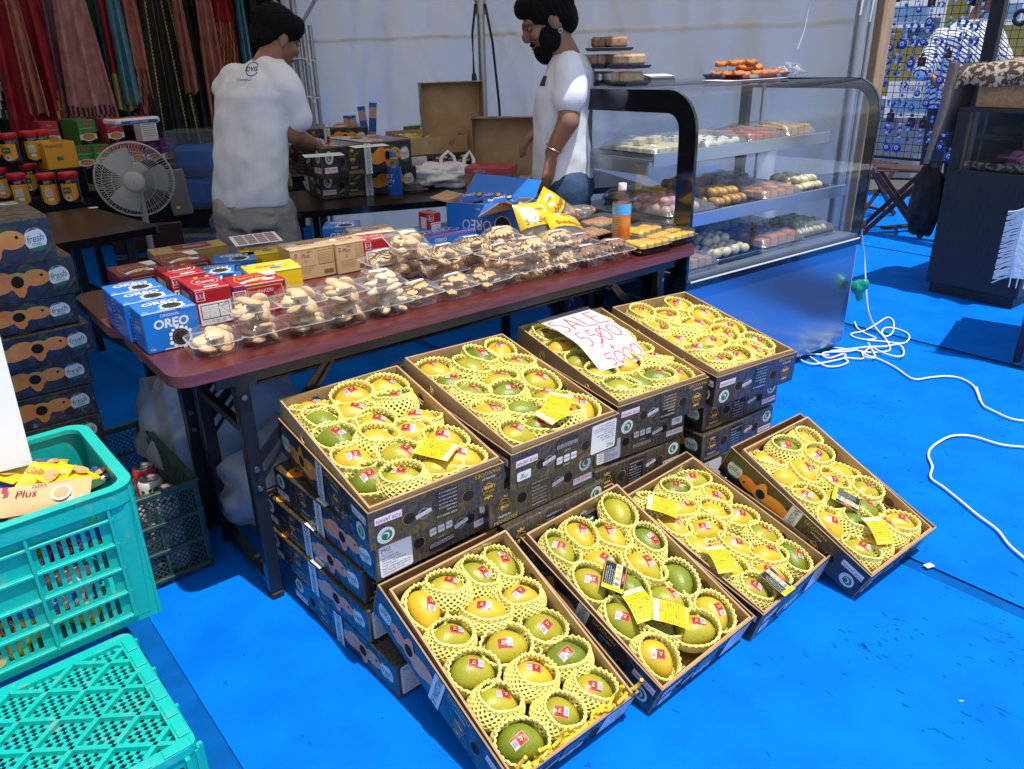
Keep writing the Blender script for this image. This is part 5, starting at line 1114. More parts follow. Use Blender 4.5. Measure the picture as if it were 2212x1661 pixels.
sweet_tray(put(1395, 541, .7005, -3), 'lidded black tray of yellow sweets at the front right of the table', 'y', .16, .12, 3)
sweet_tray(put(1452, 523, .7005, 2), 'lidded black tray of yellow sweets at the table end', 'y', .17, .125, 4)
sweet_tray(put(1385, 515, .7005, 6), 'lidded black tray of yellow sweets behind the tea bottle', 'y', .16, .12, 5)
p = put(1245, 470, .74); t = thing('snack_pouch', 'clear pouch of candied fruit behind the brown roll trays', 'snack bag', p); b = MB(); b.ell((0, 0, .02), .10, .045, .028, 'bag_clear', n=18, k=10); ob('bag_film', b, t); b = MB(); rr = random.Random(9)
for i in range(30): b.ell((rr.uniform(-.075, .075), rr.uniform(-.03, .03), rr.uniform(.008, .034)), .009, .009, .006, rr.choice(('jam', 'sw_cream', 'sw_orange')), n=7, k=5)
tag(ob('candied_fruit', b, t), kind='stuff')
# tea bottle
mat('tea', (.42, .07, .01), .15, coat=.6); mat('label_orange', (.82, .14, .02), .3, coat=.4, col2=(.75, .30, .03), nscale=30); mat('label_sky', (.12, .48, .85), .3, coat=.4); mat('cap_white', (.85, .85, .86), .35)
clear('pet', (.97, .98, 1), gloss=.10, rough=.03)
def bottle(M, label, lab, liq, cap, k=1., words=(), full=.0):
    t = thing('drink_bottle', label, 'bottle', M@SC(k)); b = MB(); b.lathe([(.0, .001), (.026, .001), (.031, .006), (.0325, .03), (.0315, .05), (.0325, .12), (.0325, .145), (.028, .165), (.016, .188), (.0125, .192), (.0125, .20)], 26, 'pet'); ob('bottle_body', b, t)
    b = MB(); b.lathe([(.0, .003), (.030, .006), (.0308, .03), (.0305, .12), (.0305, .128), (0, .128)], 22, liq) if liq else None
    if liq: ob('drink', b, t)
    b = MB(); b.lathe([(.0330, .020), (.0332, .022), (.0332, .128), (.0330, .145)], 28, lab)
    T0 = lambda a: FR((.0334*math.cos(R(a)), .0334*math.sin(R(a)), 0), (-math.sin(R(a)), math.cos(R(a)), 0), (0, 0, 1))
    if lab == 'label_orange': b.lathe([(.0336, .108), (.0337, .128), (.0334, .146)], 28, 'label_sky')
    for (tx, h_, c, a, y) in words: 
        for i, ch in enumerate(tx):
            if ch != ' ': b.text(ch, h_, c, T0(a+i*h_*.62/.033*57.3), 0, y, z=.0012)
    if lab == 'label_orange':
        T = T0(-70); b.poly(rrect(-.008, .008, .030, .105, .002, 2), 'sw_cream', T, .0014)
        for i in range(12): b.rect(-.006, .006, .034+i*.0058, .0362+i*.0058, 'black_ink', T, .0018)
    ob('bottle_label', b, t); b = MB(); b.lathe([(.0, .2145), (.0135, .2145), (.0145, .212), (.0148, .196), (.0148, .190), (.013, .190)], 20, cap); ob('cap', b, t); return t
p = at(1340.6, 526, .70); bottle(TR(p.x, p.y, .7005)@RZ(-60), 'full red tea bottle with white cap on the front table', 'label_orange', 'tea', 'cap_white', 1.0, (('ミネラル', .014, 'card_yellow', -135, .098), ('紅茶', .022, 'paper', -130, .066), ('350ml', .009, 'sticker_red', -135, .136)))
# ------------------------------------------------------------------ curved glass display case
KM = TR(.6445, 2.8014, 0)@RZ(35.8); KL, KD = 1.165, .70
mat('case_black', (.008, .009, .012), .12, coat=.8, coat_rough=.05); mat('case_steel', (.36, .46, .55), .20, metal=.9, bump=.12, bscale=2.2)
mat('case_side', (.50, .52, .52), .35, metal=.7, col2=(.30, .27, .22), nscale=6, nlo=.45, nhi=.8); mat('case_inner', (.30, .33, .36), .35, metal=.5); mat('alu', (.6, .62, .64), .3, metal=.9)
mat('tray_steel', (.42, .45, .50), .25, metal=1.); mat('foil', (.55, .60, .68), .2, metal=1., bump=.6, bscale=60); clear('glass', (.93, .97, 1.0), gloss=.075, rough=.01, bump=.02, bscale=3); clear('film', gloss=.09, rough=.12, haze=.10, bump=1.0, bscale=20)
t = thing('display_case', 'curved glass display case full of sweets, blue sheen on its front', 'display case', KM)
def prof(off=0., z0=.548, yb=KD, n=10):
    """outline of the side: up the front, round the corner, back along the top"""
    P = [(-.020+off, z0), (-.022+off, .80), (-.021+off, 1.04)]; r = .135; cx, cz = -.019+r, 1.213-r
    for i in range(n+1):
        a = R(180-90*i/n); P.append((cx+(r-off)*math.cos(a), cz+(r-off)*math.sin(a)))
    P.append((yb, 1.205-off)); return P
def arch(x0, x1, bw, m, nm):
    b = MB(); A_o, A_i = prof(0), prof(bw); n = len(A_o); V = []
    for x in (x0, x1):
        for (y, z) in A_o: V.append((x, y, z))
        for (y, z) in A_i: V.append((x, y, z))
    F = []
    for i in range(n-1): F += [(i, i+1, n+i+1, n+i)[::-1], (2*n+i, 3*n+i, 3*n+i+1, 2*n+i+1)[::-1], (i, 2*n+i, 2*n+i+1, i+1)[::-1], (n+i, n+i+1, 3*n+i+1, 3*n+i)[::-1]]
    b.add(V, F, m); ob(nm, b, t)
arch(.0, .014, .078, 'case_black', 'arch_frame'); arch(KL-.014, KL, .045, 'case_black', 'arch_frame')
b = MB(); b.box(.0, .035, KD-.150, KD, .02, 1.203, 'case_black', bev=.003); b.disc(0, 0, .020, 'alu', FR((-.0012, KD-.055, 1.02), (0, -1, 0), (0, 0, 1)), 20); b.disc(0, 0, .016, 'bx_maroon', FR((-.0018, KD-.055, 1.02), (0, -1, 0), (0, 0, 1)), 18); ob('rear_post', b, t)
b = MB(); b.box(KL-.03, KL, KD-.05, KD, .02, 1.203, 'case_black', bev=.003); ob('rear_post', b, t)
b = MB(); P = prof(.002); V = [(x, y, z) for x in (.014, KL-.014) for (y, z) in P[:-1]+[(.40, 1.205)]]; n = len(P); b.add(V, [(i, i+1, n+i+1, n+i)[::-1] for i in range(n-1)], 'glass', None, True); ob('curved_glass', b, t)
for x in (.007, KL-.007):
    b = MB(); P = prof(.03); b.add([(x, y, z) for y, z in P]+[(x, KD-.03, .548)], [tuple(range(len(P)+1))], 'glass'); ob('side_glass', b, t)
b = MB(); b.box(.0, KL, .36, KD, 1.2055, 1.215, 'glass', bev=.002); ob('top_panel', b, t)
b = MB(); b.box(.0, KL, KD-.05, KD-.001, 1.19, 1.204, 'case_black', bev=.002); ob('top_rail', b, t)
b = MB(); b.box(-.002, KL+.002, -.026, KD, .508, .546, 'case_black', bev=.003); ob('trim', b, t)
b = MB(); b.box(.02, KL-.02, -.0285, -.0262, .537, .5425, 'paper'); ob('light_strip', b, t)
b = MB(); b.box(.004, KL-.004, -.010, KD-.02, .035, .508, 'case_steel', bev=.002); ob('front_panel', b, t)
b = MB(); b.box(KL-.004, KL, -.008, KD-.02, .03, .507, 'case_side', bev=.001); ob('side_panel', b, t)
b = MB(); b.box(-.0005, .0035, -.008, KD-.02, .03, .507, 'case_black', bev=.001); ob('side_panel', b, t)
for x in (.06, KL-.06):
    for y in (.05, KD-.08): b = MB(); b.cyl((x, y, 0), (x, y, .036), .02, .02, 12, 'rubber'); ob('foot', b, t)
b = MB(); b.box(.015, KL-.015, -.01, KD-.03, .546, .556, 'case_inner'); ob('deck', b, t)
b = MB(); b.box(.035, KL-.03, KD-.012, KD-.004, .556, 1.2, 'glass'); ob('rear_door', b, t)
for z, y0 in ((.735, .085), (.955, .20)):
    b = MB(); b.box(.02, KL-.02, y0, KD-.04, z, z+.006, 'case_inner'); ob('shelf', b, t)
    b = MB(); b.box(.02, KL-.02, y0-.012, y0-.002, z-.018, z+.032, 'alu', bev=.002); ob('shelf_edge', b, t)
    b = MB(); b.box(.016, .024, y0+.02, KD-.05, z-.05, z, 'case_inner'); ob('bracket', b, t)
for x in (.022, KL-.034):
    b = MB(); b.box(x, x+.012, KD-.14, KD-.128, .56, 1.19, 'alu'); ob('shelf_rail', b, t)
# metal trays of sweets, wrapped in film, on the shelves
def film_sheet(w_, d_, h_, seed):
    b = MB(); nx, ny = 16, 12; P = []
    for j in range(ny+1):
        for i in range(nx+1):
            u, v = i/nx*2-1, j/ny*2-1; e = max(abs(u), abs(v)); z = h_*(.80+.25*nz((u*2.5, v*2.5, seed), 1))*(1-e**6)+.010*abs(nz((u*6, v*6, seed), 1))+.002; P.append((u*w_*.52, v*d_*.52, z))
    b.add(P, [(j*(nx+1)+i, j*(nx+1)+i+1, (j+1)*(nx+1)+i+1, (j+1)*(nx+1)+i) for j in range(ny) for i in range(nx)], 'film', None, True); return b
def sweets(kind, w_, d_, r):
    out = []
    if kind == 'fried0': pass
    elif kind == 'block':
        for j in range(4):
            for i in range(6): b = MB(); x = (i-2.5)*w_/6.6; y = (j-1.5)*d_/4.6; b.box(x-w_*.068, x+w_*.068, y-d_*.10, y+d_*.10, .006, .034, 'sw_cream', bev=.004); out.append(b)
        for i in range(4): b = MB(); x = (i-1.5)*w_/6; b.box(x-w_*.068, x+w_*.068, -.02+.03*(i % 2), .02+.03*(i % 2), .0345, .06, 'sw_cream', bev=.004); out.append(b)
    elif kind == 'log':
        for j in range(5): 
            b = MB(); y = (j-2)*d_/5.2; b.tube([(x_*w_*.42, y, .022+.004*math.sin(x_*9+j)) for x_ in [k/5-1 for k in range(11)]], .017, 8, 'sw_white')
            for k in range(7): b.ell((r.uniform(-.4, .4)*w_, y+r.uniform(-.006, .006), .037), .014, .006, .003, 'sw_choc', n=7, k=4)
            out.append(b)
    elif kind in ('ball', 'pinkball', 'goldroll', 'whiteball', 'flat'):
        m = {'ball': 'sw_orange', 'pinkball': 'sw_pink', 'goldroll': 'sw_gold', 'whiteball': 'sw_cream', 'flat': 'sw_cream'}[kind]; rx, ry, rz = {'ball': (.019, .019, .017), 'pinkball': (.021, .026, .020), 'goldroll': (.017, .032, .020), 'whiteball': (.015, .027, .018), 'flat': (.029, .017, .021)}[kind]
        nx = int(w_*.9/(rx*2)); ny = int(d_*.9/(ry*2))
        for lay in (0, 1):
            for j in range(ny-lay):
                for i in range(nx-lay):
                    if lay and j < ny-4: continue
                    b = MB(); b.ell(((i-(nx-lay-1)/2)*rx*1.96+r.uniform(-.004, .004), (j-(ny-lay-1)/2)*ry*1.96+r.uniform(-.003, .003), rz+.004+lay*rz*1.5+r.uniform(-.002, .003)), rx*r.uniform(.9, 1.1), ry*r.uniform(.9, 1.1), rz*r.uniform(.9, 1.08), m, n=10, k=7); out.append(b)
    else:
        m = {'slab': 'sw_gold', 'red': 'sw_red', 'bits': 'sw_orange', 'brown': 'sw_roll'}[kind]
        for j in range(4):
            for i in range(4): b = MB(); x = (i-1.5)*w_/4.4; y = (j-1.5)*d_/4.5; h = .035+r.uniform(0, .022); b.box(x-w_*.10, x+w_*.10, y-d_*.10, y+d_*.10, .005, h, m, RZ(0), bev=.003); out.append(b)
    return out
TB = {}
def case_tray(x, y, z, w_, d_, kind, label, seed, film=True, M=None, yaw=0):
    T = (M or KM)@TR(x, y, z)@RZ(yaw); t = thing('pastry_tray', label, 'pastry tray', T, 'metal trays of sweets'); r = random.Random(seed)
    b = MB(); loft(b, [ring(w_*.92, d_*.92, .001), ring(w_, d_, .020), ring(w_*1.03, d_*1.03, .021), ring(w_*.98, d_*.98, .0205), ring(w_*.90, d_*.90, .003)], 'foil' if seed % 2 else 'tray_steel', cap0=True, cap1=True); ob('metal_tray', b, t)
    for s_ in sweets(kind, w_*.9, d_*.9, r): ob('sweet', s_, t)
    if film: ob('cling_film', film_sheet(w_, d_, .072, seed), t)
case_tray(.18, .37, .962, .28, .32, 'block', 'tray of cream fudge blocks on the upper shelf at the left', 2)
case_tray(.47, .37, .962, .28, .32, 'log', 'tray of white logs with dark patches on the upper shelf', 3)
case_tray(.75, .37, .962, .26, .30, 'red', 'tray of dark red blocks on the upper shelf', 4)
case_tray(1.005, .38, .962, .23, .30, 'slab', 'tray of golden slabs on the upper shelf at the right', 5)
case_tray(.175, .26, .742, .29, .30, 'pinkball', 'tray of pink balls on the middle shelf at the left', 6)
case_tray(.46, .25, .742, .27, .30, 'goldroll', 'tray of golden rolls on the middle shelf', 7, False)
case_tray(.73, .25, .742, .26, .30, 'bits', 'tray of orange red squares on the middle shelf', 8)
case_tray(.99, .25, .742, .24, .30, 'whiteball', 'tray of white balls on the middle shelf at the right', 9, False)
case_tray(.13, .12, .557, .20, .22, 'brown', 'tray of brown slices at the bottom left of the case', 10)
case_tray(.385, .17, .557, .29, .28, 'flat', 'tray of creamy half rounds at the bottom of the case', 11, False)
case_tray(.68, .18, .557, .28, .28, 'bits', 'tray of red bits under film at the bottom of the case', 13)
case_tray(.965, .20, .557, .27, .28, 'whiteball', 'tray of pale balls at the bottom right of the case', 12)
case_tray(.52, .52, .742, .26, .18, 'goldroll', 'tray of golden rolls at the back of the middle shelf', 21, False)
case_tray(.82, .52, .742, .28, .18, 'slab', 'tray of golden slabs at the back of the middle shelf', 22)
case_tray(.35, .47, .557, .28, .24, 'slab', 'tray of golden slabs at the back of the case floor', 23)
case_tray(.72, .48, .557, .30, .24, 'flat', 'tray of half rounds at the back of the case floor', 24)
case_tray(.26, .53, .742, .24, .16, 'slab', 'tray of yellow slabs behind the pink balls', 14)
# things standing on the case
def top_at(px, py): p = KM.inverted()@at(px, py, 1.2155); return p
p = Vector((.86, .41, 0)); case_tray(p.x, p.y+.05, 1.2155, .36, .22, 'fried0', 'dark tray heaped with orange fried sweets on top of the case', 16, False)
T = KM@TR(p.x, p.y+.05, 1.2155); rr = random.Random(2); mat('fried', (.62, .22, .04), .6, col2=(.42, .12, .02), nscale=30, bump=.6, bscale=50)
ordz = ordn+['nineteenth', 'twentieth']+['twenty %s' % q_ for q_ in ordn[:9]]+['thirtieth', 'thirty first', 'thirty second', 'thirty third', 'thirty fourth']
for i in range(34):
    lay = 0 if i < 18 else 1 if i < 28 else 2; x = (-.15+.06*(i % 6) if lay == 0 else rr.uniform(-.12, .12)-.02*lay)+rr.uniform(-.01, .01); y = (-.07+.055*(i//6) if lay == 0 else rr.uniform(-.05, .05)); h = .018+.021*lay+rr.uniform(0, .005)
    b = MB(); q = [(x+.02*math.cos(k*.7), y+.016*math.sin(k*.7), h+.004*math.sin(k*2)) for k in range(9)]; b.tube(q, .0105, 7, 'fried', closed=True)
    solo('fried_sweet', b, 'orange fried sweet ring number %s in the heap on the case' % ordz[i], 'pastry', T, 'orange fried sweets on the case')
b = MB(); b.box(-.20, .20, -.07, .07, 0, .0008, 'paper'); b.rect(-.12, -.02, -.05, .05, 'bx_red', None, .0011); b.rect(.04, .17, -.05, -.02, 'bx_red', None, .0011)
pp = top_at(1560, 186); solo('paper_sheet', b, 'white and red paper sheet under the tray on the case', 'paper', KM@TR(.78, .40, 1.2152))
q = top_at(1795, 166); bag('film_wad', KM@TR(1.075, .40, 1.2155), .075, .05, .03, 'wad of crumpled clear film beside the fried sweets', 21, 'film', 'film', 3, .6)
b = MB()
for k in range(5): b.tube([(0, -.05, .004+k*.007), (.0, .0, .004+k*.007), (0, .05, .004+k*.007)], .003, 4, 'paper')
b = MB(); pts = [(-.075, .004), (.06, .002), (.078, .008), (.080, .022), (.06, .034), (-.07, .030), (-.078, .024), (-.04, .022), (.05, .022), (.055, .014), (-.06, .012)]
n = len(pts); b.add([(x, y, z) for y in (-.05, .05) for x, z in pts], [(i, i+1, n+i+1, n+i) for i in range(n-1)], 'paper', None, True); b.box(-.076, -.072, -.049, .049, .003, .03, 'grey_ink')
p = top_at(1428, 188); solo('newspaper', b, 'folded newspaper on top of the case beside the bread boxes', 'newspaper', KM@TR(.31, .47, 1.2155)@RZ(60))
for nm, c, c2 in (('bread', (.50, .30, .12), (.62, .45, .25)), ('bread_dark', (.28, .13, .06), (.45, .25, .12))): mat(nm, c, .7, col2=c2, nscale=30, bump=.4, bscale=50)
def bread_box(M, label, kinds, w_=.16, d_=.115, h_=.062):
    t = thing('bread_box', label, 'bread box', M, 'clear boxes of cakes on the case'); b = MB(); loft(b, [ring(w_*.92, d_*.9, .001, .006), ring(w_, d_, .009, .006), ring(w_, d_, .013, .006)], 'tray_black', cap0=True, cap1=True); ob('tray_base', b, t)
    b = MB(); b.box(-w_*.45, w_*.45, -d_*.44, d_*.44, .0135, h_, 'clam_flat', bev=.003); ob('box_lid', b, t)
    for i, k in enumerate(kinds): b = MB(); x = (i-(len(kinds)-1)/2)*w_*.84/len(kinds); b.box(x-w_*.37/len(kinds), x+w_*.37/len(kinds), -d_*.38, d_*.38, .014, h_-.010, k, bev=.008); b.box(x-w_*.30/len(kinds), x+w_*.30/len(kinds), -d_*.385, d_*.3, .022, .034, 'sw_white', bev=.003); ob('cake', b, t)
def on_case(x, y, z, yaw=90): return KM@TR(x, y, z)@RZ(yaw)
bread_box(on_case(.085, .585, 1.2155), 'left bread box of the lowest pair on the case, with foil wrapped cakes', ('can_metal', 'can_metal', 'bread'))
bread_box(on_case(.09, .420, 1.2155, 86), 'right bread box of the lowest pair on the case', ('bread', 'bread'), .13)
bread_box(on_case(.085, .570, 1.278, 92), 'left bread box of the middle pair on the case', ('bread_dark', 'bread_dark', 'bread'))
bread_box(on_case(.09, .412, 1.278), 'right bread box of the middle pair on the case', ('bread', 'bread_dark'), .13)
bread_box(on_case(.085, .520, 1.3405, 88), 'topmost bread box of brown cakes on the case', ('bread_dark', 'bread_dark', 'bread_dark'))

# ------------------------------------------------------------------ tent
mat('canvas', (.90, .82, .70), .8, col2=(.84, .76, .65), nscale=1.2, bump=.8, bscale=3.2, stretch=(1, 1, .45)); mat('roof_canvas', (.75, .75, .76), .8)
def translucent(name, k):
    m = MT[name]; n = m.node_tree.nodes; l = m.node_tree.links; o = [x for x in n if x.type == 'OUTPUT_MATERIAL'][0]; tr_ = n.new('ShaderNodeBsdfTranslucent'); tr_.inputs[0].default_value = (1, .92, .78, 1)
    mx = n.new('ShaderNodeMixShader'); mx.inputs[0].default_value = k; l.new(n['Principled BSDF'].outputs[0], mx.inputs[1]); l.new(tr_.outputs[0], mx.inputs[2]); l.new(mx.outputs[0], o.inputs[0])
translucent('canvas', .50); translucent('roof_canvas', .46)
def foldf(u, z): return .040*math.sin(u*31+.6*math.sin(z*1.2))+.030*math.sin(u*73+1.3)+.050*nz((u*9, z*1.2, 0), 1, 3)+.030*nz((u*30, z*3, 0), 1, 7)+.080*abs(nz((u*14+z*1.5, z*1.6-u*4, 0), 1, 11))+.060*abs(nz((u*22-z*2.2, z*2.4, 0), 1, 19))
A0 = Vector((1.90, 4.20, 0)); A1 = Vector((-1.72, 6.62, 0)); b = MB(); nx, nz_ = 220, 40; wd = (A1-A0); wn = Vector((-wd.y, wd.x, 0)).normalized()*-1; V = []
for j in range(nz_+1):
    for i in range(nx+1):
        u = i/nx; z = 2.10*j/nz_+.02; f = foldf(u, z)
        p = A0+wd*u+wn*f; V.append((p.x, p.y, z))
b.add(V, [(j*(nx+1)+i, j*(nx+1)+i+1, (j+1)*(nx+1)+i+1, (j+1)*(nx+1)+i) for j in range(nz_) for i in range(nx)], 'canvas', None, True)
tw = solo('tent_wall', b, 'hanging white canvas side wall of the tent with long folds', 'tent wall')
b = MB(); V = []
for j in range(2):
    for i in range(nx+1):
        u = i/nx; z = 1.435+.022*j; f = foldf(u, z)
        p = A0+wd*u+wn*(f-.006 if wn.y > 0 else f+.006); V.append((p.x, p.y, z+.004*math.sin(u*40)))
b.add(V, [(i, i+1, nx+1+i+1, nx+1+i) for i in range(nx)], 'canvas', None, True); ob('seam', b, tw)
S = lambda s, t, z: tuple((TM@Vector((s, t, z))))
b = MB(); th = .01
RF = [[S(-2.8, -.12, 2.12), S(3.72, .50, 2.12), S(3.3, 2.5, 2.75), S(-2.4, 2.3, 2.75)], [S(-2.4, 2.3, 2.75), S(3.3, 2.5, 2.75), S(2.6, 5.0, 2.12), S(-2.8, 4.9, 2.12)]]
for q in RF: b.add(q+[(x, y, z-th) for x, y, z in q], [(0, 1, 2, 3), (7, 6, 5, 4), (0, 4, 5, 1), (1, 5, 6, 2), (2, 6, 7, 3), (3, 7, 4, 0)], 'roof_canvas')
solo('tent_roof', b, 'white canvas tent roof over the stall, above the tables', 'tent roof')
mat('pole_grey', (.42, .43, .44), .35, metal=.7); mat('wood_post', (.50, .33, .20), .7, col2=(.40, .25, .14), nscale=6, stretch=(8, 8, 1)); mat('rope', (.80, .80, .82), .7)
p = aty(1835, 160, 4.12); b = MB(); b.cyl((0, 0, 0), (0, 0, 2.12), .030, .030, 16, 'pole_grey'); b.cyl((.055, .01, 0), (.055, .01, 2.1), .014, .014, 10, 'pole_grey'); b.cyl((0, 0, 0), (0, 0, .012), .07, .07, 16, 'pole_grey')
tp = solo('tent_pole', b, 'grey front corner pole of the tent behind the display case', 'pole', TR(p.x+.02, 4.12, 0))
b = MB(); pz = 1.62
b.tube([(.03, -.05, pz), (.0, -.06, pz+.03), (-.03, -.05, pz), (0, -.055, pz-.03), (.03, -.05, pz)], .005, 6, 'rope'); b.tube([(0, -.055, pz-.02), (-.03, -.06, pz-.07), (-.035, -.06, pz-.15)], .005, 6, 'rope'); b.tube([(0, -.055, pz-.02), (.02, -.06, pz-.08), (.015, -.06, pz-.18)], .005, 6, 'rope')
solo('rope_tie', b, 'white rope knotted round the grey tent pole', 'rope', TR(p.x+.02, 4.12, 0))
b = MB(); b.box(-.035, .035, -.035, .035, 0, 2.3, 'wood_post', bev=.003); solo('wooden_post', b, 'square wooden post right beside the grey tent pole', 'post', TR(p.x+.16, 4.20, 0)@RZ(20))
p = aty(1045, 230, 5.36); t = thing('tent_pole', 'middle tent pole with angled braces in front of the white canvas', 'pole', TR(p.x, 5.36, 0)); b = MB(); b.cyl((0, 0, 0), (0, 0, 2.2), .024, .024, 14, 'pole_grey'); ob('pole', b, t)
for sx in (-1, 1): b = MB(); b.cyl((0, 0, 1.60), (sx*.32, 0, 2.15), .014, .014, 10, 'pole_grey'); ob('brace', b, t)
b = MB(); b.cyl((0, 0, 1.56), (0, 0, 1.64), .035, .035, 14, 'pole_grey'); ob('collar', b, t)
b = MB(); q = TR(p.x, 5.36, 0); b.tube([(-.03, -.03, 1.62), (-.055, -.04, 1.45), (-.055, -.04, 1.22)], .008, 8, 'rubber'); b.cyl((-.055, -.04, 1.22), (-.052, -.04, 1.17), .014, .020, 10, 'rubber'); b.cyl((-.052, -.04, 1.17), (-.045, -.04, 1.03), .026, .022, 12, 'rubber'); b.tube([(-.045, -.04, 1.03), (-.03, -.04, .9), (-.02, -.04, .3)], .008, 8, 'rubber'); b.tube([(.03, -.03, 1.62), (.07, -.04, 1.40), (.10, -.04, 1.05), (.12, -.04, .6)], .008, 8, 'rubber')
solo('power_cable', b, 'black power cable with plug hanging on the middle tent pole', 'cable', q)
p = aty(655, 200, 6.2); t = thing('tent_pole', 'bundled corner poles of the tent at the end of the white canvas', 'pole', TR(p.x, 6.2, 0))
for i, (dx, r_) in enumerate(((-.05, .022), (.0, .024), (.05, .02), (.10, .016))): b = MB(); b.cyl((dx, .01*i, 0), (dx, .01*i, 1.55 if i != 1 else 2.2), r_, r_, 12, 'pole_grey'); ob('pole', b, t)
for sx in (-1, 1): b = MB(); b.cyl((.02, 0, 1.52), (sx*.36+.02, 0, 2.0), .013, .013, 10, 'pole_grey'); ob('brace', b, t)
for z in (1.32, 1.06): b = MB(); b.tube([(-.08, -.03, z), (.02, -.045, z+.01), (.13, -.02, z-.01), (.12, .05, z), (-.07, .04, z)], .006, 6, 'rope', closed=True); b.tube([(.06, -.045, z), (.10, -.05, z-.06)], .005, 6, 'rope'); ob('tie', b, t)
p = aty(1758, 0, 4.0); b = MB(); b.tube([(p.x, 4.0, 2.0), (p.x, 4.0, 1.62), (p.x-.02, 4.0, 1.50), (p.x-.03, 4.0, 1.40), (p.x-.05, 4.0, 1.33)], .004, 6, 'rope'); solo('hanging_string', b, 'thin white string hanging in front of the canvas above the case', 'string')
# ------------------------------------------------------------------ dark tables further back
def plain_table(M, L, D, label, m='laminate_dark'):
    t = thing('folding_table', label, 'table', M); b = MB(); b.plate(rrect(0, L, 0, D, .03, 4), [], .030, m, TR(0, 0, .685), 'case_black'); ob('tabletop', b, t)
    for x in (.12, L-.12):
        for y in (.05, D-.05): b = MB(); b.box(x-.016, x+.016, y-.014, y+.014, 0, .67, 'black_metal', bev=.002); ob('leg', b, t)
        b = MB(); b.box(x-.012, x+.012, .06, D-.06, .10, .125, 'black_metal'); ob('cross_bar', b, t)
    return t
def frame2(pa, pb, z): a = at(*pa, z); b_ = at(*pb, z); return TR(a.x, a.y, 0)@RZ(math.degrees(math.atan2(b_.y-a.y, b_.x-a.x)))
FM = frame2((640, 458), (940, 434), .70)
plain_table(FM, 1.75, .60, 'dark brown table behind the stall with two mango cartons on it')
plain_table(FM@TR(-.05, 1.15, 0), 1.8, .60, 'dark table at the back near the white canvas, piled with stock')
q = at(345, 488, .70); q2 = at(120, 527, .70); LM = TR(q.x, q.y, 0)@RZ(math.degrees(math.atan2(q.y-q2.y, q.x-q2.x))+0)@TR(-1.75, 0, 0)
LYAW = math.degrees(math.atan2(q.y-q2.y, q.x-q2.x))
plain_table(LM, 1.75, .75, 'dark brown table at the left carrying the red lidded jars')
plain_table(LM@TR(.05, 1.25, 0), 2.0, .60, 'dark table behind the fan, carrying the rows of spice boxes')
# cartons on the far table
def zr2(x, y): return (540+.29264*x, .29264*y)
def cart_far(pa, pb, zb, h, k, label):
    a = at(*pa, zb); b_ = at(*pb, zb); yw = math.degrees(math.atan2(b_.y-a.y, b_.x-a.x)); carton(TR(a.x, a.y, zb+.001)@RZ(yw)@TR(.2475, .1725, 0)@RZ(-90)@RZ(180)@SC(1, 1, h/.1), k, label, 'mango cartons on the far table')
cart_far(zr2(530, 1480), zr2(1180, 1415), .70, .125, 0, 'lower closed mango carton on the far table by the water bottle')
cart_far(zr2(545, 1330), zr2(1210, 1240), .827, .14, 1, 'upper closed mango carton on the far table, paper on top')
p = at(*zr2(880, 1080), .969); b = MB(); b.box(-.08, .08, -.05, .05, 0, .0008, 'paper'); b.text('FRESH', .02, 'black_ink', TR(0, 0, 0), z=.0012); solo('paper_note', b, 'white handwritten note on the right of the upper mango carton', 'paper', TR(p.x, p.y, .971)@RZ(25))
p = at(*zr2(560, 1150), .969); b = MB(); b.box(-.09, .07, -.05, .06, 0, .0008, 'off_white'); solo('paper_bag', b, 'flat pale paper sheet under the writing hand of the man', 'paper', TR(p.x, p.y, .972)@RZ(20))
p = at(*zr2(1080, 1470), .70); mat('label_blue', (.01, .09, .42), .3, coat=.4); mat('cap_blue', (.01, .20, .55), .35)
bottle(TR(p.x, p.y, .7005)@RZ(-70), 'half empty clear water bottle with blue label and blue cap', 'label_blue', None, 'cap_blue', 1.05, (('SWEET', .022, 'paper', -128, .108), ('BEAUTY', .020, 'paper', -130, .085), ('AQUARIUS', .010, 'paper', -118, .065)))
p = at(*zr2(270, 1400), .70); mat('can_green', (.25, .42, .03), .35, coat=.4)
bottle(TR(p.x, p.y, .7005)@RZ(-70), 'green drink bottle behind the standing man, beside the cartons', 'can_green', None, 'can_green', 1.0, (('SUGAR', .014, 'leaf_print', -110, .10),))
p = at(*zr2(1190, 1430), .70)
for i, z in enumerate((0, .032)):
    t = thing('empty_box', '%s empty clear box beside the water bottle' % ('lower', 'upper')[i], 'plastic box', TR(p.x+.02, p.y+.06, .7005+z)@RZ(10)@SC(1, 1, .5)); ob('box_base', CL_BASE, t); ob('box_lid', CL_LID, t)
mat('bag_white', (.75, .76, .78), .5, bump=.8, bscale=12); p = at(*zr2(1420, 1370), .70); bag('carrier_bag', TR(p.x, p.y+.02, .7005)@RZ(15), .21, .14, .055, 'crumpled white plastic carrier bag on the far table', 31, 'bag_white', 'bag', 3, .55)
b = MB(); b.tube([(-.06, 0, .05), (-.05, 0, .14), (-.01, .01, .17), (.02, .01, .14), (.03, 0, .06)], [.012, .010, .009, .010, .014], 6, 'bag_white'); b.tube([(.07, .02, .05), (.08, .02, .13), (.11, .03, .16), (.13, .02, .12), (.12, .0, .05)], [.012, .01, .009, .01, .014], 6, 'bag_white'); solo('bag_handle', b, 'twisted handles standing up from the white carrier bag', 'handle', TR(p.x+.05, p.y+.02, .70)@RZ(15)); bpy.data.objects['bag_handle'].parent = bpy.data.objects['carrier_bag']; bpy.data.objects['bag_handle'].matrix_basis = TR(.05, 0, 0)
for k_ in ('label', 'category'): del bpy.data.objects['bag_handle'][k_]
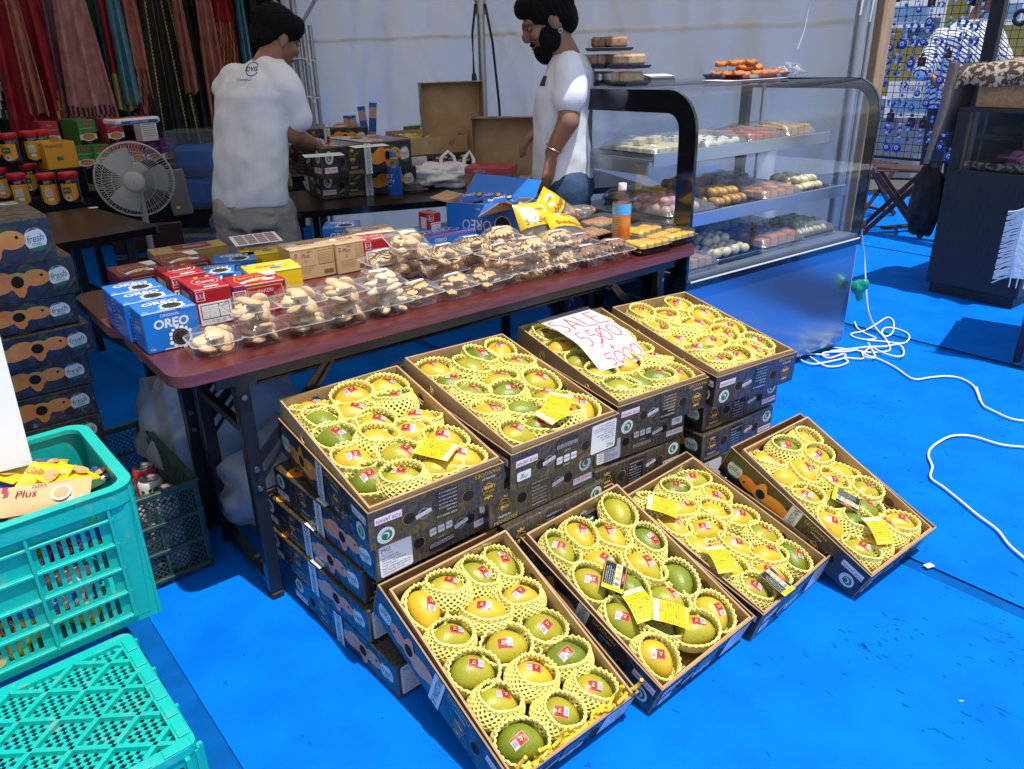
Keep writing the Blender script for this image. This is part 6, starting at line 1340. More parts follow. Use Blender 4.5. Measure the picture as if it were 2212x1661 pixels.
bag('purple_bag', TR(p.x-.03, p.y+.22, .7005), .12, .08, .05, 'dark purple cloth bag behind the white carrier bag', 5, 'bx_purple', 'bag', 3, .4)
# red and brown wrapped milk carton pack
b = MB(); b.box(0, .24, 0, .16, 0, .11, 'kraft_dark', bev=.004); mat('pack_red', (.50, .06, .09), .35, coat=.5, coat_bump=.4)
b.box(-.001, .241, -.001, .161, .075, .1115, 'pack_red', bev=.003); F = FR((0, 0, 0), (1, 0, 0), (0, 0, 1)); b.text('NESTLE', .018, 'off_white', F, .08, .094, z=.0025); b.rect(.03, .07, .02, .06, 'pack_red', F, .001); Fr = FR((.24, 0, 0), (0, 1, 0), (0, 0, 1)); b.rect(.02, .14, .022, .04, 'pack_red', Fr, .001); b.rect(.06, .10, .045, .08, 'pack_red', Fr, .0015)
for i in range(7): b.box(.002+i*.034, .032+i*.034, .004, .156, .1115, .1135, 'pack_red', bev=.001)
a = at(*zr2(1590, 1400), .70); solo('milk_pack', b, 'film wrapped red and brown multipack on the far table', 'multipack', TR(a.x, a.y, .7005)@RZ(-14))
# open kraft tray, its upright lid, and a second open carton
kz = .83
a = at(*zr2(1190, 1150), kz); c_ = at(*zr2(1560, 1120), kz); yw = math.degrees(math.atan2(c_.y-a.y, c_.x-a.x)); M = TR(a.x, a.y, kz)@RZ(yw-2)@TR(.17, .25, 0)
t = thing('open_tray', 'brown card tray with a few netted mangoes on the far table', 'tray', M)
for nm, me in TRAY: ob(nm, me, t)
for i, (x, y) in enumerate(((-.09, -.02), (-.01, -.05), (-.07, .10), (.04, .05))): m = solo('mango', MANGO['y'], 'yellow netted mango, %s of four left in the far tray' % ordn[i], 'mango', M@TR(x, y, .05)@RZ(30*i), 'last mangoes in the far tray'); ob('foam_net', NETS[i], m)
carton(M@TR(0, 0, -.062)@SC(1.05, 1.02, .60), 1, 'closed carton underneath the far open tray', 'mango cartons on the far table'); carton(M@TR(.02, .02, -.128)@SC(1.02, 1.0, .65), 0, 'carton at the bottom below the far open tray', 'mango cartons on the far table')
def upright(px0, pz, yaw, y, label, w_=.345, l_=.46):
    p = aty(*px0, y); M = TR(p.x, p.y, pz)@RZ(yaw)@RX(90)@RZ(0); t = solo('carton_lid', LID[1], label, 'box lid', TR(p.x, p.y, pz)@RZ(yaw)@RX(90)@TR(l_/2*0, 0, 0), 'carton lids standing on end'); return t
p = aty(*zr2(1470, 850), 4.55); solo('carton_lid', LID[1], 'open carton lid standing on end behind the far tray', 'box lid', TR(p.x, p.y+.10, .95)@RZ(14)@RX(90)@RZ(180), 'carton lids standing on end')
p = aty(*zr2(1985, 950), 4.35); solo('carton_lid', LID[0], 'open carton lid standing on end left of the case', 'box lid', TR(p.x, p.y+.06, .85)@RZ(-4)@RX(90)@RZ(90), 'carton lids standing on end')
mat('case_blue', (.01, .16, .50), .4); p = at(*zr2(1960, 1150), .78); b = MB(); b.box(-.13, .13, -.08, .08, 0, .05, 'case_blue', bev=.01); b.box(-.05, .05, -.088, -.08, .015, .035, 'case_blue', bev=.003); solo('tool_case', b, 'flat blue plastic case left of the glass case', 'case', TR(p.x, p.y, .78)@RZ(5)); b = MB(); b.box(-.14, .14, -.10, .10, 0, .078, 'kraft', bev=.003); solo('cardboard_box', b, 'low brown box under the blue plastic case', 'box', TR(p.x, p.y, .7005)@RZ(5))
bag('clear_bag', TR(*at(1145, 425, .72)), .09, .06, .045, 'crumpled shiny clear bag behind the yellow snack bags', 41, 'film', 'bag', 3, .5)
mat('box_yellow2', (.62, .36, .02), .4); mat('pack_green', (.06, .25, .03), .35, coat=.4); mat('pack_crimson', (.42, .02, .06), .35, coat=.4); mat('pack_purple', (.17, .03, .20), .35, coat=.4); mat('curry', (.42, .13, .02), .6, col2=(.62, .32, .08), nscale=60, bump=.3, bscale=120)
b = MB(); b.box(0, .22, 0, .15, 0, .045, 'box_yellow2', bev=.002); b.box(.001, .219, .001, .149, .0452, .047, 'case_black'); b.disc(.12, .07, .03, 'box_yellow2', None, 16, .0475); p = at(*zr2(600, 1090), .76); solo('yellow_box', b, 'flat yellow and black box behind the mango cartons', 'box', TR(p.x, p.y, .74)@RZ(10)); b = MB(); b.box(-.02, .26, -.02, .18, 0, .038, 'kraft_dark'); solo('cardboard_box', b, 'low shaded box under the flat yellow box', 'box', TR(p.x, p.y, .7005)@RZ(10))
# spice boxes
def spice(col, words, w_=.105, h_=.150, d_=.035):
    b = MB(); b.box(0, w_, 0, d_, 0, h_, col, bev=.001); F = FR((0, 0, 0), (1, 0, 0), (0, 0, 1)); b.rect(.0, w_, .0, h_*.20, 'case_black', F, .0004); b.rect(0, w_, h_*.20, h_*.42, 'off_white', F, .0004)
    b.disc(w_*.5, h_*.86, w_*.24, 'crimson_ink', F, 16, .0006, ry=w_*.11); b.text('Shan', w_*.16, 'gold_ink', F, w_*.5, h_*.86, z=.0009, it=.2); b.text(words, h_*.065, 'off_white', F, w_*.5, h_*.66, w_*.86, z=.0008)
    b.disc(w_*.5, h_*.30, w_*.42, 'off_white', F, 20, .0007, ry=h_*.16); b.disc(w_*.5, h_*.31, w_*.36, 'curry', F, 18, .0010, ry=h_*.125); b.disc(w_*.5, h_*.08, w_*.14, 'crimson_ink', F, 10, .0006, ry=h_*.035)
    return b.mesh('spice_box')
SP = {'green': spice('pack_green', 'VEGETABLE MASALA'), 'crimson': spice('pack_crimson', 'KABAB'), 'pink': spice('pack_crimson', 'DAHI BARA CHAAT'), 'purple': spice('pack_purple', 'BUTTER CHICKEN')}
b = MB(); b.box(0, .105, 0, .035, 0, .15, 'off_white', bev=.001)
for i in range(9): b.rect(.012, .093, .03+i*.012, .033+i*.012, 'grey_ink', FR((0, 0, 0), (1, 0, 0), (0, 0, 1)), .0006)
SP['pale'] = b.mesh('spice_box')
def spice_row(px, py, z, col, n, label, step=.0365, yaw=0):
    """a file of boxes one behind the other, the front one placed where its lower left corner shows"""
    a = at(px, py, z)
    for i in range(n): q_ = RZ(LYAW+yaw)@Vector((.0, step*i, 0)); solo('spice_box', SP[col], '%s, %s from the front' % (label, ordn[i]), 'spice box', TR(a.x+q_.x, a.y+q_.y, z+.0008)@RZ(LYAW+yaw), label)
def zr1(x, y): return (.29264*x, .29264*y)
lo_ = .7005; hi_ = .852
spice_row(*zr1(590, 1262), lo_, 'green', 6, 'left green spice box file on the table behind the fan')
spice_row(*zr1(722, 1250), lo_, 'green', 5, 'right green spice box file on the table, half behind the fan')
spice_row(*zr1(470, 1240), lo_, 'pink', 4, 'crimson spice boxes left of the lower green files')
spice_row(*zr1(850, 1235), lo_, 'crimson', 4, 'crimson spice boxes behind the top of the fan')
spice_row(*zr1(975, 1225), lo_, 'crimson', 4, 'crimson spice boxes right of the first crimson file')
spice_row(*zr1(1095, 1215), lo_, 'purple', 4, 'left purple spice boxes at the right of the row')
spice_row(*zr1(1210, 1205), lo_, 'purple', 4, 'rightmost purple spice boxes at the table end')
spice_row(*zr1(605, 1072), hi_, 'green', 8, 'long upper file of green spice boxes')
spice_row(*zr1(335, 1090), hi_, 'pink', 4, 'upper crimson spice boxes reading DAHI BARA CHAAT')
spice_row(*zr1(810, 1060), hi_, 'crimson', 4, 'upper crimson spice boxes left of the refuse bags')
spice_row(*zr1(445, 1000), hi_, 'pale', 4, 'pale backed boxes behind the crimson upper ones')
spice_row(*zr1(650, 975), hi_+.02, 'pale', 4, 'pale backed boxes at the back of the spice table')
spice_row(*zr1(1060, 1045), hi_, 'pale', 3, 'pale backed boxes under the refuse bag packet')
p = at(*zr1(860, 935), 1.0); b = MB(); b.box(0, .27, 0, .16, 0, .035, 'bag_white', bev=.010); F = FR((0, 0, 0), (1, 0, 0), (0, 0, 1)); b.rect(.03, .25, .006, .022, 'label_blue', F, .0015); b.text('白半透明ごみ収集袋', .012, 'off_white', F, .14, .014, .17, z=.002); b.rect(.02, .25, .05, .15, 'bx_red', TR(0, 0, .0352), .0008); b.text('70', .06, 'off_white', TR(0, 0, .0352), .13, .09, z=.0015)
solo('refuse_bags', b, 'white packet of refuse bags with Japanese writing on the spice boxes', 'bag packet', TR(p.x, p.y, 1.003)@RZ(LYAW+4))
for i, (x, y) in enumerate(((705, 330), (640, 322), (880, 265), (960, 262), (900, 290))):
    pass
for k, (x, y, z, n, lab) in enumerate(((690, 312, .78, 4, 'green spice boxes behind the orange topped carton'), (885, 312, .78, 7, 'row of green spice boxes left of the upright lid'))):
    a = aty(x, y, 5.05)
    for i in range(n): solo('spice_box', SP['green'], '%s, %s from the left' % (lab, ordn[i]), 'spice box', TR(a.x+i*.036, a.y+.02*i, .78)@RZ(76), lab)
    b = MB(); b.box(-.03, n*.037+.09, -.02, .13, 0, .078, 'case_black', bev=.002); solo('stock_box', b, 'black box under the %s' % lab, 'box', TR(a.x, a.y, .7005)@RZ(10))
p = aty(700, 262, 4.9); carton(TR(p.x, p.y+.1, .83)@RZ(100)@SC(.95, .95, 1.2), 0, 'orange topped mango carton behind the shoulder of the standing man', 'mango cartons at the back'); carton(TR(p.x+.01, p.y+.1, .7005)@RZ(98)@SC(.95, .95, 1.25), 1, 'mango carton beneath the orange topped one at the back', 'mango cartons at the back')
mat('fish_pack', (.50, .30, .26), .3, coat=.5, bump=.5, bscale=30)
for i, (x, y, h) in enumerate(((780, 210, .20), (800, 208, .22), (760, 220, .15), (745, 218, .15))):
    p = aty(x, y, 4.95); b = MB(); b.box(-.022, .022, -.006, .006, -h/2, h/2, 'fish_pack', bev=.003); b.box(-.023, .023, -.0066, .0066, h*.38, h/2, 'label_blue', bev=.002); b.box(-.0225, .0225, -.0066, -.0060, -h*.25, h*.1, 'label_blue'); solo('food_pouch', b, '%s tall pink food pouch standing against the white canvas' % ordn[i], 'pouch', TR(p.x, p.y, .86+h/2)@RZ(15)@RY((-4, 6, -8, 3)[i]), 'tall pink pouches')
b = MB(); b.box(-.12, .14, -.10, .10, 0, .157, 'case_black', bev=.003); p = aty(775, 240, 5.0); solo('stock_box', b, 'black box under the tall pink pouches', 'box', TR(p.x, p.y, .7005))
# red lidded jars
mat('jar_brown', (.012, .006, .004), .12, coat=.8); mat('lid_red', (.55, .012, .02), .4); mat('label_amber', (.72, .33, .02), .35, coat=.4)
def jar_parts():
    out = []
    for v in (0, 1):
        b = MB(); b.lathe([(0, 0), (.042, 0), (.046, .006), (.046, .035), (.042, .05), (.043, .08), (.041, .095), (.045, .108), (.045, .132), (.040, .142)], 24, 'jar_brown'); l = MB(); l.lathe([(.0, .172), (.043, .172), (.0455, .169), (.0455, .142), (.0, .142)], 28, 'lid_red')
        for i in range(28): a = 2*math.pi*i/28; l.box(.0445, .0462, -.0012, .0012, .144, .167, 'lid_red', RZ(math.degrees(a)))
        c = MB(); n = 14
        def W(a, z): return (.0478*math.cos(R(a)), .0478*math.sin(R(a)), z)
        V = [W(-140+i*8, z) for z in (.118, .03 if v else .014) for i in range(n)]; V = [(x, y, z+(.02*(abs(i % n-6.5)/6.5)**2 if i >= n else 0)) for i, (x, y, z) in enumerate(V)]
        c.add(V, [(i, i+1, n+i+1, n+i)[::-1] for i in range(n-1)], 'label_amber', None, True)
        T = FR(W(-95, 0), (math.cos(R(-5)), math.sin(R(-5)), 0), (0, 0, 1))
        if v: c.poly(rrect(-.020, .020, .070, .100, .006), 'leaf_print', T, .002); c.text('VITAL', .013, 'off_white', T, 0, .085, z=.0026); c.disc(0, .045, .016, 'off_white', T, 16, .002); c.disc(0, .047, .010, 'curry', T, 14, .0026)
        else: c.rect(-.020, .014, .060, .095, 'off_white', T, .002); [c.rect(-.018, .012, .064+.005*i, .066+.005*i, 'grey_ink', T, .0024) for i in range(6)]; c.rect(-.010, .014, .036, .050, 'off_white', T, .002)
        out.append([('jar_body', b.mesh('jar_body')), ('lid', l.mesh('lid')), ('jar_label', c.mesh('jar_label'))])
    return out
JP_ = jar_parts(); k = 0
for x, y, z, v, lab in ((160, 1530, lo_, 0, 'front left jar of the lower layer'), (375, 1530, lo_, 0, 'middle jar of the lower layer, label to the left'), (540, 1520, lo_, 1, 'right end jar of the lower layer reading VITAL'), (20, 1480, lo_, 0, 'leftmost jar of the lower layer'), (250, 1440, lo_, 1, 'rear jar of the lower layer between two others'),
    (95, 1225, .874, 1, 'left front jar of the upper layer reading VITAL'), (250, 1200, .874, 0, 'right front jar of the upper layer'), (-20, 1200, .874, 1, 'jar of the upper layer cut by the frame'), (330, 1190, .874, 0, 'right rear jar of the upper layer')):
    p = at(*zr1(x, y), z); place('coffee_jar', 'red lidded dark jar, '+lab, 'jar', TR(p.x, p.y+.02, z+.0005)@RZ(10 if v else 35)@SC(.9 if z > .8 else .92), JP_[v], 'red lidded jars')
b = MB(); b.box(0, .15, 0, .13, 0, .13, 'label_amber', bev=.001); F = FR((0, 0, 0), (1, 0, 0), (0, 0, 1)); b.text('MANGO', .022, 'black_ink', F, .05, .112, z=.001); b.disc(.10, .06, .022, 'orange_print', F, 12, .001, ry=.014); b.disc(.115, .05, .016, 'orange_print', F, 12, .0014, ry=.018); b.rect(.05, .08, .04, .06, 'green_ink', F, .001)
p = at(*zr1(355, 1225), .86); solo('mango_box', b, 'amber box reading MANGO behind the red lidded jars', 'box', TR(p.x, p.y, .84)@RZ(LYAW)); b = MB(); b.box(-.02, .17, 0, .12, 0, .138, 'case_black', bev=.002); solo('stock_box', b, 'black box under the amber MANGO box', 'box', TR(p.x, p.y, .7005)@RZ(LYAW))
p = at(202, 449, .70); b = MB(); b.disc(0, 0, .022, 'paper', None, 16, .0015); b.disc(0, 0, .022, 'paper', RX(180), 16, .0); solo('bottle_top', b, 'small white disc lying on the dark left table', 'disc', TR(p.x, p.y, .7005))
# electric fan
fc = aty(291, 388, 3.55); mat('fan_white', (.42, .42, .39), .5); mat('fan_clear', (.35, .38, .40), .3, coat=.4); fy = Matrix(((1, 0, 0, 0), (0, 1, 0, 0), (0, 0, 1, 0), (0, 0, 0, 1)))
toC = (EYE-fc); toC.z = 0; yawf = math.degrees(math.atan2(toC.y, toC.x))+90-6
t = thing('electric_fan', 'white electric fan with round wire guard on a stand behind the left table', 'fan', TR(fc.x, fc.y, 0)@RZ(yawf)); H = fc.z; Fm = TR(0, 0, H)@RX(4)   # fan faces -y
Rf = .162; b = MB(); G = Fm@RX(90)
b.tube([(Rf*math.cos(a*math.pi/24), Rf*math.sin(a*math.pi/24), 0) for a in range(48)], .0042, 6, 'fan_white', G, closed=True)
for i in range(84):
    a = 2*math.pi*i/84; b.tube([(r_*math.cos(a+(Rf-r_)*2.2), r_*math.sin(a+(Rf-r_)*2.2), z) for r_, z in ((.045, .045), (.09, .043), (.13, .034), (.155, .018), (Rf, 0))], .0011, 3, 'fan_white', G, smooth=False)
for r_, z in ((.09, .043), (.13, .034)): b.tube([(r_*math.cos(a*math.pi/20), r_*math.sin(a*math.pi/20), z) for a in range(40)], .0012, 4, 'fan_white', G, closed=True)
ob('guard', b, t)
b = MB()
for i in range(60):
    a = 2*math.pi*i/60; b.tube([(r_*math.cos(a), r_*math.sin(a), z) for r_, z in ((.05, -.06), (.12, -.05), (.155, -.022), (Rf, 0))], .0011, 3, 'fan_white', G, smooth=False)
ob('rear_guard', b, t); b = MB(); b.lathe([(0, .056), (.030, .055), (.044, .049), (.048, .043), (0, .042)], 26, 'fan_white', G); b.text('Y', .018, 'grey_ink', G, 0, 0, z=.0565); ob('badge', b, t)
for k in range(3):
    b = MB(); V = []; 
    for i in range(7):
        for j in range(4): r_ = .03+.11*j/3; a = R(k*120+(i-3)*13*(1-.1*j)); V.append((r_*math.cos(a), r_*math.sin(a), .012*(i-3)/3))
    b.add(V, [(i*4+j, i*4+j+1, (i+1)*4+j+1, (i+1)*4+j) for i in range(6) for j in range(3)], 'fan_clear', G, True); ob('blade', b, t)
b = MB(); b.lathe([(0, -.16), (.04, -.155), (.055, -.12), (.055, -.06), (.03, -.04), (0, -.03)], 20, 'fan_white', G); ob('motor', b, t)
b = MB(); b.cyl((0, .10, H-.02), (0, .08, .45), .014, .014, 12, 'fan_white'); b.cyl((0, .08, .45), (0, .08, .02), .018, .018, 12, 'fan_white'); b.cyl((0, .10, H-.06), (0, .10, H), .03, .03, 12, 'fan_white'); ob('stand', b, t); b = MB(); b.cyl((0, .08, 0), (0, .08, .03), .16, .13, 24, 'fan_white'); ob('fan_base', b, t)
# control box and cable near the fan, storage tubs behind
p = aty(378, 395, 4.6); b = MB(); b.box(-.05, .06, -.01, .03, -.13, .13, 'grey_ink', bev=.006); b.box(-.03, .03, -.013, -.0105, -.06, .05, 'grey_ink'); b.box(-.02, .0, -.0145, -.0135, -.09, -.075, 'card_yellow'); solo('control_panel', b, 'pale panel leaning on the spice table leg', 'panel', TR(p.x, p.y, .63)@RY(-4)@RZ(10)); 
b = MB(); pts = [at(378, 430, .45), at(384, 455, .30), at(380, 480, .12), at(395, 500, .02), at(408, 520, .008), at(404, 548, .008)]; b.tube(pts, .006, 6, 'rubber'); solo('floor_cable', b, 'black cable hanging to the blue floor left of the man', 'cable')
b = MB(); b.tube([at(x, y, .009) for x, y in ((360, 493), (395, 489), (430, 480), (462, 474))], .008, 6, 'rubber'); solo('floor_cable', b, 'black cable lying across the shaded blue floor left of the man', 'cable')
clear('tub', (.70, .80, .90), gloss=.06, rough=.2, haze=.06)
for i, (x, y, yy) in enumerate(((425, 330, 5.3), (422, 400, 5.3))):
    p = aty(x, y, yy); b = MB(); b.plate(rrect(-.16, .16, -.12, .12, .03), [], .01, 'tub', TR(0, 0, .14)); loft(b, [ring(.30, .22, -.14, .03), ring(.32, .24, .13, .03)], 'tub'); b.box(-.13, .12, -.09, .09, -.13, .05, 'case_blue', bev=.03); solo('storage_tub', b, ('upper', 'lower')[i]+' cloudy storage tub beside the hanging black dress', 'tub', TR(p.x, p.y, p.z))
b = MB(); p = aty(425, 470, 5.3); b.box(-.16, .16, -.12, .12, 0, .26, 'tub', bev=.02); solo('storage_tub', b, 'lowest storage tub on the blue floor', 'tub', TR(p.x, p.y, .001))
bag('plastic_bag', TR(*at(483, 515, .002)), .085, .07, .12, 'crumpled clear bag on the floor beside the trouser leg', 51)
b = MB()
for i in range(3): b.box(-.20, .16, -.02, .02, .12+i*.17, .27+i*.17, 'laminate_dark', bev=.004)
p = aty(330, 520, 4.2); solo('wooden_crate', b, 'brown slatted crate in the shade under the fan', 'crate', TR(p.x, p.y, -.08)@RZ(18))
# ------------------------------------------------------------------ people
mat('skin', (.30, .150, .090), .5, col2=(.24, .11, .062), nscale=12, bump=.05, bscale=120); mat('hair', (.006, .005, .005), .75, spec=.12, bump=.7, bscale=110, stretch=(1, 1, .35))
mat('shirt_white', (.78, .80, .86), .8, bump=1.0, bscale=7, stretch=(1.4, 1.4, .5)); mat('khaki', (.36, .33, .29), .85, bump=1.0, bscale=12, stretch=(.6, .6, 1.6)); mat('denim', (.03, .07, .15), .85, bump=.4, bscale=40); mat('navy', (.012, .018, .05), .7); mat('eye_white', (.22, .17, .15), .5); mat('lip', (.22, .07, .05), .5)
def cap(b, p, q, r0, r1, m, n=14):
    """a tapering limb with rounded ends"""
    p = Vector(p); q = Vector(q); b.cyl(p, q, r0, r1, n, m); b.ell(p, r0, r0, r0, m, n=n, k=8); b.ell(q, r1, r1, r1, m, n=n, k=8)
def trunk(b, rings, yaw, m, n=22):
    """closed surface through elliptical sections: (centre, half width, half depth)"""
    V = []; ax = Vector((math.cos(yaw), math.sin(yaw), 0)); ay = Vector((-math.sin(yaw), math.cos(yaw), 0))
    for (c, a, d, tl) in rings:
        c = Vector(c)
        for i in range(n): t = 2*math.pi*i/n; V.append(c+ax*a*math.cos(t)+ay*d*math.sin(t)+Vector((0, 0, tl*math.sin(t))))
    F = [(j*n+i, j*n+(i+1) % n, (j+1)*n+(i+1) % n, (j+1)*n+i) for j in range(len(rings)-1) for i in range(n)]+[tuple(reversed(range(n))), tuple(range((len(rings)-1)*n, len(rings)*n))]
    b.add(V, F, m)
def hand(b, wrist, direc, palm_n, curl, m, k=1.0, side=1):
    """palm and five fingers; direc points to the finger tips, palm_n out of the palm"""
    w_ = Vector(wrist); d = Vector(direc).normalized(); pn = Vector(palm_n); pn = (pn-d*pn.dot(d)).normalized(); s_ = d.cross(pn)*side
    pc = w_+d*.045*k
    for o in (-.026, -.009, .009, .026): cap(b, w_+d*.012*k+s_*o*.6*k, w_+d*.085*k+s_*o*k, .013*k, .0115*k, m, 10)
    for o, L, c in ((-.029, .062, 1.15), (-.010, .074, 1.0), (.010, .078, .9), (.029, .068, .85)):
        p0 = w_+d*.088*k+s_*o*k; a = curl*c*.45; q0 = d
        for sg, (seg, r0) in enumerate(((L*.45, .0092), (L*.32, .0084), (L*.23, .0074))):
            q0 = (q0*math.cos(a)+pn*math.sin(a)).normalized(); p1 = p0+q0*seg*k; cap(b, p0, p1, r0*k, (r0-.0008)*k, m, 8); p0 = p1; a = curl*c*.6
            pn2 = pn; 
    t0 = w_+d*.030*k+s_*.030*k; t1 = t0+(d*.6+s_*.7+pn*.35).normalized()*.040*k; t2 = t1+(d*.9+s_*.15+pn*.35).normalized()*.030*k; cap(b, t0, t1, .0125*k, .0105*k, m, 8); cap(b, t1, t2, .0100*k, .0085*k, m, 8)
def head(b, c, f, up_, m, k=1.0):
    """skull, jaw, nose, brow, ears: c centre of the head, f facing direction"""
    c = Vector(c); f = Vector(f).normalized(); u = Vector(up_); u = (u-f*u.dot(f)).normalized(); s_ = f.cross(u)
    M = Matrix(((s_.x, f.x, u.x, c.x), (s_.y, f.y, u.y, c.y), (s_.z, f.z, u.z, c.z), (0, 0, 0, 1)))@SC(k)
    b.ell((0, -.010, .025), .076, .096, .090, m, M, 20, 14); b.ell((0, .030, -.030), .060, .062, .085, m, M, 18, 12); b.ell((0, .052, -.085), .030, .030, .028, m, M, 12, 8)
    b.ell((0, .100, -.015), .014, .020, .022, m, M, 10, 8); b.ell((0, .092, .008), .010, .014, .028, m, M, 10, 8); b.ell((0, .078, .030), .050, .020, .012, m, M, 12, 8); b.ell((0, .084, -.056), .024, .014, .008, m, M, 10, 6); b.ell((0, .084, -.066), .022, .013, .008, m, M, 10, 6)
    for sx in (-1, 1): b.ell((sx*.040, .070, -.020), .022, .022, .02, m, M, 10, 8); b.ell((sx*.078, -.006, -.010), .010, .020, .032, m, M, 12, 8); b.ell((sx*.072, .002, -.012), .012, .014, .022, m, M, 10, 8)
    return M
def face(parent, M):
    for sx in (-1, 1):
        b = MB(); b.ell((sx*.030, .082, .008), .012, .009, .007, 'eye_white', M, 10, 8); b.ell((sx*.030, .0885, .008), .006, .004, .006, 'hair', M, 8, 6); ob('eye', b, parent)
    b = MB(); b.ell((0, .0955, -.060), .020, .005, .006, 'lip', M, 10, 6); ob('mouth', b, parent)
def hairm(name, M, seed, beard=False, extra=()):
    b = MB(); b.ell((0, -.020, .040), .088, .104, .092, 'hair', M, 22, 14); b.ell((0, -.062, -.005), .074, .055, .075, 'hair', M, 18, 12); b.ell((0, .052, .088), .066, .048, .036, 'hair', M, 14, 10)
    r = random.Random(seed)
    for i in range(150):
        a = r.uniform(0, 6.28); e = r.uniform(.0, 1.5); P = lambda a, e, k: (.088*k*math.cos(a)*math.cos(e), -.020+.104*k*math.sin(a)*math.cos(e), .040+.092*k*math.sin(e))
        p = P(a, e, .98); q = P(a+r.uniform(-.10, .10), e-.42, 1.05)
        if (p[1] > .045 and p[2] < .075) or (q[1] > .060 and q[2] < .070): continue
        b.cyl(M@Vector(p), M@Vector(q), .0075, .0030, 5, 'hair')
    for e in extra: b.ell(e[:3], e[3], e[4], e[5], 'hair', M, 12, 8)
    if beard:
        b.ell((0, .060, -.088), .044, .042, .050, 'hair', M, 14, 10)
        for sx in (-1, 1): b.ell((sx*.050, .030, -.055), .022, .045, .050, 'hair', M, 12, 8); b.ell((sx*.066, .008, -.010), .012, .018, .045, 'hair', M, 10, 8)
        b.ell((0, .090, -.046), .028, .014, .008, 'hair', M, 10, 6)
    return remesh(b, name, .0038, 1, .003, .012, ['hair'])
# man writing, back to us
Y1 = 3.52; A = lambda x, y, d=0.: aty(x, y, Y1+d)
hip = A(548, 432); sh = A(560, 168, .05); neck = A(588, 118, .12); hc = A(598, 82, .18)
yaw1 = math.radians(-22)
b = MB()
trunk(b, [(A(548, 470), .15, .10, 0), (hip, .14, .095, 0), (A(550, 330), .125, .085, 0), (A(552, 240, .02), .15, .09, 0), (A(558, 185, .04), .16, .08, 0), (A(575, 150, .09), .10, .06, 0)], yaw1, 'skin')
cap(b, A(572, 150, .08), A(590, 108, .14), .062, .052, 'skin'); M1h = head(b, hc, (.66, .62, -.42), (.25, .2, 1), 'skin', 1.0)
rsh = A(618, 178, -.02); rel = A(634, 290, .0); rwr = A(688, 318, .20); lsh = A(492, 182, .12); lel = A(580, 300, .22); lwr = A(622, 326, .30)
cap(b, rsh, rel, .042, .042, 'skin'); cap(b, rel, rwr, .041, .027, 'skin'); cap(b, lsh, lel, .042, .040, 'skin'); cap(b, lel, lwr, .038, .027, 'skin'); cap(b, A(575, 165, .05), rsh, .04, .04, 'skin'); cap(b, A(540, 170, .08), lsh, .04, .04, 'skin')
dr = (rwr-rel).normalized(); hand(b, rwr, (dr+Vector((0, 0, .05))), (-.2, .2, -1), 1.3, 'skin', .92, -1); dl = (lwr-lel).normalized(); hand(b, lwr, (1, .15, -.1), (0, 0, -1), .35, 'skin', .92, 1)
gx = {}
for sx, fx, kx_ in ((-1, 520, 520), (1, 600, 610)):
    hp = A(548+sx*38, 450); kn = Vector((hp.x+.03*sx, hp.y+.04, .42)); an = Vector((hp.x+.03*sx, hp.y-.01, .07)); gx[sx] = (hp, kn, an); cap(b, hp, kn, .075, .052, 'skin'); cap(b, kn, an, .050, .032, 'skin'); cap(b, an+Vector((0, 0, -.02)), an+Vector((.08, .14, -.04)), .032, .028, 'skin')
me = remesh(b, 'person', .0065, 2); man = solo('person', me, 'man with dark hair in white T-shirt and grey trousers, back turned, writing', 'person')
face(man, M1h); ob('hair', hairm('hair', M1h, 3, False, ((0, .078, .070, .052, .030, .030), (-.06, .04, .05, .03, .04, .04), (.06, .04, .05, .03, .04, .04))), man)
b = MB()
trunk(b, [(A(541, 440), .188, .125, 0), (A(541, 400), .185, .125, 0), (A(541, 330), .178, .12, 0), (A(545, 260, .02), .180, .12, 0), (A(551, 205, .03), .188, .115, 0), (A(559, 168, .05), .172, .10, 0), (A(570, 142, .08), .115, .08, 0), (A(578, 128, .10), .072, .062, 0)], yaw1, 'shirt_white')
cap(b, A(575, 150, .06), A(606, 172, .0), .055, .066, 'shirt_white'); cap(b, A(606, 172, .0), A(618, 192, -.01), .068, .072, 'shirt_white'); cap(b, A(618, 192, -.01), A(641, 252, .0), .072, .066, 'shirt_white'); b.ell(A(597, 165, .03), .07, .07, .055, 'shirt_white'); cap(b, A(515, 170, .09), A(492, 190, .12), .068, .07, 'shirt_white'); cap(b, A(492, 190, .12), A(545, 262, .24), .07, .07, 'shirt_white')
sme = remesh(b, 'shirt', .008, 4, .022, .11, ['shirt_white']); shirt = ob('shirt', sme, man)
b = MB(); zc = Y1-.095
def deco(T, s_, h_, m): b.text(s_, h_, m, T, 0, 0, z=0)
pD = A(512, 137, -.075); pC = A(495, 161, -.085)
Td = FR(A(530, 150, -.105), (1, -.25, 0), (-.02, .25, 1)); b.tube([(.030*math.cos(a*.35+.5), .027*math.sin(a*.35+.5), 0) for a in range(16)], .0022, 4, 'case_blue', Td); b.text('DVG', .026, 'navy', Td, 0, 0, z=.002, it=.1, bold=.02)
Tc = FR(A(514, 174, -.128), (1, -.25, 0), (-.02, .16, 1)); b.text('Champion', .017, 'case_blue', Tc, 0, 0, z=.002, it=.15)
from mathutils.bvhtree import BVHTree
def wrap(b, me, frm):
    # lay a printed mark on the cloth it belongs to
    tr_ = BVHTree.FromPolygons([v.co for v in me.vertices], [tuple(p.vertices) for p in me.polygons])
    for i, v in enumerate(b.v):
        v = Vector(v); o, d = frm(v); h = tr_.ray_cast(o, d.normalized())
        if h[0] is not None: b.v[i] = tuple(h[0]-d.normalized()*.0025)
wrap(b, sme, lambda v: (v-Vector((0, .6, 0)), Vector((0, 1, 0)))); ob('shirt_print', b, shirt)
b = MB()
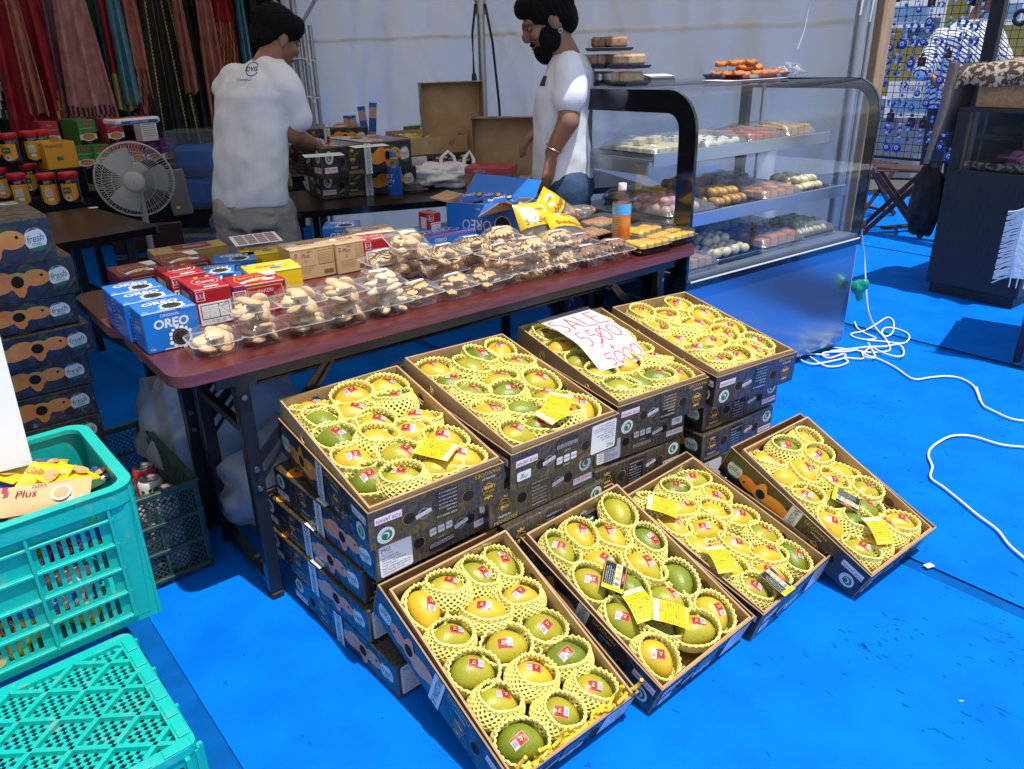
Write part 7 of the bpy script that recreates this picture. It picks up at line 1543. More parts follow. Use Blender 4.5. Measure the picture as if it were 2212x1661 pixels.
trunk(b, [(A(545, 425), .165, .115, 0), (A(545, 455), .175, .125, 0), (A(547, 485), .175, .125, 0)], yaw1, 'khaki')
for k_ in range(9): y_ = 448+k_*8; cap(b, A(500+5*k_, y_, -.118), A(560+(k_*37) % 50, y_+rs.uniform(-8, 14), -.120), .0075, .005, 'khaki', 6)
for sx in (-1, 1): hp, kn, an = gx[sx]; cap(b, hp, kn, .105, .088, 'khaki'); cap(b, kn, an+Vector((0, 0, .03)), .085, .070, 'khaki')
ob('trousers', remesh(b, 'trousers', .009, 2, .016, .06, ['khaki']), man)
b = MB(); wd_ = (lwr-lel).normalized(); q = wd_.to_track_quat('Z', 'Y').to_matrix().to_4x4(); T = TR(*(lel+(lwr-lel)*.80))@q
for i in range(20): a = 2*math.pi*i/20; b.box(-.004, .004, -.0045, .0045, -.010, .010, 'steel', T@RZ(math.degrees(a))@TR(.034, 0, 0)@RZ(90), bev=.001)
ob('wristwatch', b, man)
b = MB(); q = dr.to_track_quat('Z', 'Y').to_matrix().to_4x4(); T = TR(*(rwr-dr*.012))@q
for i in range(16): a = 2*math.pi*i/16; b.ell((.034*math.cos(a), .034*math.sin(a), 0), .0065, .0065, .0065, 'glassbead', T, 8, 6)
clear('glassbead', gloss=.18, rough=.05, haze=.45); ob('bracelet', b, man)
pt = rwr+dr*.11*.92+Vector((.0, 0, -.02)); b = MB(); b.cyl((0, 0, 0), (.012, -.03, .10), .006, .007, 10, 'bx_red'); b.cyl((0, 0, 0), (-.003, .006, -.02), .004, .0015, 8, 'paper'); solo('marker_pen', b, 'red marker pen held by the writing man', 'pen', TR(*pt))
# bearded man at the case
Y2 = 3.32; A = lambda x, y, d=0.: aty(x, y, Y2+d)
hc = A(1184, 46); b = MB(); yaw2 = math.radians(80)
trunk(b, [(A(1222, 430), .14, .10, 0), (A(1222, 385), .135, .10, 0), (A(1222, 300), .12, .09, 0), (A(1228, 220), .14, .095, 0), (A(1232, 165), .15, .09, 0), (A(1226, 135), .10, .065, 0)], yaw2, 'skin')
cap(b, A(1226, 135), A(1206, 88), .062, .055, 'skin'); M2h = head(b, hc, (-.86, -.12, -.42), (-.35, 0, 1), 'skin', 1.02)
ls = A(1232, 168, -.125); le = A(1228, 262, -.18); lw = A(1192, 330, -.16); rs_ = A(1226, 160, .15); re_ = A(1200, 250, .20); rw = A(1170, 272, .20)
cap(b, ls, le, .042, .043, 'skin'); cap(b, le, lw, .042, .028, 'skin'); cap(b, rs_, re_, .042, .042, 'skin'); cap(b, re_, rw, .04, .027, 'skin'); cap(b, A(1228, 155), ls, .04, .04, 'skin'); cap(b, A(1228, 155), rs_, .04, .04, 'skin')
hand(b, lw, (-.15, -.05, -1), (-.6, .5, 0), .5, 'skin', 1.0, 1); hand(b, rw, (-.75, -.1, -.65), (-.3, 0, -1), .7, 'skin', 1.0, -1)
g2 = {}
for sx in (-1, 1): hp = A(1222, 400)+Vector((0, sx*.08, 0)); kn = Vector((hp.x-.02, hp.y, .46)); an = Vector((hp.x+.02, hp.y, .07)); g2[sx] = (hp, kn, an); cap(b, hp, kn, .078, .054, 'skin'); cap(b, kn, an, .052, .034, 'skin'); cap(b, an+Vector((0, 0, -.02)), an+Vector((-.15, 0, -.04)), .032, .028, 'skin')
man2 = solo('person', remesh(b, 'person', .0065, 2), 'bearded man in white T-shirt with navy stripe and jeans, looking down', 'person'); face(man2, M2h)
ob('hair', hairm('hair', M2h, 9, True, ((0, .070, .078, .055, .034, .034), (0, -.05, .09, .06, .06, .04))), man2)
b = MB(); b.tube([M2h@Vector((.084, -.012+.008*math.cos(a), -.048+.008*math.sin(a))) for a in [i*.6 for i in range(11)]], .0016, 5, 'steel'); b.tube([M2h@Vector((-.084, -.012+.008*math.cos(a), -.048+.008*math.sin(a))) for a in [i*.6 for i in range(11)]], .0016, 5, 'steel'); ob('earring', b, man2)
b = MB()
trunk(b, [(A(1216, 392), .155, .125, 0), (A(1216, 340), .150, .125, 0), (A(1214, 270), .150, .12, 0), (A(1222, 200), .165, .118, 0), (A(1232, 155), .150, .10, 0), (A(1226, 124), .085, .075, 0), (A(1221, 114), .066, .062, 0)], yaw2, 'shirt_white')
cap(b, A(1228, 146, -.08), A(1233, 168, -.125), .062, .066, 'shirt_white'); cap(b, A(1233, 168, -.125), A(1230, 212, -.155), .066, .068, 'shirt_white'); cap(b, A(1228, 150, .1), A(1222, 205, .17), .066, .07, 'shirt_white')
s2m = remesh(b, 'shirt', .008, 4, .018, .11, ['shirt_white']); s2 = ob('shirt', s2m, man2)
b = MB(); c_ = A(1222, 172)
n = 22; V = [(Vector((math.cos(yaw2), math.sin(yaw2), 0))*.172*math.cos(t_)+Vector((-math.sin(yaw2), math.cos(yaw2), 0))*.128*math.sin(t_))+Vector((c_.x, c_.y, z)) for z in (c_.z-.018, c_.z+.018) for t_ in [math.pi*.22+math.pi*.56*i/n for i in range(n+1)]]
b.add(V, [(i, i+1, n+1+i+1, n+1+i) for i in range(n)], 'navy', None, True); wrap(b, s2m, lambda v: (Vector((c_.x, c_.y, v.z))+(v-Vector((c_.x, c_.y, v.z))).normalized()*.5, -(v-Vector((c_.x, c_.y, v.z))))); ob('chest_stripe', b, s2)
b = MB(); trunk(b, [(A(1222, 380), .15, .12, 0), (A(1222, 420), .155, .12, 0)], yaw2, 'denim')
for sx in (-1, 1): hp, kn, an = g2[sx]; cap(b, hp, kn, .098, .075, 'denim'); cap(b, kn, an, .072, .062, 'denim')
ob('trousers', remesh(b, 'trousers', .011, 3, .010, .06, ['denim']), man2)
b = MB(); d_ = (lw-le).normalized(); T = TR(*(lw-d_*.02))@d_.to_track_quat('Z', 'Y').to_matrix().to_4x4(); b.tube([(.035*math.cos(i*.4), .035*math.sin(i*.4), .003*math.sin(i*.8)) for i in range(16)], .0028, 5, 'steel', T, closed=True); ob('bracelet', b, man2)

# ------------------------------------------------------------------ rail of dresses at the back left
garm = [('g_black', (.010, .009, .012)), ('g_red', (.36, .012, .03)), ('g_pink', (.50, .24, .25)), ('g_teal', (.01, .09, .10)), ('g_maroon', (.10, .012, .03)), ('g_sky', (.12, .35, .48)), ('g_navy', (.015, .02, .09)), ('g_salmon', (.50, .20, .15)), ('g_plum', (.07, .01, .08)), ('g_gold', (.48, .36, .10)), ('g_green', (.012, .05, .035)), ('g_mauve', (.16, .08, .11))]
for nm, c in garm: mat(nm, c, .75, col2=tuple(x*.7 for x in c), nscale=14, bump=.25, bscale=30)
GA = aty(-140, 60, 5.55); GB = aty(548, 60, 6.25); GA.z = GB.z = 0; gd = GB-GA; gl = gd.length; gd.normalize(); gn = Vector((gd.y, -gd.x, 0))
if gn.y > 0: gn = -gn
rail_z = 2.02; t = thing('clothes_rail', 'long dark metal rail carrying the row of dresses', 'clothes rail'); b = MB(); b.cyl(GA+Vector((0, 0, rail_z)), GB+Vector((0, 0, rail_z)), .016, .016, 10, 'pole_grey'); ob('rail', b, t)
for q in (GA, GB): b = MB(); b.cyl(q+Vector((0, 0, 0)), q+Vector((0, 0, rail_z)), .016, .016, 10, 'pole_grey'); ob('post', b, t)
def garment(px, ztop, zbot, w0, w1, m, off, label, trim=None, fr=None, sway=0., sleeve=False):
    """a dress hung on the rail: folded cloth widening towards the hem, with its own thickness"""
    u = None; best = 1e9
    for i in range(400):
        p = GA+gd*(gl*1.05*i/400); d = p-EYE; X = 1106+F_PX*(Vector((d.x, d.y, 1.55-CAM_H)).dot(RT))/(Vector((d.x, d.y, 1.55-CAM_H)).dot(FW))
        if abs(X-px) < best: best = abs(X-px); u = p
    c = u+gn*off; nx, nz_ = 22, 16; r = random.Random(int(px*3+off*100)); ph = r.uniform(0, 6); b = MB(); V = []
    for s_ in (1, -1):
        for j in range(nz_+1):
            v = j/nz_; z = ztop+(zbot-ztop)*v; w_ = w0+(w1-w0)*v**.8
            for i in range(nx+1):
                q = i/nx*2-1; f = (.012+.035*v)*math.sin(q*7+ph+.8*v)+.012*v*math.sin(q*17+ph*2); th = .035*(1-q*q)*(1-.5*v)+.004
                x = q*w_/2+sway*v; y = f+s_*th; V.append(tuple(c+gd*x+gn*y+Vector((0, 0, z-c.z+.012*math.sin(q*5+ph)*v))))
    k = (nx+1)*(nz_+1); F = [(j*(nx+1)+i, j*(nx+1)+i+1, (j+1)*(nx+1)+i+1, (j+1)*(nx+1)+i) for j in range(nz_) for i in range(nx)]; F2 = [(k+a, k+b_, k+c_, k+d_)[::-1] for a, b_, c_, d_ in F]
    b.add(V, F+F2, m, None, True)
    t_ = solo('dress', b, label, 'dress', None, 'dresses on the rail')
    if trim:
        b2 = MB()
        if trim[0] == 'hem':
            rows = range(int(nz_*trim[2]), nz_+1)
            V2 = [tuple(Vector(V[j*(nx+1)+i])+gn*.003) for j in rows for i in range(nx+1)]; nr = len(list(rows)); b2.add(V2, [(j*(nx+1)+i, j*(nx+1)+i+1, (j+1)*(nx+1)+i+1, (j+1)*(nx+1)+i) for j in range(nr-1) for i in range(nx) if (i+j) % trim[3] == 0 or trim[3] == 1], trim[1], None, True)
        else:
            for i in trim[2]:
                for j in range(nz_*3): 
                    a = Vector(V[(j//3)*(nx+1)+i]); c2 = Vector(V[min(nz_, j//3+1)*(nx+1)+i]); p = a+(c2-a)*((j % 3)/3)+gn*.004; s3 = gd*.012; b2.add([tuple(p), tuple(p+s3+Vector((0, 0, -.012))), tuple(p+Vector((0, 0, -.03)))], [(0, 1, 2)], trim[1])
        ob('trim', b2, t_)
    b3 = MB(); top = Vector((c.x, c.y, ztop)); b3.tube([top+Vector((0, 0, 0)), Vector((u.x, u.y, rail_z+.0))+Vector((0, 0, -.03)), Vector((u.x, u.y, rail_z+.02)), Vector((u.x, u.y, rail_z+.02))+gn*-.02], .004, 5, 'rubber'); ob('hanger', b3, t_)
    return t_
G_ = [(5, 1.0, .10, .26, 'g_green', .06, 'dark green dress with pale patterned hem at the left edge', ('hem', 'off_white', .62, 3)), (30, .88, .12, .30, 'g_red', .14, 'bright red dress with wide flared hem, leftmost red one', None), (52, 1.02, .06, .12, 'g_salmon', .20, 'narrow salmon scarf hanging over the leftmost red dress', None), (78, .97, .10, .34, 'g_red', .10, 'red dress with flared sleeve and gold leaf pattern', ('hem', 'g_gold', .86, 5)),
 (60, .80, .12, .30, 'g_maroon', -.02, 'long wine red dress hanging lowest at the left', None), (108, .90, .12, .22, 'g_black', .02, 'black dress right of the red sleeve', None), (128, .92, .10, .20, 'g_mauve', .10, 'dusky mauve dress next to the long pink one', ('hem', 'g_salmon', .75, 4)), (168, .93, .14, .32, 'g_pink', .16, 'long plain pink dress with flowered hem', ('hem', 'g_maroon', .93, 2)),
 (182, 1.20, .06, .12, 'g_gold', .04, 'thin golden scarf behind the pink dress', None), (205, .95, .12, .22, 'g_navy', .02, 'dark navy dress right of the pink one', None), (225, .98, .10, .18, 'g_teal', .08, 'deep teal dress beside the crimson fringed one', None), (245, 1.02, .09, .16, 'g_red', .14, 'crimson dress ending in golden fringe', ('hem', 'g_gold', .80, 1)), (258, 1.06, .06, .12, 'g_sky', .18, 'pale sky blue scarf', None),
 (272, 1.0, .08, .16, 'g_navy', .06, 'navy dress behind the sky blue scarf', None), (285, .98, .10, .20, 'g_salmon', .10, 'salmon pink dress with embroidered hem', ('hem', 'g_maroon', .72, 4)), (262, .86, .12, .22, 'g_maroon', -.04, 'wine dress with lace hem hanging low behind the scarf', ('hem', 'g_pink', .85, 3)), (306, .92, .12, .20, 'g_black', .02, 'black dress with small white patterns', ('hem', 'off_white', .60, 9)),
 (345, .78, .16, .32, 'g_black', .12, 'black dress with zigzag golden piping', ('piping', 'g_gold', (4, 9, 15, 20))), (378, .90, .12, .20, 'g_mauve', .02, 'mauve dress behind the piped black one', None), (402, .70, .14, .26, 'g_black', .08, 'long plain black dress', None), (425, .66, .16, .26, 'g_black', .0, 'longest black dress, nearly touching the tubs', None), (392, 1.12, .05, .10, 'g_salmon', .18, 'short salmon scarf between black dresses', None),
 (447, .96, .08, .15, 'g_salmon', .12, 'salmon trousers hanging left of the man', None), (440, .80, .10, .16, 'g_salmon', .03, 'lower salmon dress behind the salmon trousers', None), (468, .98, .10, .18, 'g_plum', .04, 'plum dress with sequins', ('hem', 'off_white', .75, 4)), (485, 1.08, .10, .20, 'g_red', .12, 'red dress with golden lattice pattern', ('hem', 'g_gold', .45, 3)), (510, 1.0, .10, .20, 'g_black', .05, 'black dress with blue strap beside the man', None), (520, 1.2, .04, .08, 'g_sky', .14, 'short blue strap on the black dress', None), (540, .9, .16, .26, 'g_black', .0, 'black dress behind the head of the man', None)]
for (px, zb, w0, w1, m, off, lab, tr_) in G_: garment(px, rail_z-.06, zb, w0, w1, m, off, lab, tr_)
mat('matte_black', (.012, .012, .014), .9, bump=.2, bscale=10)
b = MB(); nx = 80; V = [tuple(GA-gd*.8+gd*(gl+1.15)*i/nx-gn*(.30+.03*math.sin(i*.9))+Vector((0, 0, z))) for z in (.0, 2.2) for i in range(nx+1)]; b.add(V, [(i, i+1, nx+2+i, nx+1+i) for i in range(nx)], 'matte_black', None, True); solo('dark_backdrop', b, 'black curtain added to fill the dark behind the dresses', 'backdrop')  # black sheet added to stand for the darkness behind the dresses
b = MB(); p = aty(600, 8, 5.6); V = []
for j in range(8):
    for i in range(24): V.append((-2.6+1.35*i/23, 5.5+.7*j/7+.03*math.sin(i), 1.98-.26*math.exp(-((i-14)/7)**2)*(1-abs(j-3.5)/3.6)-.04*math.sin(i*.8)))
b.add(V, [(j*24+i, j*24+i+1, (j+1)*24+i+1, (j+1)*24+i) for j in range(7) for i in range(23)], 'canvas', None, True); solo('sagging_canvas', b, 'pale bundle of canvas sagging under the roof above the dresses', 'canvas')
# left side curtain added out of view to keep the back of the stall dark
b = MB(); nx = 60; P0 = TM@Vector((-2.2, .9, 0)); P1 = GA-gd*.8+gn*-.3; V = [tuple(P0+(P1-P0)*(i/nx)+Vector((.03*math.sin(i*.8), 0, z))) for z in (.0, 2.1) for i in range(nx+1)]; b.add(V, [(i, i+1, nx+2+i, nx+1+i) for i in range(nx)], 'matte_black', None, True); solo('side_blocker', b, 'black curtain added along the left side to darken the stall', 'backdrop')
# ------------------------------------------------------------------ the neighbouring stall on the right
z8 = lambda x, y: (1618+.29264*x, 378+.29264*y)
z4 = lambda x, y: (1618+.29264*x, .29264*y)
mat('grid_black', (.012, .012, .014), .5); mat('bead_blue', (.01, .03, .38), .12, coat=.8); mat('bead_white', (.75, .78, .82), .2, coat=.5); mat('bead_sky', (.10, .35, .75), .15, coat=.6); mat('bead_dark', (.03, .02, .03), .3); mat('bead_red', (.35, .03, .05), .3)
ga = aty(1880, 325, 6.0); gb = aty(2085, 340, 5.5); gc_ = aty(2240, 345, 5.1); ga.z = gb.z = gc_.z = 0; yg = math.degrees(math.atan2(gb.y-ga.y, gb.x-ga.x)); GM = TR(ga.x, ga.y, 0)@RZ(yg); gw = (gb-ga).length
t = thing('grid_panel', 'black wire grid panel hung all over with blue glass charms', 'grid panel', GM); b = MB()
for i in range(int(gw/.05)+1): b.cyl((i*.05, 0, .56), (i*.05, 0, 2.2), .0022, .0022, 4, 'grid_black', caps=False)
for j in range(34): b.cyl((0, .004, .56+j*.05), (gw, .004, .56+j*.05), .0022, .0022, 4, 'grid_black', caps=False)
ob('wire_grid', b, t); b = MB(); b.cyl((0, 0, .56), (gw, 0, .56), .010, .010, 8, 'grid_black'); ob('frame_bar', b, t)
b = MB(); b.box(gw-.03, gw+.05, -.02, .06, 0, 2.3, 'grid_black', bev=.005); ob('post', b, t); b = MB(); b.cyl((-.02, 0, 0), (-.02, 0, 2.2), .015, .015, 8, 'grid_black'); ob('post', b, t)
gw2 = (gc_-gb).length+.5; yg2 = math.degrees(math.atan2(gc_.y-gb.y, gc_.x-gb.x)); GM2 = TR(gb.x, gb.y, 0)@RZ(yg2)@TR(.08, 0, 0); t = thing('grid_panel', 'second wire grid panel right of the black post, with round ornaments', 'grid panel', GM2); b = MB()
for i in range(int(gw2/.05)+1): b.cyl((i*.05, 0, 1.0), (i*.05, 0, 2.2), .0022, .0022, 4, 'grid_black', caps=False)
for j in range(25): b.cyl((0, .004, 1.0+j*.05), (gw2, .004, 1.0+j*.05), .0022, .0022, 4, 'grid_black', caps=False)
ob('wire_grid', b, t)
def charm(kind, r):
    b = MB(); z = 0; b.cyl((0, 0, .0), (0, 0, -.03), .0015, .0015, 4, 'grid_black', caps=False); z = -.03
    for k in range(r.choice((0, 1, 2, 3))): m = r.choice(('bead_white', 'bead_blue', 'bead_sky', 'bead_dark')); b.ell((0, 0, z-.010), .010, .008, .010, m, None, 8, 6); z -= .022
    if kind == 0: b.ell((0, 0, z-.028), .027, .009, .028, 'bead_blue', None, 14, 8); b.ell((0, -.008, z-.026), .013, .004, .013, 'bead_white', None, 10, 6); b.ell((0, -.0115, z-.025), .006, .002, .006, 'bead_blue', None, 8, 5)
    elif kind == 1:
        for k in range(7): a = k*2*math.pi/7; b.ell((.022*math.cos(a), 0, z-.03+.022*math.sin(a)), .011, .007, .011, ('bead_blue', 'bead_sky', 'bead_white')[k % 3], None, 8, 6)
        b.cyl((0, 0, z-.05), (0, 0, z-.11), .001, .001, 4, 'grid_black', caps=False); b.ell((0, 0, z-.115), .012, .008, .014, 'bead_blue', None, 8, 6)
    elif kind == 2: b.box(-.022, .022, -.005, .005, z-.05, z, 'bead_dark', bev=.003); b.ell((0, -.006, z-.025), .010, .003, .010, 'bead_red', None, 8, 5)
    else:
        for k in range(6): b.ell((.006*math.sin(k*2), 0, z-.014*k-.01), .010, .008, .008, ('bead_blue', 'bead_white', 'bead_sky')[k % 3], None, 8, 6)
    return b.mesh('hanging_charm')
rr = random.Random(17); CHM = [(charm(k, rr), nm) for k, nm in ((0, 'round blue eye'), (0, 'blue eye with beads'), (1, 'ring of blue beads'), (1, 'beaded blue wreath'), (2, 'dark square'), (3, 'string of blue and white beads'), (3, 'beaded drop'))]
k = 0
for j in range(14):
    for i in range(int(gw/.078)):
        if rr.random() < .12: continue
        me, nm = rr.choice(CHM); x = .03+i*.078+rr.uniform(-.015, .015); z = 2.0-j*.098+rr.uniform(-.03, .03)
        solo('hanging_charm', me, '%s charm, %s row down, %s from left' % (nm, ordn[j], ordn[min(i, 17)]), 'charm', GM@TR(x, -.014, z)@SC(rr.uniform(.75, 1.25)), 'blue glass charms on the wire grid')
mat('orn', (.10, .09, .13), .4, col2=(.45, .35, .40), nscale=70)
for j in range(4):
    for i in range(5):
        b = MB(); R_ = rr.uniform(.035, .055); b.tube([(R_*math.cos(a*.42), 0, R_*math.sin(a*.42)) for a in range(15)], R_*.35, 7, rr.choice(('orn', 'bead_dark', 'bead_red', 'orn')), closed=True); solo('round_ornament', b, 'round beaded ornament, %s row, %s from the left beyond the post' % (ordn[j], ordn[i]), 'ornament', GM2@TR(.10+i*.14, -.02, 1.95-j*.16), 'round ornaments on the second grid')
# things seen through the grid
mat('poster_yellow', (.27, .23, .06), .7); mat('poster_blue', (.18, .32, .50), .6); mat('cab_white', (.35, .40, .48), .6); mat('stripe', (.10, .14, .22), .7)
def flatpos(x, y, yy): return aty(1618+.29264*x, .29264*y, yy)
p = flatpos(1050, 300, 9.0); b = MB(); b.box(-.1, 3.2, 0, .04, .75, 2.6, 'poster_yellow'); solo('yellow_wall', b, 'dull yellow backing wall of the stall beyond the grid', 'wall', TR(p.x, 9.0, 0)@RZ(-20))
b = MB(); b.box(-.2, 3.4, -.5, .02, 0, .80, 'cab_white', bev=.01); solo('white_counter', b, 'white counter under the yellow wall', 'counter', TR(p.x+.15, 8.9, 0)@RZ(-20))
for i, (x, y, w_, h_, tx) in enumerate(((1160, 60, .5, .35, 'MENU'), (1300, 150, .35, .45, ''), (1230, 735, .55, .35, 'LAMB STEAK'), (1350, 735, .50, .33, ''), (1850, 40, .5, .35, ''))):
    q = flatpos(x, y, 8.3); b = MB(); b.box(-w_/2, w_/2, 0, .01, -h_/2, h_/2, 'paper'); F = FR((-w_/2, 0, -h_/2), (1, 0, 0), (0, 0, 1)); b.rect(w_*.1, w_*.9, h_*.15, h_*.55, 'stripe' if i % 2 else 'poster_blue', F, .002)
    if tx == 'LAMB STEAK': b.text(tx, .06, 'label_blue', F, w_*.5, h_*.8, w_*.9, z=.003)
    solo('notice', b, '%s paper notice seen through the wire grid' % (('upper left', 'tall middle', 'LAMB STEAK', 'lower right', 'upper right')[i]), 'notice', TR(q.x, 8.3, q.z)@RZ(-15))
b = MB(); q = flatpos(1200, 1000, 8.6); b.box(-2.0, 5, -.03, 0, 0, 2.9, 'canvas'); solo('sky_blocker', b, 'pale canvas sheet added far behind the yellow stall to block the sky', 'tent wall', TR(q.x, 10.6, 0)@RZ(-25))  # sheet added to block the sky beyond the far stall
# shopper in the striped shirt beyond the grid
q = flatpos(1600, 330, 7.4); cx, cy2, cz = q.x, 7.4, q.z
b = MB(); trunk(b, [((cx, cy2, cz-.45), .20, .14, 0), ((cx, cy2, cz-.1), .24, .15, 0), ((cx, cy2, cz+.08), .26, .13, 0), ((cx+.03, cy2, cz+.18), .12, .09, 0)], 0, 'skin'); cap(b, (cx+.03, cy2, cz+.15), (cx+.05, cy2, cz+.26), .06, .055, 'skin')
Mh = head(b, (cx+.08, cy2, cz+.36), (.6, -.7, -.4), (0, 0, 1), 'skin'); 
for sx in (-1, 1): cap(b, (cx+sx*.24, cy2, cz+.06), (cx+sx*.34, cy2-.05, cz-.22), .05, .042, 'skin'); cap(b, (cx+sx*.34, cy2-.05, cz-.22), (cx+sx*.25, cy2-.25, cz-.35), .04, .028, 'skin'); cap(b, (cx+sx*.1, cy2, cz-.4), (cx+sx*.12, cy2, .08), .10, .05, 'skin'); hand(b, (cx+sx*.25, cy2-.25, cz-.35), (-sx*.4, -1, -.2), (0, 0, -1), .5, 'skin', 1, sx)
mn3 = solo('person', remesh(b, 'person', .010, 2), 'person in a striped white shirt seen through the wire grid', 'person'); face(mn3, Mh); ob('hair', hairm('hair', Mh, 5), mn3)
m = bpy.data.materials.new('striped'); m.use_nodes = True; n_ = m.node_tree.nodes; l_ = m.node_tree.links; wv = n_.new('ShaderNodeTexWave'); wv.bands_direction = 'DIAGONAL'; wv.inputs['Scale'].default_value = 14; tcn = n_.new('ShaderNodeTexCoord'); cr = n_.new('ShaderNodeValToRGB'); cr.color_ramp.interpolation = 'CONSTANT'; cr.color_ramp.elements[1].position = .68; cr.color_ramp.elements[0].color = (.80, .82, .85, 1); cr.color_ramp.elements[1].color = (.04, .06, .12, 1)
l_.new(tcn.outputs['Object'], wv.inputs[0]); l_.new(wv.outputs['Fac'], cr.inputs[0]); l_.new(cr.outputs[0], n_['Principled BSDF'].inputs[0]); MT['striped'] = m
b = MB(); trunk(b, [((cx, cy2, cz-.52), .28, .19, 0), ((cx, cy2, cz-.1), .30, .19, 0), ((cx, cy2, cz+.08), .29, .16, 0), ((cx+.03, cy2, cz+.20), .12, .10, 0)], 0, 'striped')
for sx in (-1, 1): cap(b, (cx+sx*.24, cy2, cz+.06), (cx+sx*.36, cy2-.05, cz-.20), .085, .095, 'striped')
ob('shirt', remesh(b, 'shirt', .014, 3, .02, .12, ['striped']), mn3); b = MB()
for sx in (-1, 1): cap(b, (cx+sx*.1, cy2, cz-.4), (cx+sx*.12, cy2, .1), .13, .08, 'navy')
ob('trousers', remesh(b, 'trousers', .016, 2, mats=['navy']), mn3)
# dark counter with a glass top section
ca = at(*z8(1285, 855), 0); cb = at(*z8(1955, 1000), 0); yw = math.degrees(math.atan2(cb.y-ca.y, cb.x-ca.x)); CM = TR(ca.x, ca.y, 0)@RZ(yw); cw = (cb-ca).length; mat('dark_wood', (.022, .022, .026), .5, col2=(.035, .034, .038), nscale=9, stretch=(22, 22, 1), bump=.1, bscale=60)
t = thing('shop_counter', 'tall dark wood counter with a glass display section near its top', 'counter', CM); D_ = .90
b = MB(); b.box(0, cw, 0, D_, .06, .70, 'dark_wood', bev=.004); ob('cabinet', b, t); b = MB(); b.box(.02, cw-.02, .02, D_, 0, .06, 'dark_wood'); ob('plinth', b, t)
b = MB(); b.box(0, cw, 0, D_, 1.0, 1.02, 'dark_wood', bev=.003); ob('top_panel', b, t)
for x in (0, cw-.03): b = MB(); b.box(x, x+(.055 if x == 0 else .03), .0, .04, .70, 1.0, 'dark_wood'); ob('post', b, t)
b = MB(); b.box(.0, .02, .04, D_, .70, 1.0, 'dark_wood'); ob('end_panel', b, t); b = MB(); b.box(.055, cw-.03, .006, .010, .70, 1.0, 'glass'); ob('window', b, t); b = MB(); b.box(.02, cw, D_-.02, D_, .70, 1.0, 'case_inner'); ob('mirror', b, t)
mat('pattern_cloth', (.42, .36, .28), .85, col2=(.06, .035, .03), nscale=38, nlo=.46, nhi=.52, bump=.2, bscale=60); mat('dull_cloth', (.22, .18, .15), .9, bump=.4, bscale=20); mat('silk_pink', (.45, .18, .30), .5, bump=.8, bscale=30)
b = MB(); b.tube([(.06+i*(cw-.1)/10, .06+.01*math.sin(i), .722+.004*math.sin(i*2)) for i in range(11)], .020, 10, 'pattern_cloth'); solo('cloth_roll', b, 'patterned cream roll lying in the glass section of the counter', 'cloth roll', CM)
bag('folded_cloth', CM@TR(.26, .28, .7005), .10, .12, .05, 'heap of pink and red cloth behind the counter glass', 61, 'silk_pink', 'cloth', 3, .5)
b = MB(); b.box(.06, .30, .04, .40, 1.0215, 1.22, 'corrugated', bev=.003); solo('cardboard_box', b, 'brown box on the dark counter under the patterned cloth', 'box', CM)
b = MB(); nx = 16; V = []
for j, (y0, z0) in enumerate(((-.008, 1.13), (-.008, 1.18), (.03, 1.238), (.20, 1.245), (.42, 1.25), (.50, 1.10))):
    for i in range(nx+1): V.append((-.05+(.55)*i/nx, y0+.01*math.sin(i*1.1), z0+.008*math.sin(i*.9+j)+(.0 if i > 1 else -.02)))
b.add(V, [(j*(nx+1)+i, j*(nx+1)+i+1, (j+1)*(nx+1)+i+1, (j+1)*(nx+1)+i) for j in range(5) for i in range(nx)], 'pattern_cloth', None, True); V = [(x-.05, y0, z0) for (x, z0) in ((.04, 1.24), (.01, 1.12), (-.005, 1.0), (-.02, .88)) for y0 in (-.02, .06, .14, .25)]; b.add(V, [(j*4+i, j*4+i+1, (j+1)*4+i+1, (j+1)*4+i) for j in range(3) for i in range(3)], 'dull_cloth', None, True); b.tube([(-.06, -.015, 1.24), (-.075, -.02, 1.0), (-.11, -.02, .72)], [.028, .022, .016], 8, 'dull_cloth')
solo('draped_cloth', b, 'patterned and grey cloth draped over the box and the counter corner', 'cloth', CM)
bag('black_bag', CM@TR(.40, .14, 1.0215), .09, .10, .11, 'black soft bag on the dark counter', 71, 'matte_black', 'bag', 3, .4)
b = MB(); b.tube([(.44, .10, 1.20), (.62, .05, 1.19)], .035, 12, 'pattern_cloth'); b.tube([(.44, .05, 1.10), (.62, .0, 1.10)], .035, 12, 'orn'); solo('cloth_roll', b, 'rolled carpets at the right end of the dark counter', 'cloth roll', CM)
bag('black_coat', TR(*(CM@Vector((-.13, .1, .30)))), .07, .12, .20, 'black cloth hanging at the left side of the counter', 75, 'matte_black', 'cloth', 3, .3)
# folding wooden racks
mat('dark_red_wood', (.06, .018, .012), .5, bump=.2, bscale=40)
def xrack(M, label, w_=.40, h_=.46):
    t = thing('folding_rack', label, 'folding rack', M, 'folding wooden racks')
    for y in (0, .34):
        for sx in (-1, 1): b = MB(); b.bar((-sx*w_*.5, y+sx*.012, 0.012), (sx*w_*.42, y+sx*.012, h_), .022, .034, 'dark_red_wood'); ob('leg', b, t)
    for x, z in ((-w_*.42, h_), (w_*.42, h_), (-w_*.5, .03), (w_*.5, .03)): b = MB(); b.bar((x, -.02, z), (x, .36, z), .026, .026, 'dark_red_wood'); ob('cross_bar', b, t)
    for i in range(6): b = MB(); b.bar((-w_*.42, .0+i*.065, h_+.018), (w_*.42, .03+i*.065, h_+.018), .030, .010, 'dark_red_wood'); ob('seat_slat', b, t)
    return t
p = at(1925, 512, 0); xrack(TR(p.x, p.y, 0)@RZ(-25), 'dark slatted folding rack standing nearer the counter'); p = at(1893, 470, 0); xrack(TR(p.x, p.y, 0)@RZ(20)@SC(.9), 'dark folding rack behind the glass case corner')
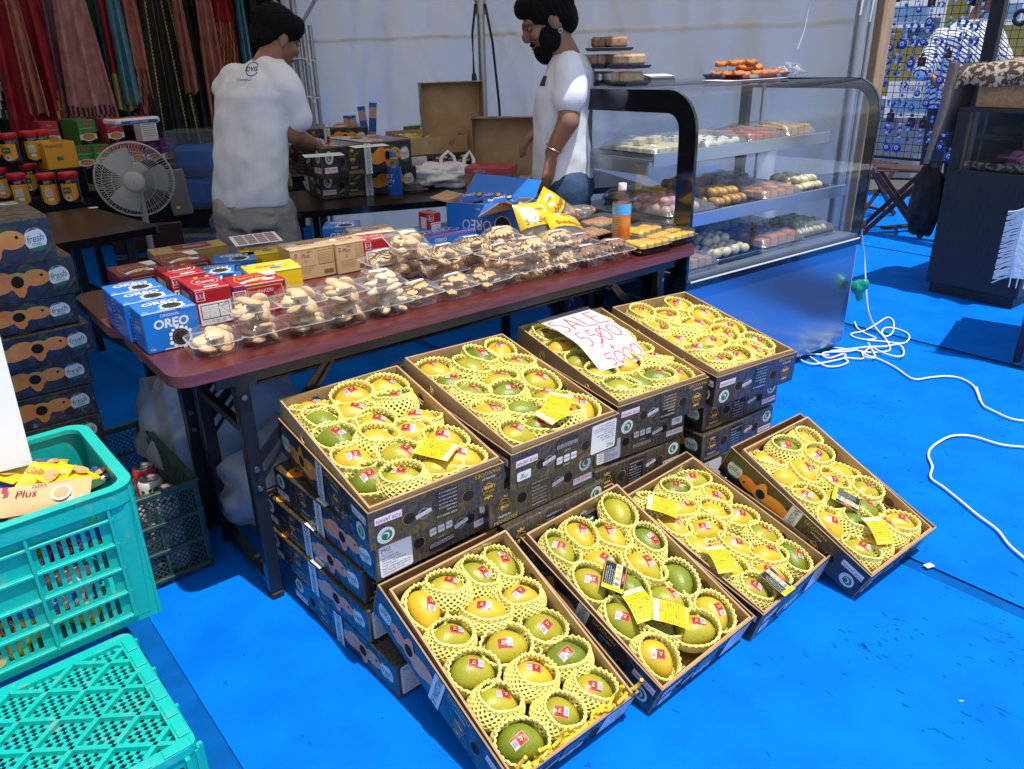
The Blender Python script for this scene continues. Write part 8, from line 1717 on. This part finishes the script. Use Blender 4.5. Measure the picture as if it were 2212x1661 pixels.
p = at(1985, 500, 0); t = thing('hand_cart', 'small black folded cart with a perforated wheel under the racks', 'cart', TR(p.x, p.y, 0)@RZ(10)); b = MB(); q = FR((0, 0, .085), (1, 0, 0), (0, 0, 1)); b.plate(circ(0, 0, .085, 24), [circ(.05*math.cos(R(a)), .05*math.sin(R(a)), .012, 8)[::-1] for a in range(0, 360, 60)], .03, 'grid_black', q); ob('wheel', b, t); b = MB(); b.bar((.08, .03, .04), (.10, .03, .62), .03, .03, 'grid_black'); b.bar((-.30, .03, .04), (.12, .03, .05), .05, .02, 'grid_black'); ob('frame', b, t)
# white fringed cloth on a small table at the right edge
tq = at(*z8(1970, 1395), 0); z0 = .70; tt = thing('side_table', 'table at the right edge, only its corner and leg in view', 'table', TR(tq.x, tq.y, 0)@RZ(-38)); b = MB(); b.box(-.09, 1.1, -.03, .58, z0, z0+.025, 'dark_wood', bev=.004); ob('tabletop', b, tt)
for x in (0, 1.05):
    for y in (0, .52): b = MB(); b.cyl((x, y, 0), (x, y, z0), .016, .018, 12, 'black_metal'); b.cyl((x, y, 0), (x, y, .012), .019, .019, 12, 'steel'); ob('leg', b, tt)
mat('cloth_pale', (.62, .74, .84), .85, bump=.3, bscale=60); b = MB(); M = TR(tq.x, tq.y, 0)@RZ(-38); nx = 20; V = []
for j, (y0, z_) in enumerate(((.5, z0+.03), (.2, z0+.03), (-.04, z0+.028), (-.05, z0-.02), (-.055, z0-.16), (-.06, z0-.30))):
    for i in range(nx+1): V.append((-.10+1.1*i/nx, y0+(.010*math.sin(i*1.3) if j > 2 else 0), z_))
b.add(V, [(j*(nx+1)+i, j*(nx+1)+i+1, (j+1)*(nx+1)+i+1, (j+1)*(nx+1)+i) for j in range(5) for i in range(nx)], 'cloth_pale', None, True)
V = [(-.102+.004*math.sin(j*2+i), y0, z_) for j, z_ in enumerate((z0+.03, z0-.06, z0-.18, z0-.30)) for i, y0 in enumerate((.5, .35, .2, .08, -.05))]; b.add(V, [(j*5+i, j*5+i+1, (j+1)*5+i+1, (j+1)*5+i) for j in range(3) for i in range(4)], 'cloth_pale', None, True)
cl = solo('fringed_cloth', b, 'pale blue white cloth with fringe hanging over the right edge table', 'cloth', M); b = MB(); rr = random.Random(8)
for i in range(60): x = -.110; z_ = z0+.0-.30*i/60; b.tube([(x+.01, -.055, z_), (x-.020, -.062, z_-.012+rr.uniform(-.006, .006)), (x-.050, -.066, z_-.028+rr.uniform(-.008, .008))], .0030, 4, 'cloth_pale')
for i in range(40): x = -.095+1.1*i/40; b.tube([(x, -.060, z0-.295), (x+rr.uniform(-.005, .005), -.062, z0-.34)], .003, 4, 'cloth_pale')
ob('fringe', b, cl); b = MB()
for i in range(7): b.ell((-.04, -.0625, z0-.03-.038*i), .008, .003, .006, 'stripe', None, 6, 4); b.ell((-.04, -.0625, z0-.018-.038*i), .003, .003, .006, 'stripe', None, 6, 4)
ob('pattern', b, cl)
# ------------------------------------------------------------------ white cables on the floor
mat('cable_white', (.80, .81, .82), .45)
def smooth(P, k=6):
    out = []
    for i in range(len(P)-1):
        p0, p1, p2, p3 = P[max(i-1, 0)], P[i], P[i+1], P[min(i+2, len(P)-1)]
        for j in range(k): t = j/k; out.append(p1*.5*2*.5+Vector((0, 0, 0)) if False else .5*((2*p1)+(p2-p0)*t+(2*p0-5*p1+4*p2-p3)*t*t+(3*p1-p0-3*p2+p3)*t*t*t))
    return out+[P[-1]]
def cable(pts, label, zs=None, f=z8, r=.0042):
    P = [at(*f(x, y), (zs[i] if zs else .007)) for i, (x, y) in enumerate(pts)]; b = MB(); b.tube(smooth(P), r, 7, 'cable_white'); solo('extension_cord', b, label, 'cord', None, 'white cords by the glass case')
cable([(835, 280), (830, 420), (850, 600), (862, 800), (880, 1000), (930, 1120), (1000, 1200), (1040, 1270), (1020, 1300), (900, 1310), (760, 1290), (640, 1275), (600, 1262)], 'white cord hanging down beside the case and looping on the floor', [.62, .52, .38, .25, .12, .03] + [.007]*7)
cable([(780, 1085), (800, 1130), (860, 1170), (935, 1205), (860, 1215), (770, 1195), (760, 1170), (850, 1150), (940, 1100), (1020, 1052), (1065, 1080), (1060, 1160), (1010, 1192), (980, 1160), (1010, 1128), (1090, 1135), (1170, 1170), (1180, 1210), (1130, 1243), (1000, 1230), (870, 1220)], 'looped white cord lying right of the case corner', None)
cable([(600, 1300), (700, 1290), (860, 1270), (1000, 1265), (1100, 1250), (1140, 1290), (1130, 1335), (1060, 1335), (960, 1300), (900, 1270), (840, 1330), (900, 1350), (930, 1335), (880, 1240)], 'white cord crossing itself in the middle of the tangle', [.016]*14)
cable([(590, 1330), (440, 1320), (380, 1330), (370, 1345), (400, 1375), (480, 1395), (600, 1375), (700, 1350), (700, 1320), (600, 1350), (545, 1335), (560, 1310), (700, 1305), (800, 1290)], 'white cord looping under the front of the case', [.012]*14)
cable([(450, 1340), (500, 1375), (570, 1412), (660, 1410), (730, 1380), (710, 1350), (840, 1355), (830, 1300), (870, 1330), (960, 1360), (1080, 1420), (1210, 1505), (1330, 1495), (1450, 1485), (1560, 1500), (1650, 1550), (1690, 1620), (1702, 1661)], 'long white extension cord leading from the case to the right', [.009]*18)
s8f = lambda x, y: (1512+.34141*x, 837+.34141*y)
cable([(1750, 0), (1765, 50), (1790, 110), (1850, 145), (1960, 195), (2060, 213)], 'white extension cord running out at the right edge', [.009]*6, s8f)
cable([(2100, 378), (2030, 375), (1900, 360), (1740, 312), (1640, 302), (1560, 318), (1470, 375), (1445, 430), (1470, 500), (1460, 570), (1540, 630), (1640, 710), (1760, 810), (1880, 900), (1960, 1000), (2090, 1110)], 'white cord curving over the open blue floor at the right', [.009]*16, s8f)
mat('teal_plastic', (.004, .30, .20), .4); b = MB(); b.ell((0, 0, 0), .034, .028, .038, 'teal_plastic', None, 12, 8); b.ell((.018, -.01, .016), .026, .024, .030, 'teal_plastic', None, 10, 8); b.ell((.012, 0, -.045), .018, .016, .022, 'sw_cream', None, 10, 8); p = at(*z8(795, 800), .33); solo('teal_cloth', remesh(b, 'teal_cloth', .006, 2, .01, .03, ['teal_plastic']), 'teal rag tied to the side of the display case', 'rag', TR(p.x+.01, p.y, p.z-.02)@SC(1.0))
b = MB(); b.box(-.06, .06, -.018, .018, 0, .022, 'teal_plastic', bev=.006); p = at(*z8(540, 1285), .01); solo('socket_strip', b, 'small green socket block on the floor under the case', 'socket', TR(p.x, p.y+.02, .001)@RZ(30))
# litter
b = MB(); b.box(-.012, .014, -.008, .008, 0, .004, 'paper', bev=.001); p = at(*s8f(1445, 1133), 0); solo('paper_scrap', b, 'tiny white paper scrap on the blue floor right of the boxes', 'scrap', TR(p.x, p.y, .001)@RZ(20))
